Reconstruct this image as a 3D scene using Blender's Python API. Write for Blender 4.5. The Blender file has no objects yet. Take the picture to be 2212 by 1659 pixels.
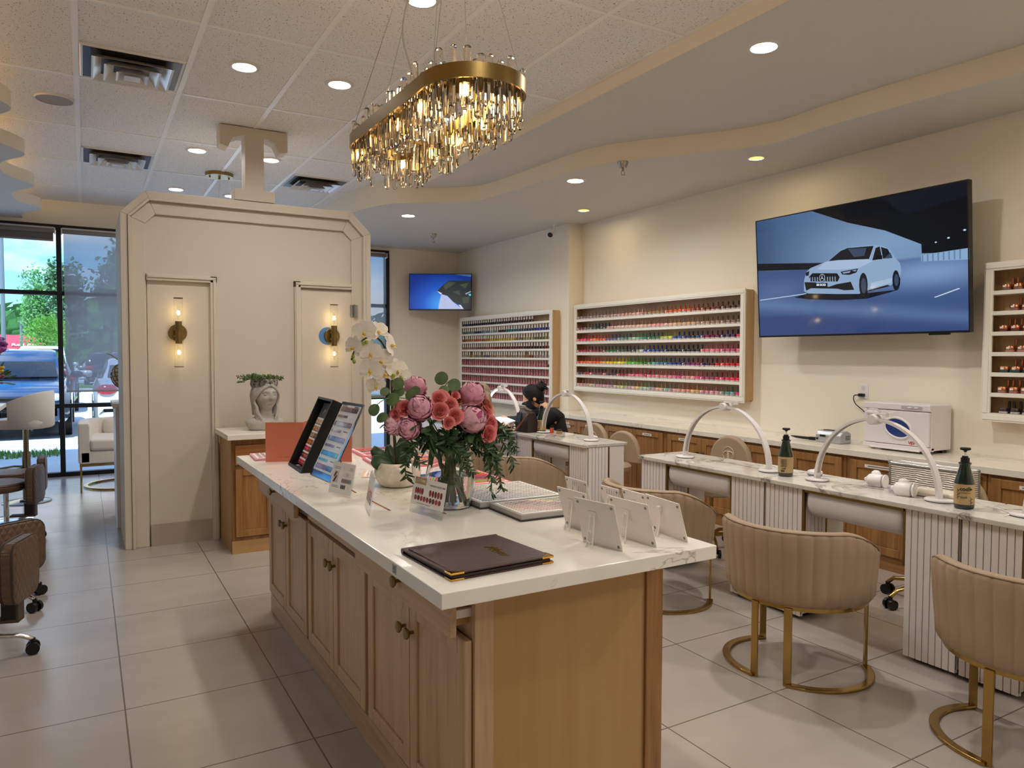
import bpy, bmesh, math, random
from mathutils import Vector as V, Matrix as Mx, Euler
S = bpy.context.scene
COL = S.collection
PI = math.pi
sin, cos = math.sin, math.cos
random.seed(7)
rnd = random.uniform

# ---------------------------------------------------------------- camera
YAW, PITCH, ROLL, EYE, FPX = .5281, .0389, .0031, 1.4614, 1579.36
fw = V((sin(YAW)*cos(PITCH), cos(YAW)*cos(PITCH), -sin(PITCH)))
r0 = V((cos(YAW), -sin(YAW), 0)); u0 = r0.cross(fw)
rr = r0*cos(ROLL) + u0*sin(ROLL); uu = u0*cos(ROLL) - r0*sin(ROLL)
cd = bpy.data.cameras.new('camera'); cam = bpy.data.objects.new('camera', cd); COL.objects.link(cam)
cam.matrix_world = Mx(((rr.x, uu.x, -fw.x, 0), (rr.y, uu.y, -fw.y, 0), (rr.z, uu.z, -fw.z, EYE), (0, 0, 0, 1)))
cd.sensor_fit = 'HORIZONTAL'; cd.sensor_width = 36; cd.lens = FPX/2212*36; cd.clip_end = 400; cd.clip_start = .02
S.camera = cam
S.view_settings.view_transform = 'Standard'; S.view_settings.look = 'None'
S.view_settings.exposure = 0.38; S.view_settings.gamma = 1.0; S.view_settings.use_curve_mapping = False
cy = S.cycles
cy.use_adaptive_sampling = True; cy.adaptive_threshold = .03
cy.max_bounces = 9; cy.diffuse_bounces = 4; cy.glossy_bounces = 4; cy.transmission_bounces = 10; cy.transparent_max_bounces = 16
cy.caustics_reflective = False; cy.caustics_refractive = True
cy.sample_clamp_indirect = 4.0; cy.blur_glossy = .5
try:
    cy.use_denoising = True
except Exception:
    pass

def lin(c):
    return c/12.92 if c <= .04045 else ((c+.055)/1.055)**2.4
def hx(s):
    return (lin(int(s[0:2], 16)/255), lin(int(s[2:4], 16)/255), lin(int(s[4:6], 16)/255), 1)

# ---------------------------------------------------------------- sky and sun
W = bpy.data.worlds.new('sky'); S.world = W; W.use_nodes = True
nt = W.node_tree; N = nt.nodes; N.clear()
out = N.new('ShaderNodeOutputWorld'); bg = N.new('ShaderNodeBackground'); bg.inputs[1].default_value = 1.75
tc = N.new('ShaderNodeTexCoord'); sp = N.new('ShaderNodeSeparateXYZ'); nt.links.new(tc.outputs['Generated'], sp.inputs[0])
rp = N.new('ShaderNodeValToRGB'); rp.color_ramp.elements[0].position = .0; rp.color_ramp.elements[0].color = hx('a8daf8')
rp.color_ramp.elements[1].position = .5; rp.color_ramp.elements[1].color = hx('2f86dc')
e = rp.color_ramp.elements.new(.16); e.color = hx('62b6ee')
nt.links.new(sp.outputs['Z'], rp.inputs[0])
mpn = N.new('ShaderNodeMapping'); mpn.inputs['Scale'].default_value = (1, 1, 2.6); nt.links.new(tc.outputs['Generated'], mpn.inputs[0])
nz = N.new('ShaderNodeTexNoise'); nz.inputs['Scale'].default_value = 3.4; nz.inputs['Detail'].default_value = 7; nt.links.new(mpn.outputs[0], nz.inputs[0])
cr = N.new('ShaderNodeValToRGB'); cr.color_ramp.elements[0].position = .47; cr.color_ramp.elements[0].color = (0, 0, 0, 1)
cr.color_ramp.elements[1].position = .62; cr.color_ramp.elements[1].color = (1, 1, 1, 1); nt.links.new(nz.outputs[0], cr.inputs[0])
mx = N.new('ShaderNodeMix'); mx.data_type = 'RGBA'; nt.links.new(cr.outputs[0], mx.inputs[0]); nt.links.new(rp.outputs[0], mx.inputs[6]); mx.inputs[7].default_value = (.92, .95, .97, 1)
nt.links.new(mx.outputs[2], bg.inputs[0]); nt.links.new(bg.outputs[0], out.inputs[0])

def lamp(name, kind, loc, energy, color=(1, 1, 1), rot=(0, 0, 0), **k):
    d = bpy.data.lights.new(name, kind); d.energy = energy; d.color = color
    for a, v in k.items(): setattr(d, a, v)
    o = bpy.data.objects.new(name, d); COL.objects.link(o); o.location = loc; o.rotation_euler = rot
    return o
sun = lamp('sun', 'SUN', (0, 0, 30), 7.0, (.86, .94, 1), angle=.01)
sun.rotation_euler = V((.25, .45, -1)).to_track_quat('-Z', 'Y').to_euler()
DOWN_E = 30.0            # radiance of a ceiling lamp lens
DOWN_W = 10.5            # power of each ceiling lamp
WASH_W = 2.6            # power of each yellowish wall washer

# ---------------------------------------------------------------- materials
MATS = {}
def nodes(name):
    m = bpy.data.materials.new(name); m.use_nodes = True
    t = m.node_tree; b = t.nodes['Principled BSDF']
    return m, t, b
def mat(name, col='808080', rough=.5, metal=0, spec=.5, es=0, ec=None, trans=0, ior=1.45, coat=0, objcol=False, bump=None, var=0, vs=6, sheen=0, sss=0):
    if name in MATS: return MATS[name]
    m, t, b = nodes(name)
    c = hx(col) if isinstance(col, str) else col
    b.inputs['Base Color'].default_value = c; b.inputs['Roughness'].default_value = rough; b.inputs['Metallic'].default_value = metal
    b.inputs['Specular IOR Level'].default_value = spec; b.inputs['IOR'].default_value = ior
    b.inputs['Transmission Weight'].default_value = trans; b.inputs['Coat Weight'].default_value = coat; b.inputs['Coat Roughness'].default_value = .06
    b.inputs['Sheen Weight'].default_value = sheen
    if sss: b.inputs['Subsurface Weight'].default_value = sss; b.inputs['Subsurface Radius'].default_value = (.02, .008, .004)
    if es:
        b.inputs['Emission Color'].default_value = hx(ec) if isinstance(ec, str) else (ec or c); b.inputs['Emission Strength'].default_value = es
    if objcol:
        oi = t.nodes.new('ShaderNodeObjectInfo'); t.links.new(oi.outputs['Color'], b.inputs['Base Color'])
    if var or bump:
        tcn = t.nodes.new('ShaderNodeTexCoord'); n = t.nodes.new('ShaderNodeTexNoise'); n.inputs['Scale'].default_value = vs; n.inputs['Detail'].default_value = 5
        t.links.new(tcn.outputs['Object'], n.inputs[0])
        if var:
            r = t.nodes.new('ShaderNodeValToRGB'); r.color_ramp.elements[0].position = .3; r.color_ramp.elements[1].position = .72
            r.color_ramp.elements[0].color = tuple(x*(1-var) for x in c[:3])+(1,); r.color_ramp.elements[1].color = tuple(min(1, x*(1+var)) for x in c[:3])+(1,)
            t.links.new(n.outputs[0], r.inputs[0]); t.links.new(r.outputs[0], b.inputs['Base Color'])
        if bump:
            n2 = t.nodes.new('ShaderNodeTexNoise'); n2.inputs['Scale'].default_value = bump[0]; n2.inputs['Detail'].default_value = 3; t.links.new(tcn.outputs['Object'], n2.inputs[0])
            bm_ = t.nodes.new('ShaderNodeBump'); bm_.inputs['Strength'].default_value = bump[1]; bm_.inputs['Distance'].default_value = .01
            t.links.new(n2.outputs[0], bm_.inputs['Height']); t.links.new(bm_.outputs[0], b.inputs['Normal'])
    MATS[name] = m
    return m
def oak(name, base, dark, light, axis='z', rough=.42, sc=1.0):
    if name in MATS: return MATS[name]
    m, t, b = nodes(name)
    tcn = t.nodes.new('ShaderNodeTexCoord'); mp = t.nodes.new('ShaderNodeMapping')
    oi = t.nodes.new('ShaderNodeObjectInfo'); mu = t.nodes.new('ShaderNodeMath'); mu.operation = 'MULTIPLY'; mu.inputs[1].default_value = 7.3
    t.links.new(oi.outputs['Random'], mu.inputs[0])
    cb = t.nodes.new('ShaderNodeCombineXYZ')
    for i in range(3): t.links.new(mu.outputs[0], cb.inputs[i])
    t.links.new(tcn.outputs['Object'], mp.inputs['Vector']); t.links.new(cb.outputs[0], mp.inputs['Location'])
    s = [9*sc, 9*sc, 9*sc]; s['xyz'.index(axis)] = .55*sc
    mp.inputs['Scale'].default_value = s
    n1 = t.nodes.new('ShaderNodeTexNoise'); n1.inputs['Scale'].default_value = 1.1; n1.inputs['Detail'].default_value = 2; n1.inputs['Distortion'].default_value = .6
    t.links.new(mp.outputs[0], n1.inputs[0])
    m1 = t.nodes.new('ShaderNodeMath'); m1.operation = 'MULTIPLY'; m1.inputs[1].default_value = 5.5; t.links.new(n1.outputs[0], m1.inputs[0])
    fr = t.nodes.new('ShaderNodeMath'); fr.operation = 'PINGPONG'; fr.inputs[1].default_value = 1; t.links.new(m1.outputs[0], fr.inputs[0])
    n2 = t.nodes.new('ShaderNodeTexNoise'); n2.inputs['Scale'].default_value = 9; n2.inputs['Detail'].default_value = 4; t.links.new(mp.outputs[0], n2.inputs[0])
    mm = t.nodes.new('ShaderNodeMath'); mm.operation = 'MULTIPLY_ADD'; mm.inputs[1].default_value = .30; t.links.new(fr.outputs[0], mm.inputs[0])
    m3 = t.nodes.new('ShaderNodeMath'); m3.operation = 'MULTIPLY'; m3.inputs[1].default_value = .78; t.links.new(n2.outputs[0], m3.inputs[0]); t.links.new(m3.outputs[0], mm.inputs[2])
    r = t.nodes.new('ShaderNodeValToRGB'); r.color_ramp.elements[0].position = .15; r.color_ramp.elements[0].color = hx(dark)
    r.color_ramp.elements[1].position = .8; r.color_ramp.elements[1].color = hx(light); e = r.color_ramp.elements.new(.45); e.color = hx(base)
    t.links.new(mm.outputs[0], r.inputs[0]); t.links.new(r.outputs[0], b.inputs['Base Color'])
    b.inputs['Roughness'].default_value = rough; b.inputs['Specular IOR Level'].default_value = .4
    bp = t.nodes.new('ShaderNodeBump'); bp.inputs['Strength'].default_value = .12; bp.inputs['Distance'].default_value = .004; t.links.new(n2.outputs[0], bp.inputs['Height']); t.links.new(bp.outputs[0], b.inputs['Normal'])
    MATS[name] = m
    return m
def marble(name, base, vein, sc=1.6, width=.025, rough=.12, cloud=.06):
    m, t, b = nodes(name)
    tcn = t.nodes.new('ShaderNodeTexCoord')
    n1 = t.nodes.new('ShaderNodeTexNoise'); n1.inputs['Scale'].default_value = sc; n1.inputs['Detail'].default_value = 6; n1.inputs['Roughness'].default_value = .62; n1.inputs['Distortion'].default_value = .9
    t.links.new(tcn.outputs['Object'], n1.inputs[0])
    r = t.nodes.new('ShaderNodeValToRGB'); el = r.color_ramp.elements
    c = hx(base); vn = hx(vein)
    el[0].position = .5-width; el[0].color = (0, 0, 0, 1); el[1].position = .5+width; el[1].color = (0, 0, 0, 1); e = el.new(.5); e.color = (1, 1, 1, 1)
    t.links.new(n1.outputs[0], r.inputs[0])
    n2 = t.nodes.new('ShaderNodeTexNoise'); n2.inputs['Scale'].default_value = 2.2; n2.inputs['Detail'].default_value = 4; t.links.new(tcn.outputs['Object'], n2.inputs[0])
    r2 = t.nodes.new('ShaderNodeValToRGB'); r2.color_ramp.elements[0].position = .34; r2.color_ramp.elements[0].color = (0, 0, 0, 1); r2.color_ramp.elements[1].position = .6
    t.links.new(n2.outputs[0], r2.inputs[0])
    mu = t.nodes.new('ShaderNodeMath'); mu.operation = 'MULTIPLY'; t.links.new(r.outputs[0], mu.inputs[0]); t.links.new(r2.outputs[0], mu.inputs[1])
    r3 = t.nodes.new('ShaderNodeValToRGB'); r3.color_ramp.elements[0].position = .3; r3.color_ramp.elements[0].color = tuple(x*(1-cloud*2) for x in c[:3])+(1,); r3.color_ramp.elements[1].position = .65; r3.color_ramp.elements[1].color = c
    n3 = t.nodes.new('ShaderNodeTexNoise'); n3.inputs['Scale'].default_value = 5; n3.inputs['Detail'].default_value = 6; t.links.new(tcn.outputs['Object'], n3.inputs[0]); t.links.new(n3.outputs[0], r3.inputs[0])
    mix = t.nodes.new('ShaderNodeMix'); mix.data_type = 'RGBA'; t.links.new(mu.outputs[0], mix.inputs[0]); t.links.new(r3.outputs[0], mix.inputs[6]); mix.inputs[7].default_value = vn
    t.links.new(mix.outputs[2], b.inputs['Base Color']); b.inputs['Roughness'].default_value = rough
    MATS[name] = m
    return m
def thin_glass(name, tint=(1, 1, 1, 1), refl=.06, rough=.0, dif=None, dw=0, graze=.8):
    m = bpy.data.materials.new(name); m.use_nodes = True; t = m.node_tree; t.nodes.clear()
    o = t.nodes.new('ShaderNodeOutputMaterial'); a = t.nodes.new('ShaderNodeBsdfTransparent'); a.inputs[0].default_value = tint
    g = t.nodes.new('ShaderNodeBsdfGlossy'); g.inputs['Roughness'].default_value = rough
    fz = t.nodes.new('ShaderNodeLayerWeight'); fz.inputs[0].default_value = .5
    pw = t.nodes.new('ShaderNodeMath'); pw.operation = 'POWER'; pw.inputs[1].default_value = 5; t.links.new(fz.outputs['Facing'], pw.inputs[0])
    ml = t.nodes.new('ShaderNodeMath'); ml.operation = 'MULTIPLY_ADD'; ml.inputs[1].default_value = graze if refl else 0; ml.inputs[2].default_value = refl*.7; t.links.new(pw.outputs[0], ml.inputs[0])
    x = t.nodes.new('ShaderNodeMixShader'); t.links.new(ml.outputs[0], x.inputs[0]); t.links.new(a.outputs[0], x.inputs[1]); t.links.new(g.outputs[0], x.inputs[2])
    last = x
    if dif:
        d = t.nodes.new('ShaderNodeBsdfDiffuse'); d.inputs[0].default_value = hx(dif); y = t.nodes.new('ShaderNodeMixShader'); y.inputs[0].default_value = dw
        tr = t.nodes.new('ShaderNodeBsdfTranslucent'); tr.inputs[0].default_value = hx(dif); z = t.nodes.new('ShaderNodeMixShader'); z.inputs[0].default_value = .5
        t.links.new(d.outputs[0], z.inputs[1]); t.links.new(tr.outputs[0], z.inputs[2])
        t.links.new(last.outputs[0], y.inputs[1]); t.links.new(z.outputs[0], y.inputs[2]); last = y
    t.links.new(last.outputs[0], o.inputs[0])
    MATS[name] = m
    return m

# ---------------------------------------------------------------- mesh builder
class B:
    def __init__(s): s.v = []; s.f = []; s.m = []
    def add(s, vs, fs, mi=0):
        o = len(s.v); s.v += [tuple(x) for x in vs]; s.f += [tuple(i+o for i in q) for q in fs]; s.m += [mi]*len(fs); return s
    def box(s, x0, x1, y0, y1, z0, z1, mi=0, M=None):
        p = [V((x, y, z)) for z in (z0, z1) for y in (y0, y1) for x in (x0, x1)]
        if M: p = [M @ q for q in p]
        return s.add(p, [(0, 2, 3, 1), (4, 5, 7, 6), (0, 1, 5, 4), (2, 6, 7, 3), (0, 4, 6, 2), (1, 3, 7, 5)], mi)
    def ring(s, loops, mi=0, cap=(True, True), closed=True, wrap=False):
        n = len(loops[0]); vs = [p for l in loops for p in l]; fs = []
        k = len(loops)
        for i in range(k if wrap else k-1):
            a, b_ = i*n, ((i+1) % k)*n
            for j in range(n if closed else n-1):
                q = (j+1) % n; fs.append((a+j, a+q, b_+q, b_+j))
        if closed and not wrap:
            if cap[0]: fs.append(tuple(range(n-1, -1, -1)))
            if cap[1]: fs.append(tuple((k-1)*n+j for j in range(n)))
        return s.add(vs, fs, mi)
    def cyl(s, p0, p1, r0, r1=None, n=16, mi=0):
        p0, p1 = V(p0), V(p1); r1 = r0 if r1 is None else r1; d = (p1-p0).normalized()
        a = d.orthogonal().normalized(); b_ = d.cross(a)
        L = [[p+(a*cos(2*PI*i/n)+b_*sin(2*PI*i/n))*r for i in range(n)] for p, r in ((p0, r0), (p1, r1))]
        return s.ring(L, mi)
    def lathe(s, prof, n=24, c=(0, 0, 0), mi=0, cap=(True, True), M=None, sx=1, sy=1):
        L = []
        for r, z in prof:
            l = [V((c[0]+r*cos(2*PI*i/n)*sx, c[1]+r*sin(2*PI*i/n)*sy, c[2]+z)) for i in range(n)]
            L.append([M @ p for p in l] if M else l)
        return s.ring(L, mi, cap)
    def tube(s, pts, r, n=8, mi=0, closed=False, flat=1.0):
        pts = [V(p) for p in pts]; k = len(pts); L = []; prev = None
        for i, p in enumerate(pts):
            if closed: d = pts[(i+1) % k]-pts[i-1]
            else: d = pts[min(i+1, k-1)]-pts[max(i-1, 0)]
            if d.length < 1e-9: d = V((0, 0, 1))
            d.normalize()
            a = d.orthogonal().normalized() if prev is None else (prev-d*prev.dot(d))
            if a.length < 1e-6: a = d.orthogonal()
            a.normalize(); prev = a; b_ = d.cross(a)
            q = r[i] if isinstance(r, (list, tuple)) else r
            L.append([p+a*cos(2*PI*j/n)*q+b_*sin(2*PI*j/n)*q*flat for j in range(n)])
        return s.ring(L, mi, wrap=closed)
    def sweep(s, pts, prof, up=(0, 0, 1), mi=0, closed=False):
        # prof: list of (side, up) offsets
        pts = [V(p) for p in pts]; k = len(pts); up = V(up); L = []
        for i, p in enumerate(pts):
            if closed: d0 = (pts[i]-pts[i-1]).normalized(); d1 = (pts[(i+1) % k]-pts[i]).normalized()
            else:
                d0 = (pts[i]-pts[max(i-1, 0)]); d1 = (pts[min(i+1, k-1)]-pts[i])
                d0 = d0.normalized() if d0.length else d1.normalized(); d1 = d1.normalized() if d1.length else d0
            d = (d0+d1).normalized(); sd = d.cross(up)
            sd = sd.normalized() if sd.length > 1e-6 else V((1, 0, 0)); c_ = max(.35, d.dot(d1))
            uq = sd.cross(d)
            L.append([p+sd*(a/c_)+uq*b_ for a, b_ in prof])
        return s.ring(L, mi, wrap=closed)
    def prism(s, poly, z0, z1, mi=0, M=None):
        n = len(poly); p = [V((x, y, z)) for z in (z0, z1) for x, y in poly]
        if M: p = [M @ q for q in p]
        fs = [tuple(range(n-1, -1, -1)), tuple(range(n, 2*n))]+[(i, (i+1) % n, n+(i+1) % n, n+i) for i in range(n)]
        return s.add(p, fs, mi)
    def ell(s, c, r, n=16, k=10, mi=0, M=None, fn=None):
        c = V(c); L = []
        for i in range(1, k):
            a = PI*i/k-PI/2
            l = []
            for j in range(n):
                t = 2*PI*j/n; d = V((cos(a)*cos(t), cos(a)*sin(t), sin(a)))
                p = V((d.x*r[0], d.y*r[1], d.z*r[2]))
                if fn: p = fn(d, p)
                l.append((M @ (p+c)) if M else p+c)
            L.append(l)
        return s.ring(L, mi)
    def grid(s, fn, nu, nv, mi=0):
        vs = [fn(i/nu, j/nv) for j in range(nv+1) for i in range(nu+1)]
        return s.add(vs, [(j*(nu+1)+i, j*(nu+1)+i+1, (j+1)*(nu+1)+i+1, (j+1)*(nu+1)+i) for j in range(nv) for i in range(nu)], mi)
    def quad(s, a, b_, c, d, mi=0): return s.add([a, b_, c, d], [(0, 1, 2, 3)], mi)
    def xf(s, M, start=0):
        s.v[start:] = [tuple(M @ V(p)) for p in s.v[start:]]; return s

def obj(name, b, mats, parent=None, loc=(0, 0, 0), rot=(0, 0, 0), smooth=None, bevel=0, seg=2, scale=None, solid=0):
    me = bpy.data.meshes.new(name); me.from_pydata([tuple(v) for v in b.v], [], b.f); me.update()
    if not isinstance(mats, (list, tuple)): mats = [mats]
    for m in mats: me.materials.append(m)
    if any(b.m): me.polygons.foreach_set('material_index', b.m)
    if smooth is not None:
        me.polygons.foreach_set('use_smooth', [True]*len(me.polygons))
        if smooth < 180:
            try: me.set_sharp_from_angle(angle=math.radians(smooth))
            except Exception: pass
    o = bpy.data.objects.new(name, me); COL.objects.link(o)
    o.location = loc; o.rotation_euler = rot
    if scale: o.scale = scale
    if parent: o.parent = parent
    if bevel:
        q = o.modifiers.new('bevel', 'BEVEL'); q.width = bevel; q.segments = seg; q.limit_method = 'ANGLE'; q.angle_limit = .6
    if solid:
        q = o.modifiers.new('solid', 'SOLIDIFY'); q.thickness = solid; q.offset = 0
    return o
def tag(o, label, cat, group=None, kind=None):
    o['label'] = label; o['category'] = cat
    if group: o['group'] = group
    if kind: o['kind'] = kind
    return o
def thing(name, label, cat, loc=(0, 0, 0), rz=0, group=None, rot=None):
    o = bpy.data.objects.new(name, None); COL.objects.link(o); o.empty_display_size = .05
    o.location = loc; o.rotation_euler = rot or (0, 0, rz)
    return tag(o, label, cat, group)
def struct(name, b, m, parent=None, **k):
    o = obj(name, b, m, parent, **k)
    if not parent: o['kind'] = 'structure'
    return o
def dup(root, loc=None, rz=None, label=None, group=None, rot=None):
    def cp(o, par):
        c = o.copy(); COL.objects.link(c)
        if par: c.parent = par; c.matrix_parent_inverse = o.matrix_parent_inverse.copy()
        for ch in o.children: cp(ch, c)
        return c
    r = cp(root, None)
    if loc is not None: r.location = loc
    if rz is not None: r.rotation_euler = (0, 0, rz)
    if rot is not None: r.rotation_euler = rot
    if label: r['label'] = label
    if group: r['group'] = group
    return r
def text(name, s, size, m, parent, M, bold=0, align='CENTER', shear=0, ext=.0003, spacing=1):
    cu = bpy.data.curves.new(name, 'FONT'); cu.body = s; cu.size = size; cu.extrude = ext; cu.offset = bold; cu.align_x = align; cu.align_y = 'CENTER'; cu.shear = shear; cu.space_character = spacing; cu.resolution_u = 3
    o = bpy.data.objects.new('tmp_text', cu); COL.objects.link(o)
    bpy.context.view_layer.update()
    dg = bpy.context.evaluated_depsgraph_get(); me = bpy.data.meshes.new_from_object(o.evaluated_get(dg)); bpy.data.objects.remove(o); bpy.data.curves.remove(cu)
    me.materials.clear(); me.materials.append(m); me.transform(M)
    q = bpy.data.objects.new(name, me); COL.objects.link(q)
    if parent: q.parent = parent
    return q
def frame(origin, xdir, ydir):
    x = V(xdir).normalized(); z = x.cross(V(ydir)).normalized(); y = z.cross(x)
    o = V(origin)
    return Mx(((x.x, y.x, z.x, o.x), (x.y, y.y, z.y, o.y), (x.z, y.z, z.z, o.z), (0, 0, 0, 1)))
def ringpts(rx, ry, n, a0=0, a1=2*PI, z=0, c=(0, 0)):
    return [(c[0]+rx*cos(a0+(a1-a0)*i/n), c[1]+ry*sin(a0+(a1-a0)*i/n), z) for i in range(n+1)]
def rrect(w, h, r, n=5):
    p = []
    for cx_, cy_, a in ((w/2-r, h/2-r, 0), (-w/2+r, h/2-r, PI/2), (-w/2+r, -h/2+r, PI), (w/2-r, -h/2+r, 1.5*PI)):
        p += [(cx_+r*cos(a+PI/2*i/n), cy_+r*sin(a+PI/2*i/n)) for i in range(n+1)]
    return p
def ordinal(i):
    w = 'zeroth first second third fourth fifth sixth seventh eighth ninth tenth eleventh twelfth thirteenth fourteenth fifteenth sixteenth seventeenth eighteenth nineteenth twentieth'.split()
    if i < 21: return w[i]
    tens = {2: 'twenty', 3: 'thirty', 4: 'forty', 5: 'fifty'}[i//10]
    return {2: 'twentieth', 3: 'thirtieth', 4: 'fortieth'}[i//10] if i % 10 == 0 else tens+'-'+w[i % 10]

def smooth3(p, n=5):
    p = [V(x) for x in p]
    o = []; q = [p[0]]+list(p)+[p[-1]]
    for i in range(1, len(q)-2):
        for k in range(n):
            t = k/n; o.append(.5*((2*q[i])+(-q[i-1]+q[i+1])*t+(2*q[i-1]-5*q[i]+4*q[i+1]-q[i+2])*t*t+(-q[i-1]+3*q[i]-3*q[i+1]+q[i+2])*t**3))
    return o+[p[-1]]

# shared materials
WALL = mat('cream wall paint', 'ede4d2', .75, spec=.25, bump=(180, .05))
PART = mat('shaded partition paint', 'cabfaf', .6, spec=.3)  # wall paint made darker, so the partition's shade sits in its colour
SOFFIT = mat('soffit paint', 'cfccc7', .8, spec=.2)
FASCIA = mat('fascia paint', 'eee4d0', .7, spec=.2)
GOLD = mat('polished gold', 'a98c50', .2, 1)
BRASS = mat('brushed brass', '8f7747', .36, 1)
CHROME = mat('chrome', 'd8d8d8', .12, 1)
BLACK = mat('black plastic', '0a0a0b', .35)
BLACKM = mat('black aluminium', '0d0d0f', .5)
WHITE = mat('white plastic', 'eae6e4', .3)
WHITEM = mat('white lacquer', 'e6dfda', .35)
TAUPE = mat('taupe leather', 'a28c72', .5, spec=.4, bump=(260, .08))
OAKV = oak('oak upright grain', 'bd9b78', 'a58361', 'caa987', 'z')
OAKH = oak('oak level grain', 'b89572', '9f7c5a', 'c6a682', 'y')
OAKD = oak('dark oak upright', '8f6338', '704a26', 'a37848', 'z', rough=.38)
OAKDH = oak('dark oak level', '8f6338', '704a26', 'a37848', 'y', rough=.38)
PLY = oak('maple ply', 'b48d5a', 'ad8651', 'b99463', 'z', sc=.3)
ISL = marble('island quartz', 'f1ebe0', 'bdb19f', .8, .0042, .14, .03)
DESKM = marble('desk marble', 'd9d4cb', '77726b', 2.4, .03, .09, .09)
QTZ = marble('counter quartz', 'e8e0d2', 'c9bfae', 1.2, .012, .22, .02)
GLASS = mat('clear glass', 'ffffff', 0, trans=1, ior=1.5)
PANE = thin_glass('window pane', (.93, .96, .97, 1), .05)
SHADE = thin_glass('mesh shade', (.80, .82, .86, 1), .0, dif='b4b4bc', dw=.46)
CLEAR = thin_glass('clear cover sheet', (.97, .97, .97, 1), .012, graze=.06)
ACRYL = thin_glass('acrylic', (.94, .95, .95, 1), .035, graze=.35)

# ================================================================ THE ROOM
def floor_mat():
    m, t, b = nodes('porcelain floor tile')
    tcn = t.nodes.new('ShaderNodeTexCoord'); mp = t.nodes.new('ShaderNodeMapping'); mp.inputs['Location'].default_value = (-.1172+.6126*20, -5.189+.6126*30, 0)
    t.links.new(tcn.outputs['Object'], mp.inputs[0])
    br = t.nodes.new('ShaderNodeTexBrick'); br.offset = 0; br.squash = 1
    for k, v in (('Scale', 1), ('Mortar Size', .0032), ('Mortar Smooth', .1), ('Bias', 0), ('Brick Width', .6126), ('Row Height', .6126)): br.inputs[k].default_value = v
    br.inputs['Color1'].default_value = hx('ada39b'); br.inputs['Color2'].default_value = hx('b3a9a0'); br.inputs['Mortar'].default_value = hx('6a5d53')
    t.links.new(mp.outputs[0], br.inputs[0])
    n = t.nodes.new('ShaderNodeTexNoise'); n.inputs['Scale'].default_value = 1.7; n.inputs['Detail'].default_value = 5; n.inputs['Roughness'].default_value = .55
    mp2 = t.nodes.new('ShaderNodeMapping'); mp2.inputs['Scale'].default_value = (1, 2.2, 1); t.links.new(tcn.outputs['Object'], mp2.inputs[0]); t.links.new(mp2.outputs[0], n.inputs[0])
    r = t.nodes.new('ShaderNodeValToRGB'); r.color_ramp.elements[0].position = .3; r.color_ramp.elements[0].color = (.86, .85, .84, 1); r.color_ramp.elements[1].position = .7; r.color_ramp.elements[1].color = (1, 1, 1, 1)
    t.links.new(n.outputs[0], r.inputs[0])
    mx = t.nodes.new('ShaderNodeMix'); mx.data_type = 'RGBA'; mx.blend_type = 'MULTIPLY'; mx.inputs[0].default_value = .8
    t.links.new(br.outputs[0], mx.inputs[6]); t.links.new(r.outputs[0], mx.inputs[7]); t.links.new(mx.outputs[2], b.inputs['Base Color'])
    rm = t.nodes.new('ShaderNodeMapRange'); rm.inputs[1].default_value = .3; rm.inputs[2].default_value = .7; rm.inputs[3].default_value = .21; rm.inputs[4].default_value = .25; t.links.new(n.outputs[0], rm.inputs[0]); t.links.new(rm.outputs[0], b.inputs['Roughness'])
    b.inputs['Specular IOR Level'].default_value = .9
    bp = t.nodes.new('ShaderNodeBump'); bp.inputs['Strength'].default_value = .5; bp.inputs['Distance'].default_value = .002; bp.invert = True; t.links.new(br.outputs[1], bp.inputs['Height']); t.links.new(bp.outputs[0], b.inputs['Normal'])
    return m
def ceil_mat():
    m, t, b = nodes('acoustic ceiling tile')
    tcn = t.nodes.new('ShaderNodeTexCoord'); mp = t.nodes.new('ShaderNodeMapping'); mp.inputs['Scale'].default_value = (1.5, .8, 1); t.links.new(tcn.outputs['Object'], mp.inputs[0])
    n = t.nodes.new('ShaderNodeTexNoise'); n.inputs['Scale'].default_value = 88; n.inputs['Detail'].default_value = 3; n.inputs['Roughness'].default_value = .7; t.links.new(mp.outputs[0], n.inputs[0])
    r = t.nodes.new('ShaderNodeValToRGB'); r.color_ramp.elements[0].position = .34; r.color_ramp.elements[0].color = hx('7a7068'); r.color_ramp.elements[1].position = .40; r.color_ramp.elements[1].color = hx('ebe8e5')
    t.links.new(n.outputs[0], r.inputs[0]); t.links.new(r.outputs[0], b.inputs['Base Color']); b.inputs['Roughness'].default_value = .9; b.inputs['Specular IOR Level'].default_value = .15
    bp = t.nodes.new('ShaderNodeBump'); bp.inputs['Strength'].default_value = .4; bp.inputs['Distance'].default_value = .004; t.links.new(n.outputs[0], bp.inputs['Height']); t.links.new(bp.outputs[0], b.inputs['Normal'])
    return m
XL, XR, XF, YB, YF, CZ = -4.6, 5.17, 4.98, -4.2, 10.2, 3.27
struct('floor', B().box(XL-.2, XR+.3, YB-.2, YF+.12, -.12, 0), floor_mat())
struct('ceiling', B().box(XL-.2, XR+.3, YB-.2, YF+.3, CZ, CZ+.12), ceil_mat())
TB = mat('ceiling grid bar', 'efece8', .35, spec=.6)
g = B()
for k in range(-7, 6):
    x = -.02+.61*k
    if x < 3.0: g.box(x-.016, x+.016, YB, YF, CZ-.006, CZ)
for k in range(-8, 5):
    y = 5.6+1.225*k
    if YB < y < YF: g.box(XL, 2.99, y-.012, y+.012, CZ-.005, CZ)
g.box(2.94, 2.97, YB, 7.0, CZ-.006, CZ)
struct('trim_1', g, TB)
struct('wall_right', B().box(XR, XR+.2, YB, 7.2, 0, CZ), WALL)
struct('wall_corner', B().box(XF, XR+.2, 7.2, YF, 0, CZ), WALL, bevel=.004)
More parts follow.
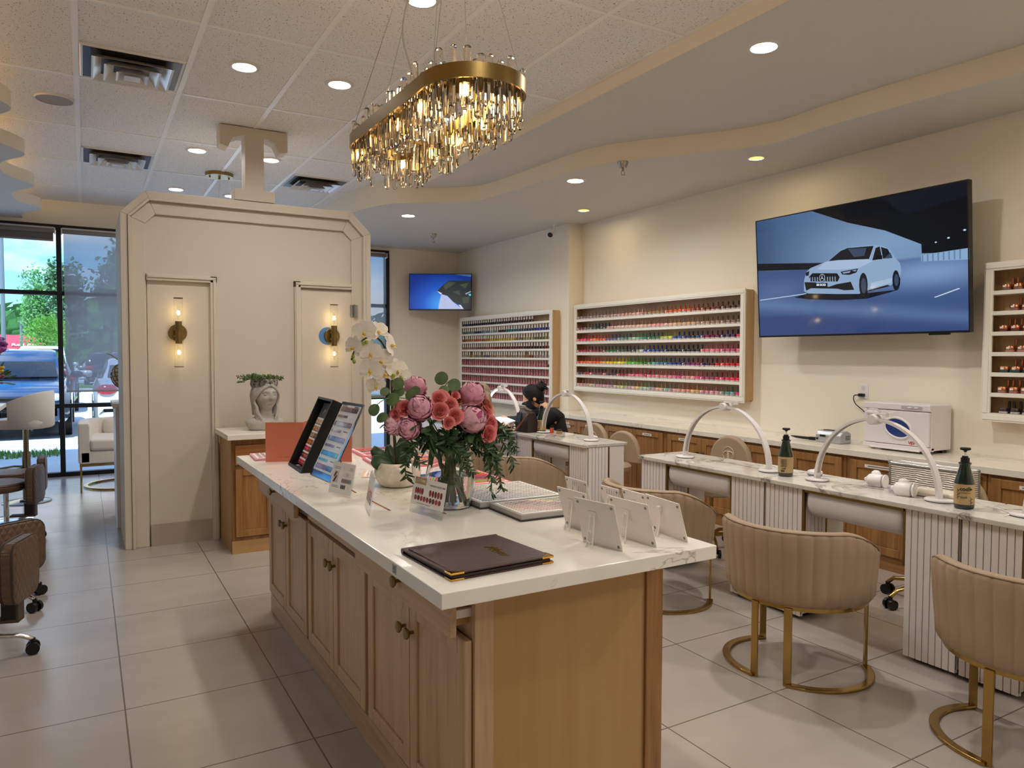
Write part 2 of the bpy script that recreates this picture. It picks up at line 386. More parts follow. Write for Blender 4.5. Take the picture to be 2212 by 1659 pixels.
struct('wall_back', B().box(XL, XR, YB-.2, YB, 0, CZ), WALL)
struct('wall_left', B().box(XL-.2, XL, YB, YF, 0, CZ), WALL)
struct('wall_front', B().box(XL, XR+.2, YF, YF+.2, 2.97, CZ+1.6).box(3.86, XR+.2, YF, YF+.2, 0, 2.97).box(XL-.2, XL, YF, YF+.2, 0, CZ), WALL)
struct('roof', B().box(XL-1, XR+6, YB-1, YF+.9, 4.87, 5.0), mat('roof deck', '8d8880', .8))
# lowered ceilings on the right: straight step, then the wavy soffit under it
path = [(4.62, -4.2), (4.62, -.5), (4.58, .8), (4.50, 2.0), (4.42, 2.85), (4.40, 3.3), (4.40, 3.72), (4.22, 4.1), (3.84, 4.6), (3.64, 5.0), (3.58, 5.65), (3.50, 6.5), (3.34, 6.78), (2.99, 7.06), (2.76, 7.25), (2.62, 7.6), (2.57, 8.0), (2.56, 9.0), (2.56, 10.2)]
def smooth_path(p, n=6):
    o = []
    q = [p[0]]+p+[p[-1]]
    for i in range(1, len(q)-2):
        for k in range(n):
            t = k/n
            o.append(tuple(.5*((2*q[i][a])+(-q[i-1][a]+q[i+1][a])*t+(2*q[i-1][a]-5*q[i][a]+4*q[i+1][a]-q[i+2][a])*t*t+(-q[i-1][a]+3*q[i][a]-3*q[i+1][a]+q[i+2][a])*t**3) for a in range(2)))
    return o+[p[-1]]
SP = smooth_path(path)
def soffit(name, edge, z0, z1, xw):
    # slab between an edge path and the wall, painted greige below and cream on its upright face
    b = B(); n = len(edge)
    lo = [(x, y, z0) for x, y in edge]; hi = [(x, y, z1) for x, y in edge]
    wl = [(xw, y, z0) for x, y in edge]
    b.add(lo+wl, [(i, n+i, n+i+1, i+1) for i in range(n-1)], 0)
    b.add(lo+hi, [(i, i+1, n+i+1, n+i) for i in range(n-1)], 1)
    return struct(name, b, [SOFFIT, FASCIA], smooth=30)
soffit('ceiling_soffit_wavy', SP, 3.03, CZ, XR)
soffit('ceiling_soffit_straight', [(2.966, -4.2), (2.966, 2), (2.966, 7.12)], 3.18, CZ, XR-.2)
# scalloped soffit on the left with a cove gap above it
sc = []
for i in range(0, 240):
    y = -4.2+i*.06
    sc.append((-.49+.108*cos(2*PI*(y-5.70)/1.25+.45*sin(2*PI*(y-5.70)/1.25)), y))
sc = [p for p in sc if p[1] < 10.2]+[(-.6, 10.2)]
b = B(); n = len(sc)
lo = [(x, y, 3.03) for x, y in sc]; hi = [(x, y, 3.14) for x, y in sc]; wl = [(XL, y, 3.03) for x, y in sc]; wh = [(XL, y, 3.14) for x, y in sc]
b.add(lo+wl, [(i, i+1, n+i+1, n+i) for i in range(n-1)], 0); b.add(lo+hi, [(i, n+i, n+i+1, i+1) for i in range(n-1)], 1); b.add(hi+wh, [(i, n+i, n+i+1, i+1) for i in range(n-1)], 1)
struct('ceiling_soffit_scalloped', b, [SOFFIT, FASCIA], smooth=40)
struct('trim_2', B().box(XL, -.95, YB, YF, 3.14, CZ), FASCIA)
COVE = mat('cove light strip', 'ffe2b0', .5, es=7, ec='ffdca6')
cv = obj('cove_light_strip', B().box(-.93, -.90, YB+.3, YF-.3, 3.145, 3.16), COVE)
tag(cv, 'warm light strip hidden on top of the scalloped soffit', 'light strip')

# ---------------------------------------------------------------- partition with its letter and doors
PY = 6.138
PX0, PX1, PZ, PC = .235, 2.15, 2.68, .17
def octo(x0, x1, z1, c, d=0):
    return [(x0+d, 0), (x1-d, 0), (x1-d, z1-c-d*.41), (x1-c-d*.41, z1-d), (x0+c+d*.41, z1-d), (x0+d, z1-c-d*.41)]
toXZ = Mx(((1, 0, 0, 0), (0, 0, -1, 0), (0, 1, 0, 0), (0, 0, 0, 1)))    # (x, z, depth) -> world, depth towards the camera
def xz(b, poly, y0, y1, mi=0):
    return b.prism(poly, -y1, -y0, mi, toXZ)
b = B(); xz(b, octo(PX0+.01, PX1-.01, PZ-.02, PC), PY+.03, PY+.75)
struct('wall_partition', b, PART)
def band(outer, inner, y0, y1, b=None, skip0=True):
    b = b or B(); n = len(outer)
    for i in range(n):
        if skip0 and i == 0: continue
        j = (i+1) % n
        xz(b, [outer[i], outer[j], inner[j], inner[i]], y0, y1)
    return b
tr = B()
o0, o1, o2 = octo(PX0, PX1, PZ, PC), octo(PX0, PX1, PZ, PC, .05), octo(PX0, PX1, PZ, PC, .07)
band(o0, o1, PY-.02, PY+.8, tr); band(o1, o2, PY-.035, PY+.1, tr); band(o2, octo(PX0, PX1, PZ, PC, .165), PY+.004, PY+.1, tr)
struct('trim_3', tr, PART, bevel=.004)
# casings round the two doors
def casing(x0, x1, z1, w=.05, left=True, right=True):
    q = B()
    if left: q.box(x0, x0+w, PY-.012, PY+.05, 0, z1); q.box(x0+.008, x0+w-.02, PY-.022, PY, 0, z1-.02)
    if right: q.box(x1-w, x1, PY-.012, PY+.05, 0, z1); q.box(x1-w+.02, x1-.008, PY-.022, PY, 0, z1-.02)
    q.box(x0, x1, PY-.012, PY+.05, z1-w, z1); q.box(x0+.008, x1-.008, PY-.022, PY, z1-.03, z1-.01)
    return q
q = casing(.404, .90, 2.07, left=False); struct('trim_4', q, PART, bevel=.003)
q = casing(1.50, 1.982, 2.07, right=False); struct('trim_5', q, PART, bevel=.003)
struct('door_1', B().box(.41, .85, PY+.02, PY+.05, .16, 2.02), PART)
d2 = struct('door_2', B().box(1.553, 2.007, PY+.015, PY+.05, .01, 2.005), PART, bevel=.003)
obj('hinge', B().box(1.975, 1.998, PY-.002, PY+.015, 1.79, 1.89).box(2.002, 2.03, PY-.016, PY+.01, 1.79, 1.89).cyl((2.003, PY-.016, 1.785), (2.003, PY-.016, 1.895), .007, n=8), mat('nickel hinge', '9a9a98', .3, 1), d2)
struct('baseboard_front', B().box(.41, .85, PY-.004, PY+.03, 0, .168), mat('baseboard tile', 'a99b8d', .35, var=.06, vs=5))
LT = [(-.26, 0), (.26, 0), (.26, -.155), (.20, -.17), (.165, -.095), (.105, -.07), (.072, -.07), (.072, -.487), (.155, -.487), (.155, -.575), (-.155, -.575), (-.155, -.487), (-.072, -.487), (-.072, -.07), (-.105, -.07), (-.165, -.095), (-.20, -.17), (-.26, -.155)]
q = B(); xz(q, [(1.195+x, CZ-.006+z) for x, z in LT][::-1], PY+.0, PY+.16)
lt = obj('letter_sign', q, PART, bevel=.003); tag(lt, 'large cream serif letter T standing on top of the partition', 'letter')

# ---------------------------------------------------------------- shop window
WY = 10.22
win = struct('window_1', B().box(XL, 3.86, WY-.03, WY+.06, 2.93, 2.985).box(XL, 3.86, WY-.03, WY+.06, 0, .05), BLACKM)
MX = [-4.3, -2.97, -1.62, -.25, 1.09, 2.45, 3.83]
for x in MX: obj('mullion', B().box(x-.026, x+.026, WY-.05, WY+.06, .05, 2.93), BLACKM, win)
for i in range(len(MX)-1):
    for z in (2.18, .845): obj('transom', B().box(MX[i]+.026, MX[i+1]-.026, WY-.03, WY+.06, z-.024, z+.024), BLACKM, win)
    obj('glass_pane', B().box(MX[i]+.02, MX[i+1]-.02, WY+.012, WY+.018, .05, 2.93), PANE, win)
def blind(i, z0, label):
    x0, x1 = MX[i]+.04, MX[i+1]-.04
    t = thing('roller_blind', label, 'blind', ((x0+x1)/2, WY-.09, 2.9), 0, 'roller blinds along the shop window')
    w = (x1-x0)/2
    obj('roller', B().cyl((-w, 0, 0), (w, 0, 0), .026, n=14), mat('roller tube', '7d7a78', .5), t, smooth=40)
    obj('bracket', B().box(-w-.012, -w, -.03, .04, -.035, .035).box(w, w+.012, -.03, .04, -.035, .035), mat('bracket', 'cfcfcf', .4, .6), t)
    obj('fascia_rail', B().box(-w, w, .03, .036, -.02, .05), mat('bracket', 'cfcfcf', .4, .6), t)
    if z0 < 2.6: obj('fabric', B().box(-w+.01, w-.01, .018, .0195, z0-2.9, -.01), SHADE, t)
    else: obj('fabric', B().box(-w+.01, w-.01, .018, .0195, z0-2.9, -.01), mat('blind cloth', '6f6a68', .8), t)
    obj('bottom_rail', B().box(-w+.01, w-.01, .008, .03, z0-2.9-.02, z0-2.9), mat('blind rail', '8f8c88', .5), t, bevel=.003)
blind(2, 2.80, 'roller blind rolled up to the top of the clear window bay')
blind(3, 1.03, 'grey see-through roller blind drawn down left of the panelled partition')
blind(5, .86, 'grey roller blind drawn down in the narrow window strip right of the partition')

# ================================================================ OUTSIDE
struct('ground', B().box(-90, 90, YF+.32, 14.2, -.2, -.03).box(-90, 90, 14.2, 150, -.2, -.06), mat('pale concrete', 'c6ccd2', .85, var=.06, vs=.8))
struct('kerb_strip', B().box(-90, 90, 14.05, 14.2, -.06, -.02), mat('kerb', 'b8b5ae', .8))
G = mat('grass', '6f9a45', .8, var=.3, vs=8)
q = B()
for i in range(900):
    x = rnd(-2.6, -.35); y = rnd(12.5, 13.15); a = rnd(0, PI); hh = rnd(.02, .07)
    q.add([(x-.012*cos(a), y-.012*sin(a), -.03), (x+.012*cos(a), y+.012*sin(a), -.03), (x+rnd(-.02, .02), y+rnd(-.02, .02), hh)], [(0, 1, 2)])
tag(obj('grass_tufts', q, G), 'scrap of low green weeds on the sunny pavement', 'grass', kind='stuff')
q = B()
for (x0, x1, y0, y1) in ((.2, 16, 24, 25.2), (-30, 40, 38, 41)): q.box(x0, x1, y0, y1, -.06, .06)
gi = obj('lawn_island', q, G); gi['kind'] = 'structure'
CARGLASS = mat('car glass', '10161c', .05, spec=.8)
TYRE = mat('tyre rubber', '151515', .7)
def car(name, label, paint, loc, rz, L=4.8, Wd=1.9, H=1.62, suv=True, group='cars parked outside the window'):
    t = thing(name, label, 'car', loc, rz, group)
    # profile along length (x forward from the nose at 0 backwards), list: x, belt height, roof height, half width at belt, half width at roof
    w = Wd/2
    body = B()
    st = [(0, .45, .62, .80), (.05, .32, .78, .90), (.35, .24, .92, .98), (1.25, .22, 1.03, 1.0), (1.5, .22, 1.06, 1.0), (L-1.0, .22, 1.1, 1.0), (L-.35, .24, 1.08, .99), (L-.05, .3, .98, .94), (L, .42, .7, .84)]
    loops = []
    for x, z0, z1, k in st:
        hw = w*k; loops.append([V((-x, y, z)) for y, z in ((-hw*.9, z0), (-hw, z0+.14), (-hw, z1-.2), (-hw*.93, z1-.03), (-hw*.8, z1), (hw*.8, z1), (hw*.93, z1-.03), (hw, z1-.2), (hw, z0+.14), (hw*.9, z0))])
    body.ring(loops); obj('body', body, paint, t, smooth=35)
    xe = L-.35 if suv else L-1.0
    cab = [(1.35, 1.03, .9, .86), (2.05 if suv else 2.2, H-.06, .8, .74), (2.6, H, .78, .72), (xe-.5, H-.02, .78, .72), (xe-.12 if suv else xe-.2, H-.12, .8, .74), (xe+.2 if suv else xe+.5, 1.07, .9, .86)]
    c = B(); loops = []
    for x, zt, kb, kt in cab: loops.append([V((-x, -w*kb, 1.0)), V((-x, -w*kt, max(zt-.03, 1.01))), V((-x, -w*kt*.9, zt)), V((-x, w*kt*.9, zt)), V((-x, w*kt, max(zt-.03, 1.01))), V((-x, w*kb, 1.0))])
    c.ring(loops); obj('cabin', c, paint, t, smooth=50)
    z1, z2 = 1.08, H-.12
    obj('windshield', B().add([(-1.36, -w*.78, z1), (-1.36, w*.78, z1), (-2.02, w*.70, z2), (-2.02, -w*.70, z2)], [(0, 1, 2, 3)]), CARGLASS, t, solid=.02)
    xr = xe+.19 if suv else xe+.46; xq = xe-.1 if suv else xe-.16
    obj('rear_window', B().add([(-xr, w*.76, z1+.03), (-xr, -w*.76, z1+.03), (-xq-.02, -w*.70, z2-.02), (-xq-.02, w*.70, z2-.02)], [(0, 1, 2, 3)]), CARGLASS, t, solid=.02)
    for sy in (-1, 1):
        obj('side_window', B().add([(-1.62, sy*w*.895, z1), (-xe+.05, sy*w*.895, z1), (-xe+.3, sy*w*.81, z2), (-2.12, sy*w*.81, z2)], [(0, 1, 2, 3)]), CARGLASS, t, solid=.025)
        obj('headlight', B().ell((-.12, sy*w*.72, .74), (.12, .2, .09), 12, 6), mat('headlamp', 'dfe6ea', .1, spec=.8), t, smooth=60)
        obj('taillight', B().ell((-L+.06, sy*w*.78, .9), (.1, .17, .1), 12, 6), mat('tail lamp', 'b3142a', .15, es=.3), t, smooth=60)
        obj('mirror', B().ell((-1.75, sy*(w+.1), 1.12), (.08, .12, .08), 10, 6), paint, t, smooth=60)
        for x in (.95, L-.95):
            o = obj('wheel', B().cyl((-x, sy*(w-.2), .33), (-x, sy*(w+.01), .33), .33, n=20), TYRE, t, smooth=40)
            obj('rim', B().cyl((-x, sy*(w-.02), .33), (-x, sy*(w+.015), .33), .21, n=12), mat('alloy rim', '9a9ea4', .3, .9), o)
    gr = obj('grille', B().box(-.03, .02, -w*.5, w*.5, .5, .76), BLACK, t, bevel=.01)
    obj('grille_bar', B().box(0, .03, -w*.5, w*.5, .6, .63).box(0, .03, -w*.5, w*.5, .68, .7), CHROME, gr)
    obj('number_plate', B().box(-L-.02, -L+.06, -.17, .17, .6, .76), mat('plate', 'e4e6ea', .4), t)
    return t
P_ = lambda n, c: mat(n, c, .2, .3, coat=1)
car('parked_car', 'dark blue sport utility car facing the window behind the bar stool', P_('navy paint', '1d3556'), (-1.25, 15.3, -.06), -PI/2, 4.9, 2.0, 1.62)
car('parked_car', 'white saloon car seen tail first low under the drawn blind', P_('white paint', 'f1f2f2'), (1.05, 19.4, -.06), PI/2, 4.7, 1.86, 1.45, False)
car('parked_car', 'dark blue hatchback beyond the white saloon, behind the grey blind', P_('blue paint', '24345c'), (1.35, 28, -.06), PI/2, 4.6, 1.85, 1.6)
car('parked_car', 'silver car beside the green verge, seen through the grey blind', P_('silver paint', 'a9b0b8'), (-1.1, 26.5, -.06), PI/2, 4.6, 1.82, 1.5)
car('parked_car', 'white van-like car in the far row right of the blue car roof', P_('white paint', 'f1f2f2'), (-1.4, 37, -.06), PI/2, 4.8, 1.9, 1.85)
car('parked_car', 'grey car in the far parking row behind the grey blind', P_('grey paint', '6c747c'), (3.2, 37, -.06), PI/2, 4.7, 1.9, 1.6)
car('parked_car', 'black car farthest back behind the grey blind', P_('black paint', '15181c'), (.9, 43, -.06), PI/2, 4.7, 1.9, 1.6)
BARK = mat('bark', '5d4a38', .9)
def leafmat(c, n): return mat(n, c, .6, var=.35, vs=.9)
def tree(label, loc, h, r, m, k=700, leaf=.28):
    t = thing('tree', label, 'tree', loc, rnd(0, 6), 'trees across the road')
    tk = B().tube([(0, 0, 0), (.05, 0, h*.3), (0, .05, h*.6)], [r*.08, r*.06, r*.03], 8)
    for i in range(5):
        a = i*1.26; tk.tube([(0, 0, h*(.3+.05*i)), (cos(a)*r*.35, sin(a)*r*.35, h*(.5+.06*i))], [r*.03, r*.012], 5)
    obj('trunk', tk, BARK, t)
    c = B(); cl = [(V((rnd(-1, 1), rnd(-1, 1), rnd(-.8, 1))).normalized()*rnd(.35, .75)) for _ in range(14)]
    for i in range(k):
        o = cl[i % 14]; d = V((rnd(-1, 1), rnd(-1, 1), rnd(-1, 1))); d = d.normalized()*rnd(.2, .48)
        p = o+d; p = V((p.x*r, p.y*r, h*.62+p.z*h*.36)); a = V((rnd(-1, 1), rnd(-1, 1), rnd(-1, 1))).normalized(); e = a.orthogonal().normalized()
        s = leaf*rnd(.6, 1.2); c.add([p-a*s, p+e*s*.6, p+a*s, p-e*s*.6], [(0, 1, 2, 3)])
    obj('crown', c, m, t)
LG1, LG2, LG3 = leafmat('8cc25a', 'spring leaves'), leafmat('4f8a45', 'green leaves'), leafmat('3f6b3e', 'dark leaves')
tree('bright green young tree standing low against the middle mullion', (-1.75, 44, -.06), 3.9, 1.3, LG1, 2400, .085)
tree('tall blue-green tree rising behind the bright young tree', (-2.2, 58, -.06), 7.6, 1.7, LG2, 3000, .115)
for i, (x, y, h, r, l) in enumerate(((1.3, 46, 8.2, 1.7, 'tall dark tree behind the blind near the partition edge'), (-.8, 50, 7.4, 1.3, 'rounded dark tree behind the blind beside the mullion'), (5.6, 48, 8, 2.0, 'dark tree mostly hidden by the partition edge'))):
    tree(l, (x, y, -.06), h, r, LG3, 2200, .15)
q = B()
for i in range(4200):
    x = rnd(-60, 50); y = rnd(92, 108); z = rnd(0, 6.0)*(1+.25*sin(x*.5)+.15*sin(x*1.7)); s = rnd(.5, 1.1); a = rnd(0, PI)
    q.add([(x-s, y, z-s*.5), (x+s*cos(a), y+s*.4, z-s*.3), (x+s*.6, y, z+s), (x-s*.7, y-s*.3, z+s*.7)], [(0, 1, 2, 3)])
tag(obj('treeline', q, LG2), 'distant green belt of woods beyond the shops', 'trees', kind='stuff')
st = thing('shop_building', 'red roofed shop with white letters far across the road', 'building', (-5.25, 80, -.06))
obj('shop_wall', B().box(-2.0, 2.0, 0, 4, 0, 2.1), mat('shop wall', 'd8cfc4', .8), st)
obj('shop_roof', B().add([(-2.3, -.4, 2.0), (2.3, -.4, 2.0), (2.3, 4.4, 2.0), (-2.3, 4.4, 2.0), (-1.8, 2, 3.3), (1.8, 2, 3.3)], [(0, 1, 5, 4), (1, 2, 5), (2, 3, 4, 5), (3, 0, 4)]), mat('red roof', 'b03a4a', .6), st)
text('shop_lettering', 'Red Pot', .62, mat('white letter', 'f4f4f4', .5), st, frame((.5, -.02, 2.36), (1, 0, 0), (0, .879, .476)), .012)
sg = thing('roadside_sign', 'tall roadside sign with dark, green and red panels', 'sign', (-2.5, 62, -.06))
obj('pole', B().box(-.06, .06, -.05, .05, 0, 3.25), mat('sign pole', '6d7478', .5), sg)
for nme, z0, z1, c in (('dark_panel', 3.85, 4.2, '30343c'), ('green_panel', 3.5, 3.85, '2f9a66'), ('red_panel', 3.2, 3.5, 'c8502f')): obj(nme, B().box(-.34, .34, -.08, .08, z0, z1), mat(nme, c, .5), sg)
for (x, y, h, l) in ((-3.75, 60, 6.2, 'grey street lamp post left of the roadside sign'), (-3.32, 42, 14, 'tall utility pole at the left picture edge')):
    lp = thing('lamp_post' if h < 10 else 'utility_pole', l, 'pole', (x, y, -.06))
    obj('pole', B().cyl((0, 0, 0), (0, 0, h if h > 10 else h*.6), .1, .07, 8), mat('galvanised', '7d868c', .5, .5), lp)
    if h > 10:
        obj('crossarm', B().box(-1.1, 1.1, -.06, .06, h-1.2, h-1.05).box(-.9, .9, -.06, .06, h-4.2, h-4.05), BARK, lp)
        w = B()
        for k, zz in enumerate((h-1.1, h-4.1, h-6)): w.tube([(x_, .3*k, zz+.0016*(x_-18)**2-.5) for x_ in range(0, 40, 4)], .02, 5)
        obj('cable', w, BLACK, lp)
    else: obj('lamp_head', B().box(-.1, .9, -.15, .15, h*.6-.05, h*.6+.1), mat('galvanised', '7d868c', .5, .5), lp)

# ================================================================ CEILING FITTINGS
LENS = mat('lit lens', 'ffffff', .5, es=DOWN_E, ec='fff6ec'); LENSY = mat('warm lit lens', 'f4d98a', .5, es=3, ec='ffd04a')
TRIMW = mat('lamp trim', 'd7d2cc', .4)
dl = None
def downlight(x, y, z, label, m=LENS, r=.066):
    global dl
    t = thing('downlight', label, 'ceiling light', (x, y, z), 0, 'recessed ceiling lights')
    obj('trim_ring', B().lathe([(r+.004, -.001), (r+.006, -.010), (r+.03, -.004), (r+.032, 0), (r+.004, 0)], 32, cap=(False, False)), TRIMW, t, smooth=50)
    obj('lens', B().cyl((0, 0, -.003), (0, 0, 0), r, n=28), m, t)
    warm = m is LENSY
    q = lamp('downlight_beam', 'AREA', (0, 0, -.006), WASH_W if warm else DOWN_W*(1.5 if x > 3 else .8 if y > 4 else 1), (1, .80, .50) if warm else (1, .965, .92), shape='DISK', size=r*1.9, spread=2.75 if not warm else 3.1); q.parent = t
downlight(.893, 4.875, CZ, 'round white downlight right of the nearer air vent')
downlight(1.497, 4.862, CZ, 'round white downlight between the nearer vent row and the chandelier')
downlight(.884, 7.06, CZ, 'round white downlight left of the letter T')
downlight(1.516, 7.055, CZ, 'round white downlight half hidden behind the stem of the letter T')
downlight(.886, 8.82, CZ, 'small far downlight just above the chamfered partition corner')
downlight(1.47, 8.87, CZ, 'far downlight almost hidden by the foot of the letter T')
downlight(1.506, 3.505, CZ, 'downlight cut by the top picture edge above the chandelier')
downlight(3.281, 2.863, 3.18, 'large white downlight in the flat strip above the car television')
downlight(3.81, 5.418, 3.03, 'white downlight in the wavy soffit left of the nearer sprinkler')
downlight(3.156, 7.73, 3.03, 'white downlight in the wavy soffit above the beach television')
downlight(4.60, 4.07, 3.03, 'yellow tinted spotlight in the soffit above the middle polish rack', LENSY, .05)
downlight(4.654, 6.46, 3.03, 'yellow tinted spotlight in the soffit near the wall corner camera', LENSY, .05)
for x, y, z in ((.89, 1.0, CZ), (-2.8, 2.6, 3.03), (-2.4, -.8, 3.03), (3.6, .2, 3.18), (3.3, -2.2, 3.18), (1.5, -2.2, CZ), (4.4, -1.6, 3.03)):
    downlight(x, y, z, 'white downlight beyond the picture edge')
for y in (1.68, -.71): downlight(4.6, y, 3.03, 'yellow tinted spotlight beyond the picture edge', LENSY, .05)
VENTM = mat('vent metal', 'dad7d4', .3, .35)
def vent(x, y, label, s=.28):
    t = thing('air_vent', label, 'air vent', (x, y, CZ), 0, 'square ceiling air vents')
    def fr(a, b_, z0, z1):
        q = B(); L = [[(-k, -k, z), (k, -k, z), (k, k, z), (-k, k, z)] for k, z in ((a, z0), (b_, z1), (b_-.012, z1+.003), (a-.012, z0+.006))]
        q.ring([[V(p) for p in l] for l in L], cap=(False, False)); return q
    obj('outer_frame', fr(s+.01, s+.0, -.001, -.014), VENTM, t); obj('throat', B().box(-s*.95, s*.95, -s*.95, s*.95, -.012, -.009), BLACK, t)
    for k, (a, b_) in enumerate(((.62, .80), (.40, .56), (.18, .32))): obj('louvre', fr(s*a, s*b_, -.013-.006*k, -.045-.012*k), VENTM, t)
    obj('centre_plate', B().box(-s*.16, s*.16, -s*.16, s*.16, -.072, -.066), VENTM, t)
vent(.285, 5.27, 'large square metal air vent nearest the camera'); vent(.285, 7.72, 'square metal air vent behind the first one, left of letter T'); vent(2.12, 7.77, 'square metal air vent between the letter T and chandelier')
sp_ = thing('ceiling_speaker', 'round pale grey speaker grille flush in the ceiling tiles', 'speaker', (-.157, 6.18, CZ))
obj('grille', B().cyl((0, 0, -.008), (0, 0, 0), .115, n=32), mat('speaker grille', '9c9894', .7, bump=(500, .4)), sp_); obj('rim', B().lathe([(.115, -.01), (.122, -.01), (.124, 0), (.115, 0)], 32, cap=(False, False)), TRIMW, sp_, smooth=40)
CH2 = mat('sprinkler metal', 'a8a29a', .25, 1)
for x, y, l in ((3.788, 4.72, 'chrome fire sprinkler hanging from the soffit right of the white downlight'), (3.91, 8.73, 'chrome fire sprinkler above the beach television')):
    t = thing('fire_sprinkler', l, 'sprinkler', (x, y, 3.03))
    obj('escutcheon', B().lathe([(.045, 0), (.045, -.006), (.03, -.045), (.026, -.05)], 20), CH2, t, smooth=40); obj('pipe', B().cyl((0, 0, -.05), (0, 0, -.075), .009, n=10), CH2, t)
    obj('yoke', B().tube([(-.014, 0, -.075), (-.018, 0, -.09), (-.008, 0, -.108)], .003, 6).tube([(.014, 0, -.075), (.018, 0, -.09), (.008, 0, -.108)], .003, 6), CH2, t); obj('deflector', B().cyl((0, 0, -.108), (0, 0, -.112), .018, n=14), CH2, t)
cp = obj('sprinkler_cover', B().lathe([(.05, 0), (.048, -.008), (0.02, -.012)], 24), SOFFIT, loc=(4.607, 8.88, 3.03), smooth=40); tag(cp, 'flat round cover plate on the soffit beside the far sprinkler', 'cover plate')
cm = thing('security_camera', 'small white bullet camera hanging at the wall corner under the soffit', 'camera', (4.86, 7.36, 3.03))
obj('mount', B().cyl((0, 0, 0), (0, 0, -.012), .035, n=16).tube([(0, 0, -.012), (0, 0, -.05), (-.02, -.01, -.08)], .011, 8), WHITE, cm, smooth=40)
d = V((-.62, -.45, -.5)).normalized(); p0 = V((-.02, -.01, -.09))
obj('housing', B().cyl(p0-d*.05, p0+d*.09, .034, n=18), WHITE, cm, smooth=40); obj('lens_face', B().cyl(p0+d*.089, p0+d*.093, .031, n=18), BLACK, cm)
rs = thing('pendant_canopy', 'round brass canopy with thin wires behind the letter T', 'hanging lamp', (1.189, 7.857, CZ))
obj('plate', B().cyl((0, 0, 0), (0, 0, -.035), .13, n=28), BRASS, rs, smooth=40)
obj('wires', B().tube([(.09, 0, -.03), (.2, .2, -.75)], .0022, 5).tube([(-.09, 0, -.03), (-.3, .1, -.75)], .0022, 5).tube([(0, .09, -.03), (.1, .5, -.75)], .0022, 5).tube([(0, -.09, -.03), (-.1, -.25, -.75)], .0022, 5), CHROME, rs)
obj('boss', B().cyl((0, 0, -.035), (0, 0, -.06), .012, n=10).cyl((.09, 0, -.035), (.09, 0, -.05), .008, n=8).cyl((-.09, 0, -.035), (-.09, 0, -.05), .008, n=8), BRASS, rs)
obj('ring_band', B().sweep(ringpts(.45, .18, 40)[:-1], [(-.005, -.03), (.005, -.03), (.005, .03), (-.005, .03)], closed=True), BRASS, rs, loc=(0, .15, -.78))

# ---------------------------------------------------------------- chandelier
CX, CYC, CZB, HW, HL = 1.232, 2.80, 2.40, .19, .40      # half width, half straight length
ch = thing('chandelier', 'long oval crystal chandelier with a brass band and glass rods', 'chandelier', (CX, CYC, CZB))
def track(r, n=24, hl=HL):
    p = [(r*cos(a), hl+r*sin(a)) for a in [PI*i/n for i in range(n+1)]]
    return p+[(r*cos(a), -hl+r*sin(a)) for a in [PI+PI*i/n for i in range(n+1)]]
tp = [(x, y, 0) for x, y in track(HW)]
obj('band', B().sweep(tp, [(-.004, 0), (.004, 0), (.004, .052), (-.004, .052)], closed=True), BRASS, ch, smooth=30)
tin = [(x, y, 0) for x, y in track(HW-.085)]
obj('inner_band', B().sweep(tin, [(-.004, -.02), (.004, -.02), (.004, .03), (-.004, .03)], closed=True), BRASS, ch, smooth=30)
def along(r, n):
    pts = track(r, 40); pts.append(pts[0]); ls = [0]
    for i in range(1, len(pts)): ls.append(ls[-1]+math.dist(pts[i], pts[i-1]))
    o = []; k = 0
    for i in range(n):
        s = ls[-1]*(i+.5)/n
        while ls[k+1] < s: k += 1
        f = (s-ls[k])/(ls[k+1]-ls[k]); a, b_ = pts[k], pts[k+1]
        o.append((a[0]+(b_[0]-a[0])*f, a[1]+(b_[1]-a[1])*f, math.atan2(b_[1]-a[1], b_[0]-a[0])))
    return o
CRY = mat('crystal', 'fffaf2', 0, trans=1, ior=1.52)
def rodmesh(w=.0085, L=1.0):
    q = B(); p = [(w*cos(2*PI*i/6)*1.1, w*.75*sin(2*PI*i/6)) for i in range(6)]
    q.ring([[V((x*k, y*k, z*L)) for x, y in p] for z, k in ((0, .55), (.03, 1), (.97, 1), (1, .6))]); return q
rods = [rodmesh(.0145), rodmesh(.0125), rodmesh(.0135)]
first = []
for k, (x, y, a) in enumerate(along(HW-.016, 58)):
    up = .025+rnd(.0, .075); dn = rnd(.06, .135)
    if k < 3: o = obj('crystal_rod', rods[k], CRY, ch); first.append(o)
    else: o = first[k % 3].copy(); COL.objects.link(o); o.parent = ch
    o.location = (x, y, -dn); o.rotation_euler = (rnd(-.05, .05), rnd(-.05, .05), a+rnd(-.3, .3)); o.scale = (1, 1, dn+.03+up)
q = B()
for r, n, lo in ((HW-.036, 66, (.06, .15)), (HW-.085+.016, 56, (.06, .14)), (HW-.103, 40, (.05, .12))):
    for x, y, a in along(r, n):
        s = len(q.v); dn = rnd(*lo); up = rnd(.0, .05)
        m = rodmesh(rnd(.008, .0125), dn+.03+up); q.add(m.v, m.f)
        q.xf(Mx.Translation((x, y, -dn)) @ Mx.Rotation(a+rnd(-.5, .5), 4, 'Z') @ Mx.Rotation(rnd(-.06, .06), 4, 'X'), s)
icr = obj('inner_crystals', q, CRY, ch); icr['kind'] = 'stuff'
BULB = mat('chandelier bulb', 'ffd9a0', .4, es=45, ec='ffc878')
fr = B()
for s in (-1, 1):
    fr.box(-HW, HW, s*.3-.004, s*.3+.004, .012, .02)
    fr.box(s*(HW-.045)-.004, s*(HW-.045)+.004, -.5, .5, .012, .02)
obj('support_bars', fr, BRASS, ch)
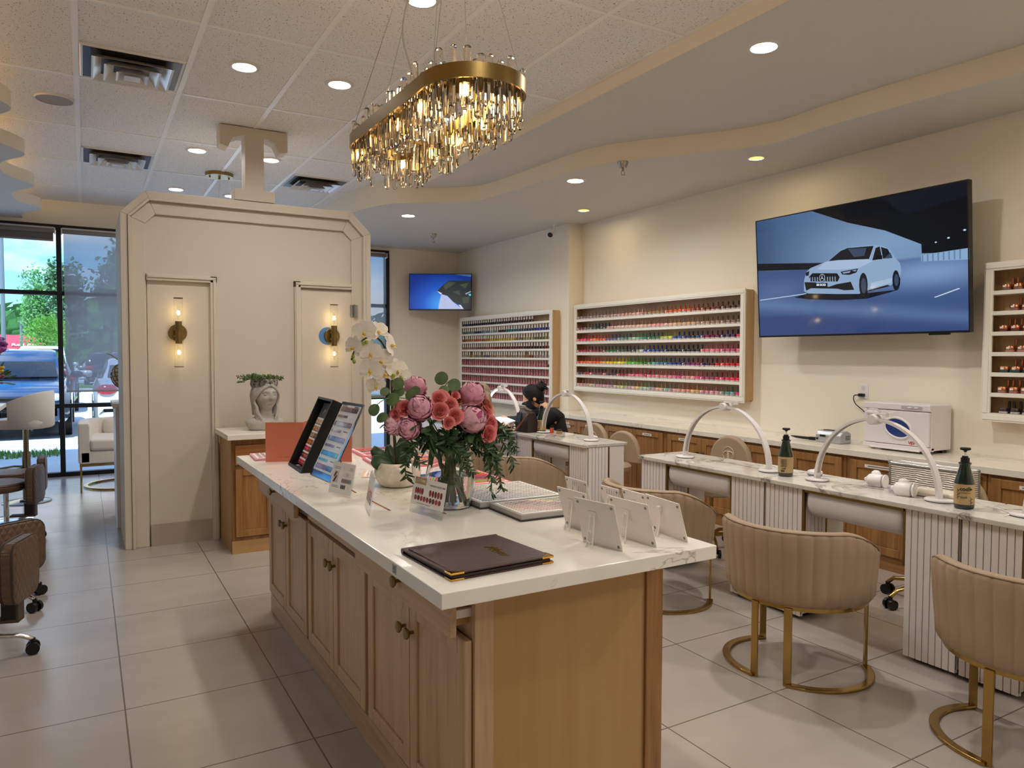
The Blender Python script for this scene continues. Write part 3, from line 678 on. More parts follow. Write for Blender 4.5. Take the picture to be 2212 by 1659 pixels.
for k, (x, y, a) in enumerate(along(HW-.05, 10)):
    so = obj('lamp_holder', B().cyl((x, y, -.005), (x, y, .03), .014, n=12), BRASS, ch, smooth=40)
    obj('bulb', B().ell((x, y, -.028), (.014, .014, .024), 10, 8), BULB, ch, smooth=180)
wr = [(HW*.95, .45), (-HW*.95, .45), (HW*.95, -.45), (-HW*.95, -.45), (HW, 0), (-HW, 0)]
for x, y in wr: obj('suspension_wire', B().tube([(x, y, .05), (x*.35+.06, y*.25-.05, CZ-CZB-.02)], .0015, 5), CHROME, ch)
obj('power_cord', B().tube(smooth3([(-.05, -.1, .05), (-.12, -.12, .16), (-.15, -.1, .32), (-.08, -.06, .55), (.05, -.05, CZ-CZB-.02)]), .0045, 6), mat('clear cord', 'cfc9c0', .2), ch, smooth=60)
obj('canopy', B().cyl((.06, -.05, CZ-CZB-.03), (.06, -.05, CZ-CZB), .13, n=28), BRASS, ch, smooth=40)
lamp('chandelier_glow', 'POINT', (CX, CYC, CZB+.1), 5, (1, .72, .38), shadow_soft_size=.08)

# ---------------------------------------------------------------- wall lamps on the doors
SCB = mat('sconce bulb', 'ffe9b8', .4, es=22, ec='ffd98e')
def sconce(x, z, label, tape=False):
    t = thing('wall_lamp', label, 'wall lamp', (x, PY+.015, z), 0, 'twin tube wall lamps')
    if tape: obj('painters_tape', B().cyl((-.035, -.002, 0), (-.035, 0, 0), .075, n=24), mat('blue tape', '4e7bb5', .6), t)
    obj('back_plate', B().cyl((0, -.022, 0), (0, 0, 0), .066, n=28), BRASS, t, smooth=40, bevel=.003)
    obj('arm', B().cyl((0, -.022, 0), (0, -.07, 0), .016, n=14), BRASS, t, smooth=40)
    b_ = B().cyl((0, -.075, -.085), (0, -.075, .085), .024, n=18)
    b_.cyl((0, -.075, -.032), (0, -.075, -.02), .034, n=20).cyl((0, -.075, .02), (0, -.075, .032), .034, n=20)
    obj('socket', b_, BRASS, t, smooth=40)
    for s in (-1, 1):
        obj('glass_tube', B().lathe([(.033, .02), (.033, .262)], 24, (0, -.075, 0), cap=(False, False), M=Mx.Scale(s, 4, (0, 0, 1))), ACRYL, t, smooth=60)
        obj('tube_rim', B().lathe([(.0325, .258), (.034, .258), (.034, .263), (.0325, .263)], 24, (0, -.075, 0), cap=(False, False), M=Mx.Scale(s, 4, (0, 0, 1))), mat('smoked rim', '4a3a26', .3), t, smooth=40)
        bl = obj('bulb_glass', B().ell((0, -.075, s*.15), (.013, .013, .055), 12, 10), ACRYL, t, smooth=180)
        obj('filament', B().cyl((0, -.075, s*.135), (0, -.075, s*.165), .009, n=12), SCB, bl)
        lamp('sconce_glow', 'POINT', (x, PY-.055, z+s*.15), .5, (1, .74, .36), shadow_soft_size=.012)
sconce(.615, 1.628, 'brass wall lamp with two clear glass tubes on the left door panel')
sconce(1.812, 1.622, 'brass wall lamp with blue tape behind it on the right door', True)

# ================================================================ TELEVISIONS
def picture(parent, name, M, w, h, layers, dz=.0005, es=.66, rough=.06, shade=None):
    b = B(); ms = []
    for k, (c, polys) in enumerate(layers):
        ms.append(mat('screen '+c+name+str(es), '050507', rough, es=es, ec=c))
        for p in polys: b.prism([(u, h-v) for u, v in p], 0, dz*(k+1), k)
    if shade:
        g = B(); nx, ny = 84, 48; g.grid(lambda u, v: V((u*w, h*(1-v), 0)), nx, ny); g.xf(M)
        gm, t_, pb = nodes('screen image'); pb.inputs['Base Color'].default_value = (.002, .002, .003, 1); pb.inputs['Roughness'].default_value = rough; pb.inputs['Emission Strength'].default_value = es
        at_ = t_.nodes.new('ShaderNodeAttribute'); at_.attribute_name = 'picture'; t_.links.new(at_.outputs['Color'], pb.inputs['Emission Color'])
        go = obj('picture', g, gm, parent); ca = go.data.color_attributes.new('picture', 'FLOAT_COLOR', 'POINT')
        k = 0
        for j in range(ny+1):
            for i in range(nx+1): ca.data[k].color = (*shade(i/nx*w, j/ny*h), 1); k += 1
    b.xf(M); return obj(name, b, ms, parent)
el = lambda u, v, a, b_, n=14: [(u+a*cos(2*PI*i/n), v-b_*sin(2*PI*i/n)) for i in range(n)]
tvn = V((4.93-4.86, 0, -.97)).normalized()
Mtv = frame((4.93, 4.297, 1.62), (0, -1, 0), (-.07, 0, .97)); TW, TH = 1.706, .9725
tv = thing('television', 'big wall television showing a white car in a blue tunnel', 'television')
tb = B().box(0, TW, 0, TH, -.045, -.002); tb.xf(Mtv); obj('casing', tb, BLACK, tv, bevel=.004)
bz = B()
for a in ((0, TW, 0, .014), (0, TW, TH-.008, TH), (0, .007, .014, TH-.008), (TW-.007, TW, .014, TH-.008)): bz.box(*a, -.006, .004)
bz.box(TW-.27, TW-.14, -.012, .0, -.03, .0); bz.xf(Mtv); obj('bezel', bz, BLACK, tv)
wm = B().box(.55, 1.15, .3, .7, -.055, -.045); wm.xf(Mtv); wm.box(5.04, XR, 3.2, 3.7, 2.0, 2.25); obj('wall_mount', wm, BLACKM, tv)
slats = [[(.515+.022*i, .512+.0015*i), (.522+.022*i, .512+.0015*i), (.522+.022*i, .55+.0015*i), (.515+.022*i, .55+.0015*i)] for i in range(11)]
fp = [[(1.4+.035*i, .444-.0012*i), (1.41+.035*i, .444-.0012*i), (1.41+.035*i, .49+.001*i), (1.4+.035*i, .49+.001*i)] for i in range(8)]
sk = [[(0, .0), (TW, 0), (TW, TH), (0, TH)]]
LIT = [(0, .0), (.542, .0), (.854, .144), (1.139, .241), (1.397, .375), (1.392, .493), (0, .40)]
def strip_(u0, u1, v0, v1): return [(u0, v0), (u1, v0), (u1, v1), (u0, v1)]
def mixc(a, b_, f):
    f = max(0, min(1, f)); return tuple(x+(y-x)*f for x, y in zip(hx(a)[:3], hx(b_)[:3]))
def tunnel(u, v):
    if v < .425+.035*u/1.2:
        f = .5*(u/1.35)+.5*math.exp(-((u-1.0)/.55)**2-((v-.34)/.2)**2); c = mixc('3f5c86', '86a8cc', f)
        return tuple(x*(.78+.22*min(1, u/.3)) for x in c)
    f = math.exp(-((u-1.45)/.45)**2-((v-.56)/.10)**2)+.35*math.exp(-((v-.70-.1*u)/.05)**2)+.25*math.exp(-((u-.2)/.3)**2-((v-.6)/.1)**2)
    return mixc(mixc_hex(v), '7f9fcd', f)
def mixc_hex(v): return '3b5486' if v < .8 else '34497c'
layers = [
 ('07080f', [[(.528, .0), (TW, 0), (TW, .458), (1.399, .432), (1.397, .37), (1.139, .241), (.854, .144)]]), ('11131f', [[(1.1, .0), (TW, 0), (TW, .1), (1.3, .16)]]),
 ('0b0f1c', [[(0, .354), (.638, .414), (.499, .451), (0, .412)]]),
 ('8fb2d6', [[(1.395, .442), (TW, .433), (TW, .506), (1.395, .486)]]), ('6a8bb4', fp),
 ('c5d8ec', [[(1.477, .731), (1.637, .683), (1.648, .688), (1.487, .735)], [(.016, .657), (.479, .634), (.479, .64), (.024, .663)], el(1.578, .352, .008, .006), el(1.495, .37, .006, .005), el(1.68, .316, .009, .006)]),
 ('0d1424', [[(.366, .659), (.493, .635), (.927, .672), (1.232, .662), (1.164, .678), (.987, .71), (.762, .706), (.492, .682)], el(.968, .61, .037, .096), el(1.216, .594, .029, .074)]),
 ('93aed0', [[(.458, .617), (.461, .537), (.482, .471), (.521, .443), (.652, .41), (.705, .393), (.798, .333), (.899, .323), (1.056, .332), (1.128, .35), (1.182, .39), (1.209, .438), (1.245, .482), (1.253, .531), (1.239, .588), (1.177, .627), (1.013, .647), (.927, .67), (.763, .66), (.5, .637)]]),
 ('abc3e0', [[(.654, .41), (.77, .409), (1.006, .426), (1.048, .443), (.932, .485), (.784, .479), (.582, .459)], [(1.03, .60), (1.2, .575), (1.18, .61), (1.02, .64)]]),
 ('10151f', [[(.685, .406), (.792, .341), (.849, .328), (1.054, .338), (1.016, .427), (.77, .407)], [(1.042, .439), (1.07, .355), (1.1, .348), (1.118, .437)], [(1.11, .352), (1.159, .372), (1.194, .44), (1.124, .437)], [(.507, .511), (.54, .483), (.755, .504), (.776, .535), (.759, .566), (.524, .546)], [(.785, .496), (.93, .485), (.913, .514), (.856, .526), (.799, .517)], [(.48, .473), (.513, .464), (.505, .499), (.479, .499)],
   [(.465, .546), (.572, .557), (.585, .591), (.686, .599), (.752, .585), (.867, .577), (.893, .638), (.815, .636), (.751, .619), (.522, .598), (.48, .614)], el(.968, .61, .034, .09), el(1.216, .594, .026, .068), [(1.06, .436), (1.078, .405), (1.118, .413), (1.118, .439)], [(1.004, .65), (1.154, .623), (1.171, .633), (1.013, .658)]]),
 ('3a4a66', [el(.97, .614, .02, .056), el(1.22, .595, .016, .042), [(.85, .335), (1.0, .345), (.98, .40), (.90, .40)], [(1.18, .40), (1.194, .44), (1.13, .437)]]),
 ('8fa6c4', slats+[[(.80, .502), (.87, .497), (.86, .51), (.81, .512)], [(.88, .495), (.92, .492), (.905, .506)]]),
 ('0c1018', [el(.627, .527, .03, .034, 18), [(.572, .561), (.671, .569), (.67, .598), (.571, .59)]]),
 ('aebfd6', [el(.627, .527, .026, .03, 18)]), ('0c1018', [el(.627, .527, .021, .025, 18)]),
 ('aebfd6', [[(.627, .501), (.632, .525), (.622, .525)], [(.606, .541), (.625, .523), (.63, .531)], [(.648, .542), (.624, .531), (.629, .523)]])]
picture(tv, 'screen', Mtv, TW, TH, layers, shade=tunnel)
text('plate_lettering', 'BB BOSS', .022, mat('screen text', '050507', .2, es=1, ec='c8d4e4'), tv, Mtv @ Mx.Translation((.621, TH-.580, .0125)) @ Mx.Rotation(-.08, 4, 'Z'), .0006)
# corner television
A_, B_ = V((4.088, 10.0, 2.656)), V((4.87, 9.53, 2.70)); W2 = (B_-A_).length; H2 = .535
xd = (B_-A_).normalized(); xd.z = 0; nrm = V((xd.y, -xd.x, 0)).normalized()
M2 = frame(A_-V((0, 0, H2-.02))+nrm*-.05, xd, V((0, 0, 1))+nrm*-.0)
M2 = frame(A_+V((0, 0, -H2))-nrm*.0, xd, V((0, 0, 1))-nrm*.10)
t2 = thing('television', 'small corner television showing a beach beside blue sea', 'television')
q = B().box(0, W2, 0, H2, -.05, -.002); q.xf(M2); obj('casing', q, BLACK, t2, bevel=.004)
q = B()
for a in ((0, W2, 0, .014), (0, W2, H2-.009, H2), (0, .009, .014, H2-.009), (W2-.009, W2, .014, H2-.009)): q.box(*a, -.006, .005)
q.xf(M2); obj('bezel', q, BLACK, t2)
q = B().tube([M2 @ V((W2/2, H2/2, -.04)), M2 @ V((W2/2, H2/2, -.5))], .03, 8); obj('wall_mount', q, BLACKM, t2)
sc_ = lambda L: [[(u*W2, v*H2) for u, v in p] for p in L]
def sea(u, v):
    u /= W2; v /= H2; d = math.hypot((u-.52)*1.1, (v-.85)*.75)
    c = mixc('2f95ea', '0e4fb8', (d-.03)/.3); f = (d-.33)/.32; n = mixc('0e4fb8', '082a7c', f)
    if d < .06: c = mixc('7fd0f4', '2f95ea', d/.06)
    return c if d < .33 else n
ly = [ ('a9b4d8', sc_([[(.469, 1), (.496, .707), (.518, .563), (.622, .623), (.719, .798), (.885, 1)]])), ('23282a', sc_([[(.447, .475), (.546, .304), (.643, .191), (1, .187), (1, 1), (.885, .985), (.786, .843), (.703, .769), (.605, .594), (.504, .557)]])),
 ('3c4538', sc_([[(.55, .33), (.64, .22), (.75, .24), (.66, .36), (.58, .45)], [(.8, .3), (.95, .25), (.9, .4)], [(.7, .5), (.8, .45), (.82, .6)], [(.85, .66), (.97, .62), (.95, .8), (.87, .82)]])), ('c9cfdf', sc_([[(.447, .475), (.47, .49), (.531, .54), (.504, .569)], [(.79, .85), (.83, .86), (.88, .985), (.84, .95)]])), ('3d5e86', sc_([[(.674, .0), (1, 0), (1, .092)]])), ('8f99aa', sc_([[(.897, .544), (.99, .474), (.994, .496), (.91, .575)]])), ('4fc0e8', sc_([[(.95, .56), (1, .55), (1, .62), (.96, .60)]])),
 ('4a5580', sc_([[(.54+.02*(i % 3), .66+.035*i), (.546+.02*(i % 3), .66+.035*i), (.546+.02*(i % 3), .67+.035*i), (.54+.02*(i % 3), .67+.035*i)] for i in range(8)]))]
picture(t2, 'screen', M2, W2, H2, ly, es=.85, rough=.35, shade=sea)

# ================================================================ POLISH RACKS
RACKW = mat('rack white paint', 'eae4d8', .5); RACKB = oak('rack plywood', 'b8966a', 'ad8b5e', 'c2a276', 'z', sc=1.2)
def rack(label, x, xw, y0, y1, z0, z1, zs, fw_=.055):
    t = thing('polish_rack', label, 'wall rack', (x, y0, z0), 0, None)
    L = y1-y0; H = z1-z0; D = xw-x
    f = B()
    for a in ((0, L, 0, fw_), (0, L, H-fw_, H), (0, fw_, fw_, H-fw_), (L-fw_, L, fw_, H-fw_)): f.box(-.004, .012, a[0], a[1], a[2], a[3])
    for a in ((.012, L-.012, .012, fw_-.014), (.012, L-.012, H-fw_+.014, H-.012), (.012, fw_-.014, fw_, H-fw_), (L-fw_+.014, L-.012, fw_, H-fw_)): f.box(-.009, -.004, *a)
    obj('frame', f, RACKW, t, bevel=.002)
    obj('back_panel', B().box(D-.012, D, .012, L-.012, .012, H-.012), RACKB, t)
    for a in ((.004, .018), (L-.018, L-.004)): obj('side_panel', B().box(.012, D, a[0], a[1], .02, H-.02), RACKB, t)
    for a in ((.008, .022), (H-.022, H-.008)): obj('end_panel', B().box(.012, D, .018, L-.018, *a), RACKB, t)
    for z in zs: obj('shelf', B().box(-.002, D-.012, fw_-.03, L-fw_+.03, z-.026-z0, z-z0), RACKW, t, bevel=.002)
    return t
Z2 = [1.100+.131*k for k in range(7)]
Z1 = [.865+.1137*k for k in range(10)]
rack('wide white rack of colourful polish jars left of the car television', 5.05, XR, 4.565, 7.195, 1.045, 2.065, Z2)
rack('tall white rack of white-capped and pink bottles behind the masked woman', 4.86, XF, 7.38, 9.885, .815, 2.02, Z1)
rack('cream rack of copper-lidded jars cut by the right picture edge', 5.05, XR, 1.2, 2.575, 1.045, 2.07, Z2)
OBJC = mat('polish colour', '888888', .25, objcol=True, coat=.5)
JBASE = mat('jar clear base', 'cfc4bf', .15, spec=.7); CAPW = mat('white cap', 'efe9e2', .35); STICK = mat('number sticker', 'e9e2da', .6)
jarB = B().lathe([(.0255, 0), (.0265, .004), (.0265, .013), (.022, .0135)], 14, mi=1, cap=(True, False)); jarB.lathe([(.022, .0135), (.027, .014), (.027, .033), (.025, .0355)], 14, mi=0, cap=(False, True))
jarN = B(); jarN.v = list(jarB.v); jarN.f = list(jarB.f); jarN.m = list(jarB.m); jarN.box(-.028, -.0255, -.008, .006, .018, .029, 2)
botB = B().lathe([(.014, 0), (.015, .004), (.015, .026), (.008, .033), (.0075, .036), (.0085, .037), (.0075, .078), (.006, .079)], 10)
gelB = B().lathe([(.0145, 0), (.0155, .003), (.0155, .028), (.009, .035)], 10, mi=0, cap=(True, False)); gelB.lathe([(.0095, .034), (.0105, .036), (.0085, .082), (.007, .0835)], 10, mi=1)
pinkB = B().lathe([(.0145, 0), (.0155, .003), (.0155, .03), (.0145, .034), (.0095, .04), (.0095, .042), (.0105, .043), (.0085, .084), (.007, .0855)], 10)
copB = B().lathe([(.014, 0), (.015, .004), (.015, .026), (.008, .033), (.0085, .037), (.0085, .08), (.007, .081)], 10)
protos = {}
def put(kind, b, mats, loc, col, label, cat, group=None):
    loc = (loc[0], loc[1], loc[2]+.0012)
    if kind not in protos: protos[kind] = o = obj(kind, b, mats, smooth=40)
    else: o = protos[kind].copy(); COL.objects.link(o)
    o.location = loc; o.color = col; tag(o, label, cat, group); return o
def cname(c):
    import colorsys
    r, g, b_ = [max(0, min(1, x))**(1/2.2) for x in c[:3]]
    h_, l, s = colorsys.rgb_to_hls(r, g, b_)
    if l < .13: return 'black'
    if s < .14: return 'dark grey' if l < .35 else 'grey' if l < .7 else 'white'
    d = 'dark ' if l < .3 else 'pale ' if l > .7 else ''
    h_ *= 360
    n = 'red' if h_ < 12 or h_ > 345 else 'orange' if h_ < 36 else 'yellow' if h_ < 66 else 'green' if h_ < 160 else 'teal' if h_ < 195 else 'blue' if h_ < 250 else 'purple' if h_ < 300 else 'pink'
    if n == 'orange' and (l < .4 or s < .4): n = 'brown'
    if n == 'red' and l > .55: n = 'pink'
    return d+n
def grad(keys, n):
    o = []
    for i in range(n):
        f = i/(n-1)*(len(keys)-1); k = min(int(f), len(keys)-2); f -= k; f = 0 if f < .35 else 1 if f > .65 else (f-.35)/.3
        a, b_ = hx(keys[k]), hx(keys[k+1]); j = rnd(.82, 1.15)
        o.append(tuple(min(1, (a[c]+(b_[c]-a[c])*f)*j) for c in range(3))+(1,))
    return o
rows = ['836e6c 8b7470 957a78 a58284 b48c88 c99084 d8a09a a06850 9c6c3a c8582c d05a30 8a3a20 7a2c20 5c2c22 3a2420'.split(),
 '7c1f30 6e5a58 2f4a40 243a34 e0b0aa e6bcb4 e3b8ae deb8a6 d8a896 e8a0a0 e4b09c dcb48c d6ae84 b89a84 8e7262 84685a 7c6056'.split(),
 'e8244f e83a60 d02a48 ea7a48 e8602c e04030 5a5f96 62688e 6f93a0 5e747c 9cc8ae 7cbc9c 128268 1a7a60 4f7a5a a8b44a c8d45a 274a9a 1a2f58 16223e 1f4a8a 8a1450 7a1050 3a1a5a 2d1a4e d81f33'.split(),
 'a01530 9a1430 8c1028 8a1828 6a1824 4a2028 24702e 1f5a34 27402e 24382c 2a3a34 d9d2c6 2a4ba0 1f4a7c 22306a 181e38 14182a 1a2426 12141c 1e2640 e87a90 e88a98 d05a84 c84a7a e06a80'.split(),
 'e62b2b f0641e f07020 ea5a24 f05a1e e0a048 e8b040 f0c41a c8cc20 ecd61c 8ac84a 4cb03a 5ab428 3b8a2c 2e7a30 6aa0b4 4a84a0 2a6a90 1d4f9a 163a7a 4b3a6a 6a2a6a 8b0f5a 4a1650 241a40 d42a20 d4121e c81018 d0141c'.split(),
 '5a4048 4a3a4a c0203a a05a68 6a4a5a 7a1f3c d08080 4a3040 5a3440 b02040 8c1030 e07a90 d83a64 e07088 c01848 e884a0 e08090 e88a80 d8708e e07a98 c8407c c07078 e89a9a d84a80 c03a7a 8a4a6a d81656 e04a7a e82a50 e81a38'.split(),
 'e8a0a8 e4a090 c89aa8 e0a878 a8b8b8 d898a4 c088a0 d898a8 8898a0 e4a898 c8d878 b8d080 c8a8b8 e8b090 e0cc90 b8c8a8 a0c8b0 c8a8b8 e8c080 e0b8a0 70bca4 e8a0a0 e8b090 e89098 e88a78 e0b450 e890a0 d890a8 e8a0a8 d0a0a8 4aa088 70909a d83a6a'.split()]
for r, keys in enumerate(rows):
    z = Z2[6-r]; n = 40
    for i, c in enumerate(grad(keys, n)):
        y = 7.115-i*(7.115-4.655)/(n-1)+rnd(-.004, .004); nm = cname(c)
        nth = ordinal(i+1); sh = ordinal(r+1)
        put('powder_jar' if i % 4 else 'powder_jar_numbered', jarB if i % 4 else jarN, [OBJC, JBASE, STICK], (5.078, y, z), c, f'{nm} powder jar, {nth} from left, {sh} shelf of the wide rack', 'polish jar', 'powder jars in the wide rack')
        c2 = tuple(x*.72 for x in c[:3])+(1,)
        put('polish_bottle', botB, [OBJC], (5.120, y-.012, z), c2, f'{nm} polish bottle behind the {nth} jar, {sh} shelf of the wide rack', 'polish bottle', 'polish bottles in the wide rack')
COPPER = mat('copper cap', 'c07a58', .25, .8)
cj = B().lathe([(.0265, 0), (.0275, .004), (.0275, .015), (.024, .0155)], 16, mi=0, cap=(True, False)); cj.lathe([(.024, .0155), (.0285, .016), (.0285, .036), (.026, .039)], 16, mi=1, cap=(False, True)); cj.box(-.0295, -.027, -.007, .012, .019, .031, 2)
k3 = '8c6a58 9a6a62 6a3a3a b07a72 2c4a44 a8726a 4a2c30'.split()
for r in range(7):
    z = Z2[6-r]; off = (.0, .05, -.01, .03, .0, -.01, .0)[r]
    for i in range(4):
        y = 2.455-off-i*.068; last = r == 6
        lb = f'{ordinal(i+1)} from left, {ordinal(r+1)} shelf of the right-edge rack'
        if last: put('powder_jar', jarB, None, (5.085, y, z), hx('3a2226'), 'dark brown powder jar, '+lb, 'polish jar', 'jars in the right edge rack')
        else: put('copper_lidded_jar', cj, [OBJC, COPPER, STICK], (5.085, y, z), hx(k3[r]), 'copper-lidded powder jar, '+lb, 'copper jar', 'jars in the right edge rack')
        for j in range(2):
            if (i+r+j) % 5 == 4: continue
            if last: put('polish_bottle', botB, None, (5.13, y-.012-.03*j, z), hx('2a1a1c'), f'dark {"near" if j == 0 else "rear"} bottle behind the jar {lb}', 'polish bottle', 'bottles in the right edge rack')
            else: put('copper_bottle', copB, [COPPER], (5.13, y-.012-.03*j, z), (1, 1, 1, 1), f'copper {"near" if j == 0 else "rear"} bottle behind the jar {lb}', 'copper bottle', 'bottles in the right edge rack')
wr_ = ['2a3a5a 23283a 1c1c26 2a2430 3a2a34 4a2a34 2a2a34'.split(), '3a6a70 5a7a84 2a3a5a 6a84a0 8aa0b0 2a2a30 1a6a70 3a5a7a 22386a 2038a0 1c2c80'.split(), '8a4a30 a06a3a b0563a a8702a b09a30 c0a828 c8b030 8a7a60 9a9a70 6a6a40 8a8a50'.split(), '8a6a60 9a7068 8a5a50 9a5a48 7a2a28 6a1a20 5a1a20 3a1418 2a1a1c 6a2020'.split(), 'b09a88 a89078 8a7a70 6a6a70 a08070 b09080 9a7a68 a89888 8a3a30 9a8a80 a09890'.split()]
pk = 'b06a74 b8747c b06870 aa646c ae6a72'.split()
for r in range(10):
    z = Z1[9-r]; n = 37
    cols = grad(wr_[r], n) if r < 5 else grad([pk[r-5], pk[(r-3) % 5], pk[(r-4) % 5]], n)
    for i in range(n):
        if (r == 0 and i > 30) or (r == 4 and i in (4, 9, 28)): continue
        y = 9.80-i*(9.80-7.475)/(n-1)+rnd(-.005, .005); sh = ordinal(r+1); nth = ordinal(i+1)
        if r < 5: put('gel_bottle', gelB, [OBJC, CAPW], (4.882, y, z), cols[i], f'white-capped {cname(cols[i])} gel bottle, {nth} from left, {sh} shelf of far rack', 'gel bottle', 'white capped bottles in the far rack')
        elif r == 5 and i == n-1: put('gel_bottle', gelB, None, (4.882, y, z), hx('2a2226'), 'lone white-capped bottle ending the topmost pink row of the far rack', 'gel bottle')
        else: put('lacquer_bottle', pinkB, [OBJC], (4.882, y, z), cols[i], f'dusty pink lacquer bottle, {nth} from left, {sh} shelf of the far rack', 'lacquer bottle', 'pink bottles in the far rack')

# ================================================================ BACK COUNTER
KNOB = BRASS
def knob(parent, p, d, r=.016):
    p = V(p); d = V(d)
    return obj('knob', B().cyl(p, p+d*.014, .006, n=10).lathe([(.006, .012), (r*.8, .018), (r, .024), (r*.9, .029), (r*.4, .031)], 14, M=Mx.Translation(p) @ V((0, 0, 1)).rotation_difference(d).to_matrix().to_4x4()), KNOB, parent, smooth=50)
def door_mesh(w, h, th=.02, fw_=.055):
    # local: x out of the face (negative = towards the viewer), y 0..w, z 0..h
    q = B()
    for a in ((0, fw_, 0, h), (w-fw_, w, 0, h), (fw_, w-fw_, 0, fw_), (fw_, w-fw_, h-fw_, h)): q.box(-th, 0, *a)
    q.box(-th+.009, -.002, fw_, w-fw_, fw_, h-fw_); return q
TAGM = mat('paper label', 'e3dfd8', .6); INK = mat('grey ink', '5a5654', .7)
def slip(parent, x, y0, y1, z0, z1):
    s = obj('paper_label', B().box(x-.0012, x, y0, y1, z0, z1), TAGM, parent)
    obj('print', B().box(x-.0018, x-.0012, y0+(y1-y0)*.1, y1-(y1-y0)*.12, (z0+z1)/2-.003, (z0+z1)/2+.003), INK, s)
names = ('farthest', 'second farthest', 'third farthest, under the wide rack', 'middle', 'towel-warmer side', 'right-edge', 'outermost')
lbl = ['oak wall cabinet behind the masked woman, with several paper labels', 'oak wall cabinet behind the right end of the far desk row', 'oak wall cabinet behind the taupe stool with the letter emblem', 'oak wall cabinet between the wide rack and the nail drill', 'oak wall cabinet under the towel warmer, with one long label', 'oak wall cabinet behind the nearest lotion bottle', 'oak wall cabinet beyond the right picture edge']
for k in range(7):
    ya = 7.08-.945*k
    t = thing('wall_cabinet', lbl[k], 'cabinet', (4.71, ya-.945, 0), 0, None)
    w = .94
    obj('body', B().box(0, XR-4.715, 0, w, .09, .757), OAKD, t)
    obj('base_board', B().box(.004, .4, 0, w, 0, .09), OAKDH, t)
    for s in (0, 1):
        y = .03 if s == 0 else w/2+.002
        d_ = obj('door', door_mesh(w/2-.032, .63), OAKD, t, loc=(0, y, .105), bevel=.003)
        knob(d_, (-.02, (w/2-.032)-.03 if s == 0 else .03, .5), (-1, 0, 0))
        if k == 0 or (k, s) in ((1, 0), (2, 1), (4, 1), (5, 1)):
            ww = .13 if k != 4 else .2; yc = .22
            slip(d_, -.02, yc-ww/2, yc+ww/2, .585, .607)
            if k == 0: slip(d_, -.02, yc-.09, yc+.06, .55, .572)
            if k == 0 and s == 0: slip(d_, -.0115, yc-.02, yc+.09, .49, .512); slip(d_, -.0115, yc-.03, yc+.08, .45, .472)
ctop = struct('counter_top', B().box(4.68, XR, .46, 7.198, .757, .80), QTZ, bevel=.003); tag(ctop, 'long pale quartz worktop running along the right wall', 'worktop'); ctop['kind'] = 'thing'
obj('back_lip', B().box(XR-.014, XR, .46, 7.198, .80, .812), QTZ, ctop)
obj('joint_line', B().box(4.6795, XR-.02, 4.995, 4.9975, .757, .8004), mat('joint', 'a79f92', .6), ctop)

# ---------------------------------------------------------------- nail desks
REED = mat('reeded white', 'e9e2de', .45); PLINTH = mat('black plinth', '141312', .6)
def reeded(L, z0, z1, n, th=.016):
    # along +y from 0..L, outer face at x=-th
    q = B(); s = L/n
    for i in range(n): q.box(-th, 0, i*s+.0025, (i+1)*s-.0025, z0, z1)
    q.box(-th*.35, .004, 0, L, z0, z1); return q
def desk(label, y1, x0=3.40):
    t = thing('nail_desk', label, 'nail desk', (x0, y1-1.095, 0), 0, 'white reeded nail desks')
    W_ = 1.095; D = .37
    obj('top', B().box(-.03, D+.03, .001, W_-.001, .735, .76), DESKM, t, bevel=.004)
    for a in (.004, W_-.254):
        p = obj('pedestal', B().box(.018, D, a+.018, a+.232, .03, .735), WHITEM, t)
        obj('plinth', B().box(.04, D-.03, a+.03, a+.22, 0, .03), PLINTH, p)
        obj('reeded_panel', reeded(.25, .018, .733, 8).xf(Mx.Translation((.018, a, 0))), REED, p)
        for sy, f in ((a+.018, 0), (a+.232, 1)):
            q = reeded(.19, .03, .733, 6)
            M = Mx.Translation((.018, sy, 0)) @ (Mx(((0, 1, 0, 0), (1, 0, 0, 0), (0, 0, 1, 0), (0, 0, 0, 1))) if not f else Mx(((0, 1, 0, 0), (-1, 0, 0, 0), (0, 0, 1, 0), (0, 0, 0, 1))))
            obj('side_panel', q.xf(M), REED, p)
            yy = sy-.016 if not f else sy+.004
            obj('gold_strip', B().box(.006, .018, yy, yy+.012, .03, .733).box(.208, .222, yy, yy+.012, .03, .733), BRASS, p)
            obj('white_side', B().box(.222, D, sy-.014 if not f else sy, sy if not f else sy+.014, .03, .733), WHITEM, p)
    ya, yb = .258, W_-.258
    obj('gold_rail', B().box(.004, .02, ya, yb, .716, .734).box(.004, .02, ya-.004, ya+.008, .45, .734).box(.004, .02, yb-.008, yb+.004, .45, .734), BRASS, t)
    prof = [(.012, .714), (.002, .69), (.002, .65), (.014, .615), (.045, .588), (.10, .575), (.3, .575), (.3, .714)]
    L = []
    for f, e in ((0, .6), (.008, .85), (.03, .97), (.06, 1), (1-.06, 1), (1-.03, .97), (1-.008, .85), (1, .6)):
        y = ya+.01+(yb-ya-.02)*f; L.append([V((.15+(x-.15)*e, y, .714-(.714-z)*e)) for x, z in prof])
    obj('dust_tray', B().ring(L), mat('tray white', 'dcd7d6', .3), t, smooth=50)
    return t
desk('white reeded nail desk right of the standing white cards, second lotion bottle on it', 4.005)
desk('white reeded nail desk in front of the towel warmer, with the nearest lotion bottle', 2.905)
desk('white reeded nail desk cut off by the right picture edge', 1.805)
desk('white reeded nail desk ending the far row, a bare lamp arch on it', 5.74)
desk('white reeded nail desk in the far row under the brown handbag and towels', 6.84)
desk('white reeded nail desk farthest back, mostly hidden by the flowers', 7.94)
LAMPW = mat('lamp white', 'e3dcda', .35); LED = mat('led strip off', 'a9a4a0', .4); LEDON = mat('led strip lit', 'ffffff', .4, es=9, ec='f4f7ff')
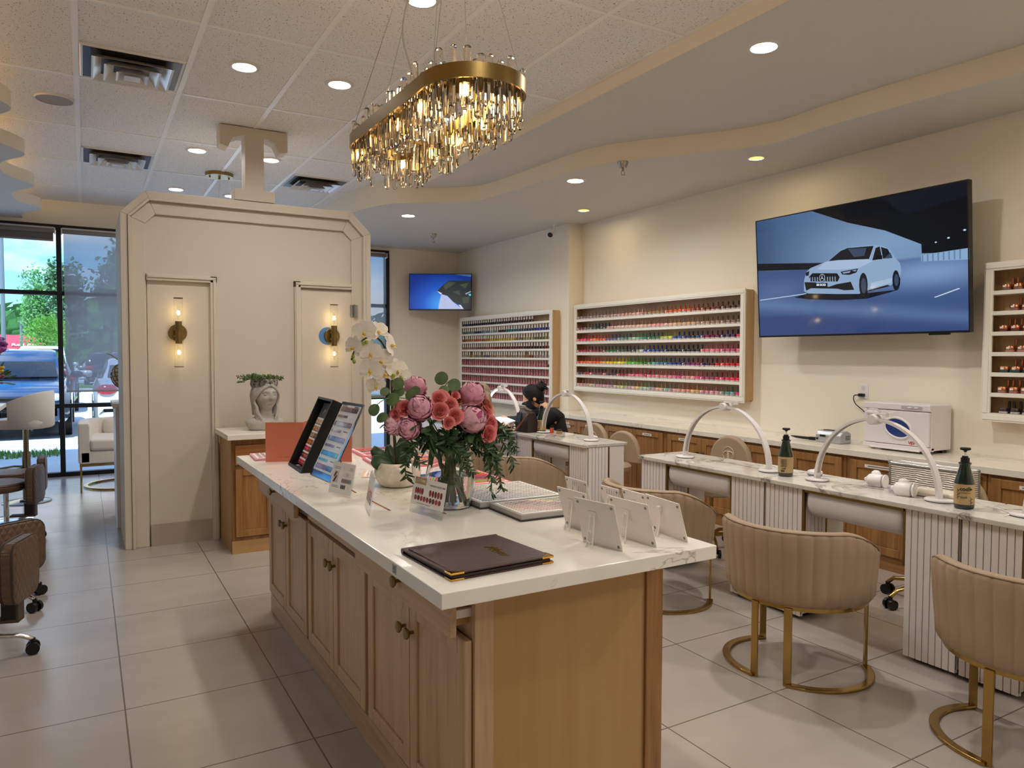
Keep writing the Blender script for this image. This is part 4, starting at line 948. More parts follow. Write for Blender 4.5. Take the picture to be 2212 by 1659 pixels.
def arch_lamp(label, x, ya, yb, lit=False, h=.373):
    t = thing('arch_lamp', label, 'desk lamp', (x, (ya+yb)/2, .76), 0, 'white arch lamps on the nail desks')
    R = (ya-yb)/2
    for s in (-1, 1):
        obj('base', B().lathe([(.058, .0), (.058, .004)], 24, (0, s*R, 0), mi=1, sy=1.1).lathe([(.06, .004), (.06, .010), (.055, .014)], 24, (0, s*R, 0), mi=0, sy=1.1), [LAMPW, BLACK], t, smooth=40)
        pts = [(0, s*R*cos(a), .012+(h-.012)*sin(a)) for a in [PI/2*.97*i/18 for i in range(19)]]
        ar = obj('arm', B().sweep(pts, [(-.018, -.006), (.018, -.006), (.018, .006), (-.018, .006)], up=(1, 0, 0) if False else (0, 0, 1)) if False else B(), LAMPW, t) if False else None
        q = B(); L = []
        for i, a in enumerate([PI/2*.985*k/22 for k in range(23)]):
            w2 = .021-.005*i/22
            L.append([V((xx, s*(R*cos(a)+rr_*cos(a)), .012+(h-.012)*sin(a)+rr_*sin(a))) for xx, rr_ in ((-w2, -.007), (w2, -.007), (w2, .007), (-w2, .007))])
        ar = obj('arm', q.ring(L), LAMPW, t, smooth=35)
        q = B(); L = []
        for a in [PI/2*(.06+.86*k/18) for k in range(19)]:
            L.append([V((xx, s*((R-.0075)*cos(a)), .012+(h-.012)*sin(a)-.0085*sin(a))) for xx in (-.012, .012)])
        q.ring(L, closed=False); obj('led_strip', q, LEDON if lit else LED, ar, smooth=60)
    obj('hinge', B().cyl((-.035, 0, h), (.035, 0, h), .027, n=24), LAMPW, t, smooth=40, bevel=.003)
    obj('phone_clip', B().box(-.012, .012, -.075, .0, h+.026, h+.034).box(-.02, .02, -.09, -.072, h+.018, h+.04).tube([(0, .01, h+.024), (0, .012, h+.06)], .003, 6), LAMPW, t)
    obj('power_plug', B().cyl((.02, -R, .035), (.05, -R-.02, .03), .006, n=8), WHITE, t)
    return t
arch_lamp('white arch lamp left of the dark green lotion bottle, in front of the emblem stool', 3.585, 3.755, 3.035)
arch_lamp('white arch lamp in front of the towel warmer', 3.57, 2.685, 2.0)
arch_lamp('white arch lamp at the picture edge on the last desk', 3.57, 1.62, .9)
arch_lamp('white arch lamp right of the masked woman on the far desk', 3.6, 5.6, 4.87)
arch_lamp('switched-on glowing arch lamp left of the masked woman', 3.6, 6.74, 6.02, True)
arch_lamp('arch lamp farthest back behind the flowers', 3.6, 7.8, 7.1)

# ================================================================ THE ISLAND
isl = thing('island_cabinet', 'oak island cabinet with three drawers and six doors', 'cabinet', (.905, 1.745, 0))
LI = 2.51
obj('body', B().box(.001, .665, .02, LI, .10, .858), OAKV, isl)
obj('base_board', B().box(-.012, .66, .006, LI, 0, .105), OAKH, isl, bevel=.002)
obj('end_panel', B().box(.055, .60, .0, .02, .0, .858), PLY, isl, label=None) if False else obj('end_panel', B().box(.055, .60, .004, .02, .0, .858), PLY, isl)
obj('end_stile', B().box(-.002, .056, -.002, .02, .0, .858), OAKV, isl, bevel=.002)
obj('corner_post', B().box(.60, .668, -.006, .02, .0, .858), OAKD, isl, bevel=.003)
for k in range(3):
    y0 = .01+.835*k                                         # nearest unit first
    out = (.048, .0, .055)[k]
    dr_ = obj('drawer', B().box(-.025-out, -.003-out, y0, y0+.80, .70, .845), OAKH, isl, bevel=.004)
    knob(dr_, (-.025-out, y0+(.40 if k else .36), .762), (-1, 0, 0), .019)
    if out:
        obj('drawer_side', B().box(-.003-out, .3, y0+.03, y0+.042, .72, .84).box(-.003-out, .3, y0+.758, y0+.77, .72, .84), PLY, dr_)
        obj('drawer_slide', B().box(-.003-out, .3, y0+.014, y0+.028, .745, .768).box(-.003-out, .3, y0+.772, y0+.786, .745, .768), WHITEM, dr_)
    for s in (0, 1):
        yy = y0+.402*s
        d_ = obj('door', door_mesh(.396, .555, .022, .052), OAKV, isl, loc=(-.004, yy, .128), bevel=.004)
        knob(d_, (-.022, .366 if s == 0 else .03, .46), (-1, 0, 0), .019)
it = obj('counter_top', B().box(.715, 1.612, 1.552, 4.257, .86, .90), ISL, bevel=.0025)
tag(it, 'thick white veined quartz worktop on the oak island', 'worktop')
stk = obj('price_sticker', B().box(-.0006, 0, 0, .028, 0, .026), mat('grey sticker', '9fa6a8', .6), it, loc=(.7148, 1.842, .868)); obj('print', B().box(-.001, -.0006, .005, .02, .018, .020).box(-.001, -.0006, .004, .024, .012, .014).box(-.001, -.0006, .006, .018, .006, .008), INK, stk)

TZ = .9005
# ---------------------------------------------------------------- menu book
a, b_, c_ = V((.796, 1.92)), V((.775, 1.623)), V((1.086, 1.637))
Mb = frame((b_.x, b_.y, TZ), (c_-b_).to_3d(), (a-b_).to_3d()); bw, bl = (c_-b_).length, .297
LEA = mat('dark brown leather', '3d261d', .42, bump=(60, .08), var=.22, vs=9)
mb = thing('menu_book', 'dark brown leather menu with gold metal corners', 'menu'); mb.matrix_world = Mb
def slab(w, l, z0, z1, r=.008): return B().prism([(x+w/2, y+l/2) for x, y in rrect(w, l, r)], z0, z1)
obj('back_cover', slab(bw, bl, 0, .004), LEA, mb, bevel=.001)
obj('pages', B().box(.006, bw-.006, .006, bl-.008, .004, .011), mat('page edge', '3a2a28', .5), mb)
fc = B()
fc.grid(lambda u, v: V((u*bw, v*bl, .012+.004*(1-v))), 6, 4); fc.grid(lambda u, v: V((u*bw, (1-v)*bl, .0155+.004*v)), 6, 4)
fc.ring([[V((u*bw, 0, .016)) for u in (0, 1)], [V((u*bw, 0, .0195)) for u in (0, 1)]], closed=False); fc.ring([[V((0, v*bl, .0155+.004*(1-v))) for v in (0, 1)], [V((0, v*bl, .012+.004*(1-v))) for v in (0, 1)]], closed=False)
fc.ring([[V((bw, v*bl, .012+.004*(1-v))) for v in (0, 1)], [V((bw, v*bl, .0155+.004*(1-v))) for v in (0, 1)]], closed=False)
fco = obj('front_cover', fc, LEA, mb)
obj('spine', B().cyl((0, bl-.002, .009), (bw, bl-.002, .009), .0085, n=12), LEA, mb, smooth=50)
st_ = B()
for y0 in (.012,): 
    for i in range(44): st_.box(.012+i*(bw-.03)/44, .012+(i+.6)*(bw-.03)/44, .011, .012, .0193, .0199)
    for i in range(40): st_.box(.011, .012, .012+i*(bl-.03)/40, .012+(i+.6)*(bl-.03)/40, .0165, .0196)
obj('stitching', st_, mat('thread', '4a332b', .6), fco)
GM = mat('corner brass', 'd9a545', .16, 1)
for x, sx in ((0, 1), (bw, -1)):
    for z0, z1 in ((-.0003, .0048), (.0152, .0205)):
        q = B().box(min(x-.001*sx, x+.036*sx), max(x-.001*sx, x+.036*sx), -.0012, .004, z0, z1).box(min(x-.0012*sx, x+.004*sx), max(x-.0012*sx, x+.004*sx), -.001, .036, z0, z1)
        q.prism([(x, 0), (x+.03*sx, 0), (x, .03)] if sx > 0 else [(x, 0), (x, .03), (x-.03, 0)], z1-.0008, z1)
        obj('metal_corner', q, GM, mb, bevel=.0006)
text('cover_lettering', 'Menu', .05, mat('gold foil', '9a7a3c', .35, .7), mb, Mx.Translation((.212, .13, .0185)) @ Mx.Rotation(-PI/2-.06, 4, 'Z') @ Mx.Rotation(-.0, 4, 'Y'), -.0014, shear=.6, ext=.0012)

# ---------------------------------------------------------------- boards and cards
def chips(b, x0, x1, y, w, h, n, cols, z=.001, th=.0014):
    # little rounded nail tips side by side
    for i in range(n):
        x = x0+(x1-x0)*(i+.5)/n; p = [(x+w*.5*cos(t), y+h*.5*sin(t)*(1 if abs(sin(t)) < .9 else 1)) for t in [2*PI*k/8+PI/8 for k in range(8)]]
        b.prism(p, z, z+th, cols[int(i*len(cols)/n) % len(cols)])
def cmat(c): return mat('chip '+c, c, .18, coat=.6)
def board(name, label, cat, BL, BR, TL, thick, group=None):
    BL, BR, TL = V(BL), V(BR), V(TL)
    M = frame(BL, BR-BL, TL-BL); t = thing(name, label, cat, group=group); t.matrix_world = M
    return t, (BR-BL).length, (TL-BL).length
CARD = mat('card stock', 'eae6e0', .4); CARDP = mat('printed paper', 'e6e1dc', .35)
# black framed swatch box
t, w, h_ = board('swatch_box', 'tall open black box of nail colour swatches leaning on the island', 'swatch display', (.885, 3.787, TZ+.003), (.870, 3.477, TZ+.003), (1.042, 3.78, 1.247), 0)
BLK = mat('black card', '0c0c0d', .45); BLK2 = mat('charcoal card', '3a383a', .6)
q = B().box(0, w, 0, h_, -.055, -.05)
for a in ((0, .014, 0, h_), (w-.014, w, 0, h_), (.014, w-.014, 0, .012), (.014, w-.014, h_-.012, h_)): q.box(a[0], a[1], a[2], a[3], -.05, 0)
obj('case', q, BLK, t, bevel=.001)
ins = obj('insert', B().box(.05, w-.03, .03, h_-.02, -.05, -.03), BLK2, t)
cl = 'd9c3a0 c9924a 6b5a4a c8781e 5a4030 a89a80 3a3436 c81c3c e0406a 7a1c30 b02444 4a2434 901c38 d42858'.split(); cm_ = [CARD]+[cmat(c) for c in cl]
sets = [(1, 1, 2, 1, 6, 2), (2, 4, 5, 2, 3, 5), (6, 2, 3, 7, 5, 3), (4, 4, 5, 2, 9, 8), (8, 9, 10, 12, 13, 12), (12, 11, 13, 10, 12, 14), (14, 8, 13, 12, 10, 12)]
q = B(); bands = B()
for i, s in enumerate(sets):
    y = h_-.115-.036*i; bands.box(.06, w-.04, y-.016, y+.016, -.03, -.028)
    for r in (0, 1): chips(q, .062, w-.05, y-.008+.013*r-.003, .0135, .013, 13, s, -.028)
obj('swatch_card', bands, CARD, ins); obj('nail_tips', q, cm_, ins)
text('case_lettering', 'gel', .03, mat('rose foil', 'c9a98c', .3, .6), ins, Mx.Translation((w/2-.02, h_-.06, -.029)), 0, shear=.4)
obj('strut', B().tube([(w*.8, h_*.75, -.055), (w*.8, .11, -.18), ], .002, 5), BLK, t)
# acrylic framed colour chart
t, w, h_ = board('colour_chart', 'tall acrylic framed chart of nail colours with mirrored edge', 'colour chart', (.901, 3.429, TZ+.003), (.916, 3.162, TZ+.003), (1.064, 3.438, 1.239), 0)
obj('backing', B().box(0, w, 0, h_, -.006, -.001), mat('mirror board', '8f97a8', .08, .9), t)
sheet = obj('sheet', B().box(.014, w-.012, .03, h_-.014, -.001, .0), CARDP, t)
q = B(); cs = 'a48c78 8f7262 6a4a40 b08c80 9c6a62 8a3a3c 6a5a7a 5a3a6a 8a1838 5a1424 2a6a90 3a8ab0 4a8a5a 6aa068 a0561e 8a3a1e 5a1c20 601428 c06a28'.split(); cms = [cmat(c) for c in cs]
rowsW = [(.335, 17, (0, 1, 1, 2, 9), 1), (.300, 9, (0, 0, 2), 0), (.262, 17, (1, 3, 4, 5), 1), (.226, 9, (3, 4, 5), 0), (.187, 17, (6, 7, 6, 8, 9), 1), (.152, 9, (6, 8, 8), 0), (.113, 17, (10, 10, 11, 12, 13), 1), (.080, 9, (11, 12, 13), 0), (.048, 17, (14, 14, 15, 16, 17), 1)]
for y, n, cc, big in rowsW:
    chips(q, .026, (w-.03) if big else w*.55, y*h_/.376+.004, .0125 if big else .0115, .026 if big else .014, n, cc, .0)
obj('nail_tips', q, cms, sheet)
pr = B()
for y in (.355, .348): pr.box(.03, .09, y, y+.0025, 0, .0006)
for y in (.23, .155, .084): pr.box(w*.66, w*.84, y, y+.003, 0, .0006)
pr.box(w*.68, w*.86, .350, .356, 0, .0006); obj('print', pr, INK, sheet)
obj('acrylic_cover', B().box(0, w, 0, h_, .003, .005), CLEAR, t); obj('stand', B().box(w*.3, w*.7, .1, .2, -.012, -.006).tube([(w*.5, .2, -.01), (w*.5, .13, -.155)], .004, 6), ACRYL, t)
# small sample cards
def sample(label, BL, BR, TL, kind):
    t, w, h_ = board('sample_card', label, 'sample card', BL, BR, TL, .003, 'small nail sample cards')
    obj('acrylic_plate', B().prism([(x+w/2, y+h_/2) for x, y in rrect(w, h_, .006)], -.003, 0), ACRYL, t)
    y0 = .03 if kind != 'a' else .004
    sh = obj('sheet', B().box(.003, w-.003, y0, h_-.003, 0, .0008), CARDP, t); q = B(); pr = B()
    if kind == 'a':
        cc = [cmat(c) for c in ('e8e2dc', 'cfc7c0', '8a7868', '6f98ac', '5a5a60', '6a3a26')]
        for r, s in enumerate(((0, 0, 1), (0, 1, 0), (2, 2, 2, 3), (4, 4, 0, 0))): chips(q, w*.5, w*.92, h_*(.82-.19*r), .0115, .019, 6, s, .0008)
        pq = B().box(w*.13, w*.33, h_*.35, h_*.72, .0008, .0012, 1)
        for i in range(5): pq.prism([(w*(.17+.03*(i % 3))+.008*cos(k), h_*(.40+.06*i)+.007*sin(2*k)+.004*cos(k)) for k in [2*PI*j/6 for j in range(6)]], .0012, .0018, 5)
        obj('photo_print', pq, cc, sh)
        for y in (.83, .78, .25, .21): pr.box(w*.1, w*.38, h_*y, h_*y+.0016, .0008, .0013)
    if kind == 'b':
        cc = [cmat(c) for c in ('a8402a', '6a3a2c', '8a5a48', '4a2c28')]
        chips(q, w*.1, w*.85, h_*.50, .013, .02, 9, (0, 2, 0), .0008); chips(q, w*.1, w*.9, h_*.32, .013, .022, 10, (3, 1, 3), .0008)
    if kind == 'c':
        cc = [cmat(c) for c in ('8e1828', '6a0f20', '4a0c18', 'a02840', '7a1424', 'b39a6c')]
        chips(q, w*.1, w*.36, h_*.62, .0125, .024, 4, (0, 1, 3, 4), .0008); chips(q, w*.52, w*.92, h_*.62, .0135, .024, 5, (0, 4, 2, 0, 1), .0008); chips(q, w*.1, w*.9, h_*.43, .016, .019, 9, (0, 2, 3, 4, 0, 1, 2, 3, 4), .0008)
        obj('heading_band', B().box(w*.06, w*.40, h_*.80, h_*.985, .0008, .0012), cc[5], sh)
        pr.box(w*.2, w*.6, h_*.285, h_*.285+.0016, .0008, .0013)
    obj('nail_tips', q, cc, sh)
    if pr.f: obj('print', pr, INK, sh)
    if kind == 'c':
        text('heading', 'FASHION COLOR CARD', .0088, INK, sh, Mx.Translation((w*.74, h_*.83, .0009)), .0001); text('heading', 'Gel Polish', .013, CARD, sh, Mx.Translation((w*.25, h_*.90, .0013)))
    obj('easel_rod', B().cyl((w*.55, h_*.3, -.004), (w*.55, .012, -.085), .0025, n=8), mat('copper rod', 'a8785a', .25, 1), t)
    return t
sample('small clear card with pearly nail tips in front of the tall colour chart', (.85, 2.949, TZ), (.893, 2.791, TZ), (.878, 2.957, 1.027), 'a')
sample('narrow edge-on card with rust nail tips and a copper rod behind it', (.89, 2.61, TZ), (.843, 2.429, TZ), (.913, 2.604, 1.036), 'b')
sample('white card with dark red nail tips in front of the glass vase', (.998, 2.446, TZ), (1.031, 2.233, TZ), (1.022, 2.449, 1.028), 'c')
# white cards seen from the back on plastic easels
CARDW = mat('white acrylic card', 'e4dbd6', .3); SCREW = mat('grey stud', '85807c', .35, .6)
def back_card(label, BLc, BRc, h_=.135, lean=.28, striped=False, easel='ladder'):
    BL, BR = V((*BLc, TZ)), V((*BRc, TZ)); e = BR-BL; n = V((e.y, -e.x, 0)).normalized()
    if n.x > 0: n = -n                                    # the back looks left towards the camera
    # the board leans away from its easel, its foot further to +x
    TL = BL+V((0, 0, 1))*h_*cos(lean)+n*h_*sin(lean)
    M = frame(BL, e, TL-BL); t = thing('display_card', label, 'display card', group='white display cards turned away'); t.matrix_world = M; w = e.length
    obj('plate', B().box(0, w, 0, h_, -.003, 0), CARDW, t, bevel=.0008)
    for x, y in ((.012, h_-.012), (w-.012, h_-.012), (w-.012, .012), (.012, .012)): obj('corner_stud', B().cyl((x, y, 0), (x, y, .0015), .0045, n=10), SCREW, t)
    if striped:
        q = B()
        for i in range(7): q.add([(w*.2+i*.014, h_*.5, .0004), (w*.24+i*.014, h_*.5, .0004), (w*.4+i*.014, h_*.93, .0004), (w*.36+i*.014, h_*.93, .0004)], [(0, 1, 2, 3)])
        obj('grey_stripes', q, mat('pale grey stripe', 'b4aba8', .5), t)
    c = w*.42; q = B(); zf = h_*.62
    P1, P2 = V((c, h_*.68, .002)), V((c, .0, zf*.95))
    P2 = V((c, -.0, .06)); d = (P2-P1)
    # foot of the easel on the table: solve the drop
    up = V((0, cos(lean), sin(lean))); up = V((0, cos(lean), sin(lean)))
    def on_table(z_): return -z_*math.tan(lean)*1.0
    fz = .055; P2 = V((c, on_table(fz)*-1 if False else -fz*math.tan(-lean)*-1, fz))
    if easel == 'ladder':
        for s in (-1, 1): q.tube([P1+V((s*.008, 0, 0)), (P1+P2)/2+V((s*.011, 0, 0)), P2+V((s*.014, 0, 0))], .0026, 6)
        for f, k in ((0, .008), (.35, .010), (.6, .0115), (.88, .0135)):
            m_ = P1.lerp(P2, f); q.tube([m_+V((-k, 0, 0)), m_+V((0, -.006, .002)), m_+V((k, 0, 0))], .0022, 6)
        obj('easel_pad', B().box(c-.016, c+.016, h_*.5, h_*.76, 0, .002), CARDW, t)
    else:
        q.tube([P1, P2+V((-.008, 0, 0))], .003, 6).tube([P1, P2+V((.01, 0, 0))], .003, 6).box(c-.008, c+.008, h_*.68, h_*.8, 0, .012)
    obj('easel', q, CARDW, t, smooth=50)
    return t
back_card('large white card seen from behind at the left front of the group', (1.367, 1.986), (1.372, 1.835), .138)
back_card('white card seen from behind on a ladder easel, nearest the menu', (1.292, 1.785), (1.319, 1.630), .145)
back_card('white card seen from behind on a ladder easel in the middle of the group', (1.425, 1.79), (1.434, 1.617), .135)
back_card('white card on a two legged easel at the far right corner of the worktop', (1.575, 1.79), (1.555, 1.614), .125, easel='legs')
back_card('striped white card standing behind the left front card', (1.575, 2.25), (1.565, 2.10), .115, striped=True)
back_card('striped white card on an easel in the middle back of the group', (1.578, 2.04), (1.573, 1.93), .115, striped=True)
back_card('white card with corner studs directly in front of the second taupe chair', (1.585, 1.925), (1.578, 1.80), .12)
# coral folder standing open
CORAL = mat('coral card', 'd2795f', .55)
t = thing('folder', 'coral pink card folder standing open behind the black box', 'folder')
zz = lambda p, q_, h_=.207: B().add([(*p, TZ), (*q_, TZ), (*q_, TZ+h_), (*p, TZ+h_)], [(0, 1, 2, 3)])
pt = [(.807, 3.942), (.985, 3.87), (1.045, 3.985), (1.06, 3.83), (1.20, 3.724)]
for a, b2 in zip(pt[:-1], pt[1:]): obj('panel', zz(a, b2), CORAL, t, solid=.002)
Mf = frame((.807, 3.94, TZ), (.178, -.072, 0), (0, 0, 1)); text('imprint', 'color collection', .012, mat('dark coral', 'b35f48', .6), t, Mf @ Mx.Translation((.1, .025, .0015)))
# flat palettes
def palette(label, pts, z0, th, tray, cc, nx, ny, group=None, cover=None, big=False):
    # pts: three corners (origin, x end, y end) on the worktop
    o, x, y = [V((*p, TZ+z0)) for p in pts]
    M = frame(o, x-o, y-o); t = thing('colour_palette', label, 'colour palette', group=group); t.matrix_world = M; w, l = (x-o).length, (y-o).length
    obj('tray', B().box(0, w, 0, l, 0, th), mat('tray '+tray, tray, .5), t, bevel=.002)
    if cover: obj('cover', B().box(-.004, w+.004, -.004, l+.004, -.0035 if z0 else 0, .0015 if not z0 else 0), mat('cover '+cover, cover, .5), t)
    q = B(); cms = [cmat(c) for c in cc]
    obj('insert', B().box(.012, w-.012, .012, l-.012, th, th+.0008), CARD, t)
    for j in range(ny):
        y_ = .02+(l-.04)*(j+.5)/ny
        if big: q.box(.02, w*.48, y_-(l-.04)/ny*.32, y_+(l-.04)/ny*.32, th+.0008, th+.003, (2*j) % len(cc)); q.box(w*.52, w-.02, y_-(l-.04)/ny*.32, y_+(l-.04)/ny*.32, th+.0008, th+.003, (2*j+1) % len(cc))
        else:
            for i in range(nx):
                x_ = .02+(w-.04)*(i+.5)/nx; k = int((i*.6+j*.9+rnd(0, 1.5))*len(cc)/(nx*.6+ny*.9+1.5)) % len(cc)
                q.box(x_-(w-.04)/nx*.36, x_+(w-.04)/nx*.36, y_-(l-.04)/ny*.2, y_+(l-.04)/ny*.2, th+.0008, th+.002, k)
    obj('colour_chips', q, cms, t)
    return t
palette('grey tray of fine nail chips nearer the white cards', ((1.262, 2.10), (1.60, 2.09), (1.255, 2.33)), .004, .018, 'a39c94', 'e0d8cc d8c4ac c0907c b07a6a 5a3a34 8a2c3c e0b84a 3a7a5a 2a2a30 d8d0c8'.split(), 26, 11, 'grey palette halves', cover='3a3434')
palette('grey tray of fine nail chips touching the bright pink palette', ((1.235, 2.345), (1.60, 2.335), (1.24, 2.70)), .004, .018, 'a39c94', '3a5a6a 4a4a70 6a5a7a 8a7a84 b0a090 c0b4a4 b0a494 c8b8a8 a89c90'.split(), 26, 14, 'grey palette halves', cover='3a3434')
BR = 'e8441c f06a2a 2a7a3a 7ac83a 1a2a4a d02a50 e84a7a 6a1a6a 0f3a2a c81838 f08aa0 e02a3a'.split()
palette('pink palette with bright colour bars behind the grey trays', ((1.25, 2.76), (1.60, 2.74), (1.265, 3.12)), 0, .012, 'd0506c', BR, 1, 9, big=True)
palette('pink palette with colour bars behind the orchid pot', ((1.235, 3.42), (1.595, 3.38), (1.26, 3.78)), .0, .012, 'd67a88', ['c82030', 'e8602a', '20283a', 'd84a6a', 'b02850', 'e8b0b8', '8a1830', 'f0a03a'], 1, 8, big=True)
palette('pink palette stacked askew at the far right island corner', ((1.30, 3.82), (1.60, 3.80), (1.31, 4.16)), .0, .014, 'd67a88', ['c82030', '2a2a34', 'd84a6a', 'e03a3a', 'f0b0b8'], 1, 7, big=True)
palette('pale orange leaflet of swatches between coral folder and orchid pot', ((1.08, 3.22), (1.22, 3.16), (1.13, 3.42)), 0, .003, 'e0b094', ['d8946a', 'e8c8a8', 'c87a5a', 'e0a080'], 8, 6)
palette('pink tray of dusty nail chips at the far left island corner', ((.765, 4.0), (.99, 3.985), (.765, 4.235)), 0, .012, 'd99aa0', ['c06a72', 'b85a64', 'c87a80', 'd08a8c'], 7, 6)

# ================================================================ FLOWERS
STEM = mat('flower stem', '5d7a34', .5); LEAFD = mat('dark leaf', '3a5230', .45, var=.3, vs=30); LEAFE = mat('eucalyptus leaf', '54683f', .5, var=.25, vs=25)
def petal(b, M, L, Wd, cup=.5, curl=.2, mi=0, nu=4, nv=4, ruf=.0):
    ph = rnd(0, 6)
    def fn(u, v):
        s = (u-.5)*2; wd = Wd*sin(PI*min(1, .12+v*.80))**.6
        x = s*wd*.5; y = L*v; z = cup*L*(v*v)*.5-curl*L*max(0, v-.6)**2*3+abs(s)**2*wd*cup*.45+ruf*sin(s*7+ph)*v*v
        return M @ V((x, y, z))
    return b.grid(fn, nu, nv, mi)
def bloom_peony(R, n=44, core=False, nu=8, nv=6):
    b = B()
    for i in range(n):
        f = (i+.5)/n; th = PI*(.93-.90*f**.85); a = i*2.39996
        d = V((sin(th)*cos(a), sin(th)*sin(a), cos(th)))
        r = R*rnd(.86, .98)*(.93 if f > .75 else 1)
        up = (V((0, 0, 1))-d*d.z); up = up.normalized() if up.length > .01 else V((cos(a), sin(a), 0))
        sd = d.cross(up).normalized(); w = R*rnd(.85, 1.2); h_ = R*rnd(.8, 1.1); tilt = rnd(-.06, .12); ph = rnd(0, 6); k = rnd(2.2, 3.6)
        def fn(u, v):
            s = (u-.5)*2; t = v-.5; ang = s*w/R*.5; el_ = t*h_/R
            p = (d*cos(el_)+up*sin(el_)); p = (p*cos(ang)+sd*sin(ang)).normalized()
            rr_ = r*(1+(tilt+.09)*v*v+.045*sin(s*k*2+ph)*v*v-.03*s*s)
            return p*rr_
        b.grid(fn, nu, nv, 1 if (core and f > .8) else 0)
    b.ell((0, 0, 0), (R*.78,)*3, 12, 8, 1 if core else 0); return b
def bloom_rose(R, n=22):
    b = B()
    for i in range(n):
        f = i/(n-1); a = i*2.39996; rad = R*(.22+.78*f); h_ = R*(1.15-.35*f); open_ = .12+.75*f*f
        ph = rnd(0, 6); span = 1.5 if f > .3 else 2.2
        def fn(u, v):
            s = (u-.5)*span; t = a+s; rr_ = rad*(.45+.55*v**.7)*(1+open_*.45*v*v); z = h_*(v-.55)-open_*R*.55*max(0, v-.65)**1.5*2-.06*R*s*s*v
            return V((cos(t)*rr_, sin(t)*rr_, z+.02*R*sin(3*s+ph)*v))
        b.grid(fn, 8, 5)
    b.ell((0, 0, -.3*R), (R*.62, R*.62, R*.4), 10, 6); return b
PINK1 = mat('peony pink', 'd99aac', .6, sss=.1); PINK2 = mat('peony heart', 'b8437c', .6); CORALR = mat('rose coral', 'e07e7c', .55, sss=.1); DUSK = mat('dusky rose', 'c07a62', .6, sss=.1); PALE = mat('peony pale', 'e3b0bd', .6, sss=.1)
VX, VY = 1.16, 2.44
vs_ = thing('glass_pitcher', 'clear glass pitcher vase half full of water holding the flowers', 'vase', (VX, VY, TZ))
obj('glass_body', B().lathe([(.0, .002), (.066, .001), (.074, .006), (.086, .05), (.093, .09), (.09, .13), (.078, .18), (.072, .215), (.078, .235), (.075, .2355), (.069, .215), (.075, .18), (.087, .13), (.09, .09), (.083, .05), (.07, .012), (0, .010)], 40, cap=(False, False)), GLASS, vs_, smooth=60)
obj('water', B().lathe([(0, .0115), (.0695, .0125), (.0826, .05), (.0896, .09), (.0869, .122), (0, .122)], 40, cap=(False, False)), mat('water', 'f4f8f4', 0, trans=1, ior=1.33), vs_, smooth=50)
hd = V((-.86, .5, 0)); obj('handle', B().tube([hd*.074+V((0, 0, .20)), hd*.10+V((0, 0, .225)), hd*.125+V((0, 0, .215)), hd*.137+V((0, 0, .17)), hd*.134+V((0, 0, .11)), hd*.105+V((0, 0, .07)), hd*.09+V((0, 0, .065))], .0085, 10), GLASS, vs_, smooth=60)
def stem_to(parent, head, base=None, r=.003, m=STEM):
    # parent-local curve from bloom down into the vase
    if base is None:
        a = rnd(0, 2*PI); base = V((VX+.045*cos(a), VY+.045*sin(a), TZ+.02+rnd(0, .02)))
    neck = V((VX+(base.x-VX)*-.3+(head.x-VX)*.12, VY+(base.y-VY)*-.3+(head.y-VY)*.12, TZ+.22))
    pts = []
    for i in range(11):
        t = i/10; pts.append(head*(1-t)**2+neck*2*t*(1-t)+base*t*t-head)
    return obj('stem', B().tube(pts, r, 6), m, parent, smooth=60)
def flower(kind, label, pos, mesh, mats, R, face, group, leafy=0):
    pos = V(pos); t = thing(kind, label, 'flower', pos, group=group)
    q = V((0, 0, 1)).rotation_difference(V(face).normalized()).to_matrix().to_4x4()
    o = obj('bloom', B(), mats, t) if False else None
    b = B(); b.v = [tuple((q @ Mx.Scale(R, 4)) @ V(p)) for p in mesh.v]; b.f = list(mesh.f); b.m = list(mesh.m)
    obj('bloom', b, mats, t, smooth=180)
    stem_to(t, pos-V(face).normalized()*R*.0)
    if leafy:
        lb = B()
        for i in range(leafy):
            a = i*2.1+rnd(0, 1); M = Mx.Translation(V((0, 0, -R*.9))-V(face)*.0) @ Mx.Rotation(a, 4, 'Z') @ Mx.Rotation(-.5, 4, 'X'); petal(lb, M, .07, .026, .2)
        obj('leaf', lb, LEAFD, t, smooth=60)
    return t
pe = bloom_peony(1, 62); pe2 = bloom_peony(1, 62, True); ro = bloom_rose(1)
GP, GR = 'peonies in the glass pitcher', 'roses in the glass pitcher'
cdir = V((-.42, -.86, .25))
flower('peony', 'large pale pink peony with a magenta heart at the front right of the bouquet', (1.205, 2.35, 1.232), pe2, [PALE, PINK2], .052, cdir+V((.4, 0, .1)), GP, 2)
flower('peony', 'big pink peony at the top right of the bouquet', (1.245, 2.43, 1.312), pe, [PINK1], .05, (-.2, -.4, .9), GP, 1)
flower('peony', 'pink peony in the middle left of the bouquet', (1.01, 2.37, 1.277), pe, [PINK1], .046, (-.5, -.7, .5), GP, 2)
flower('peony', 'small pink peony peeking out at the top left of the bouquet', (1.03, 2.46, 1.345), pe, [PINK1], .04, (-.1, -.3, .9), GP)
flower('peony', 'low pink peony at the far left of the bouquet', (.975, 2.38, 1.205), pe, [PINK1], .038, (-.8, -.5, .2), GP, 1)
flower('peony', 'pink peony half hidden behind the low left peony', (.935, 2.42, 1.218), pe, [PALE], .036, (-.9, -.2, .4), GP)
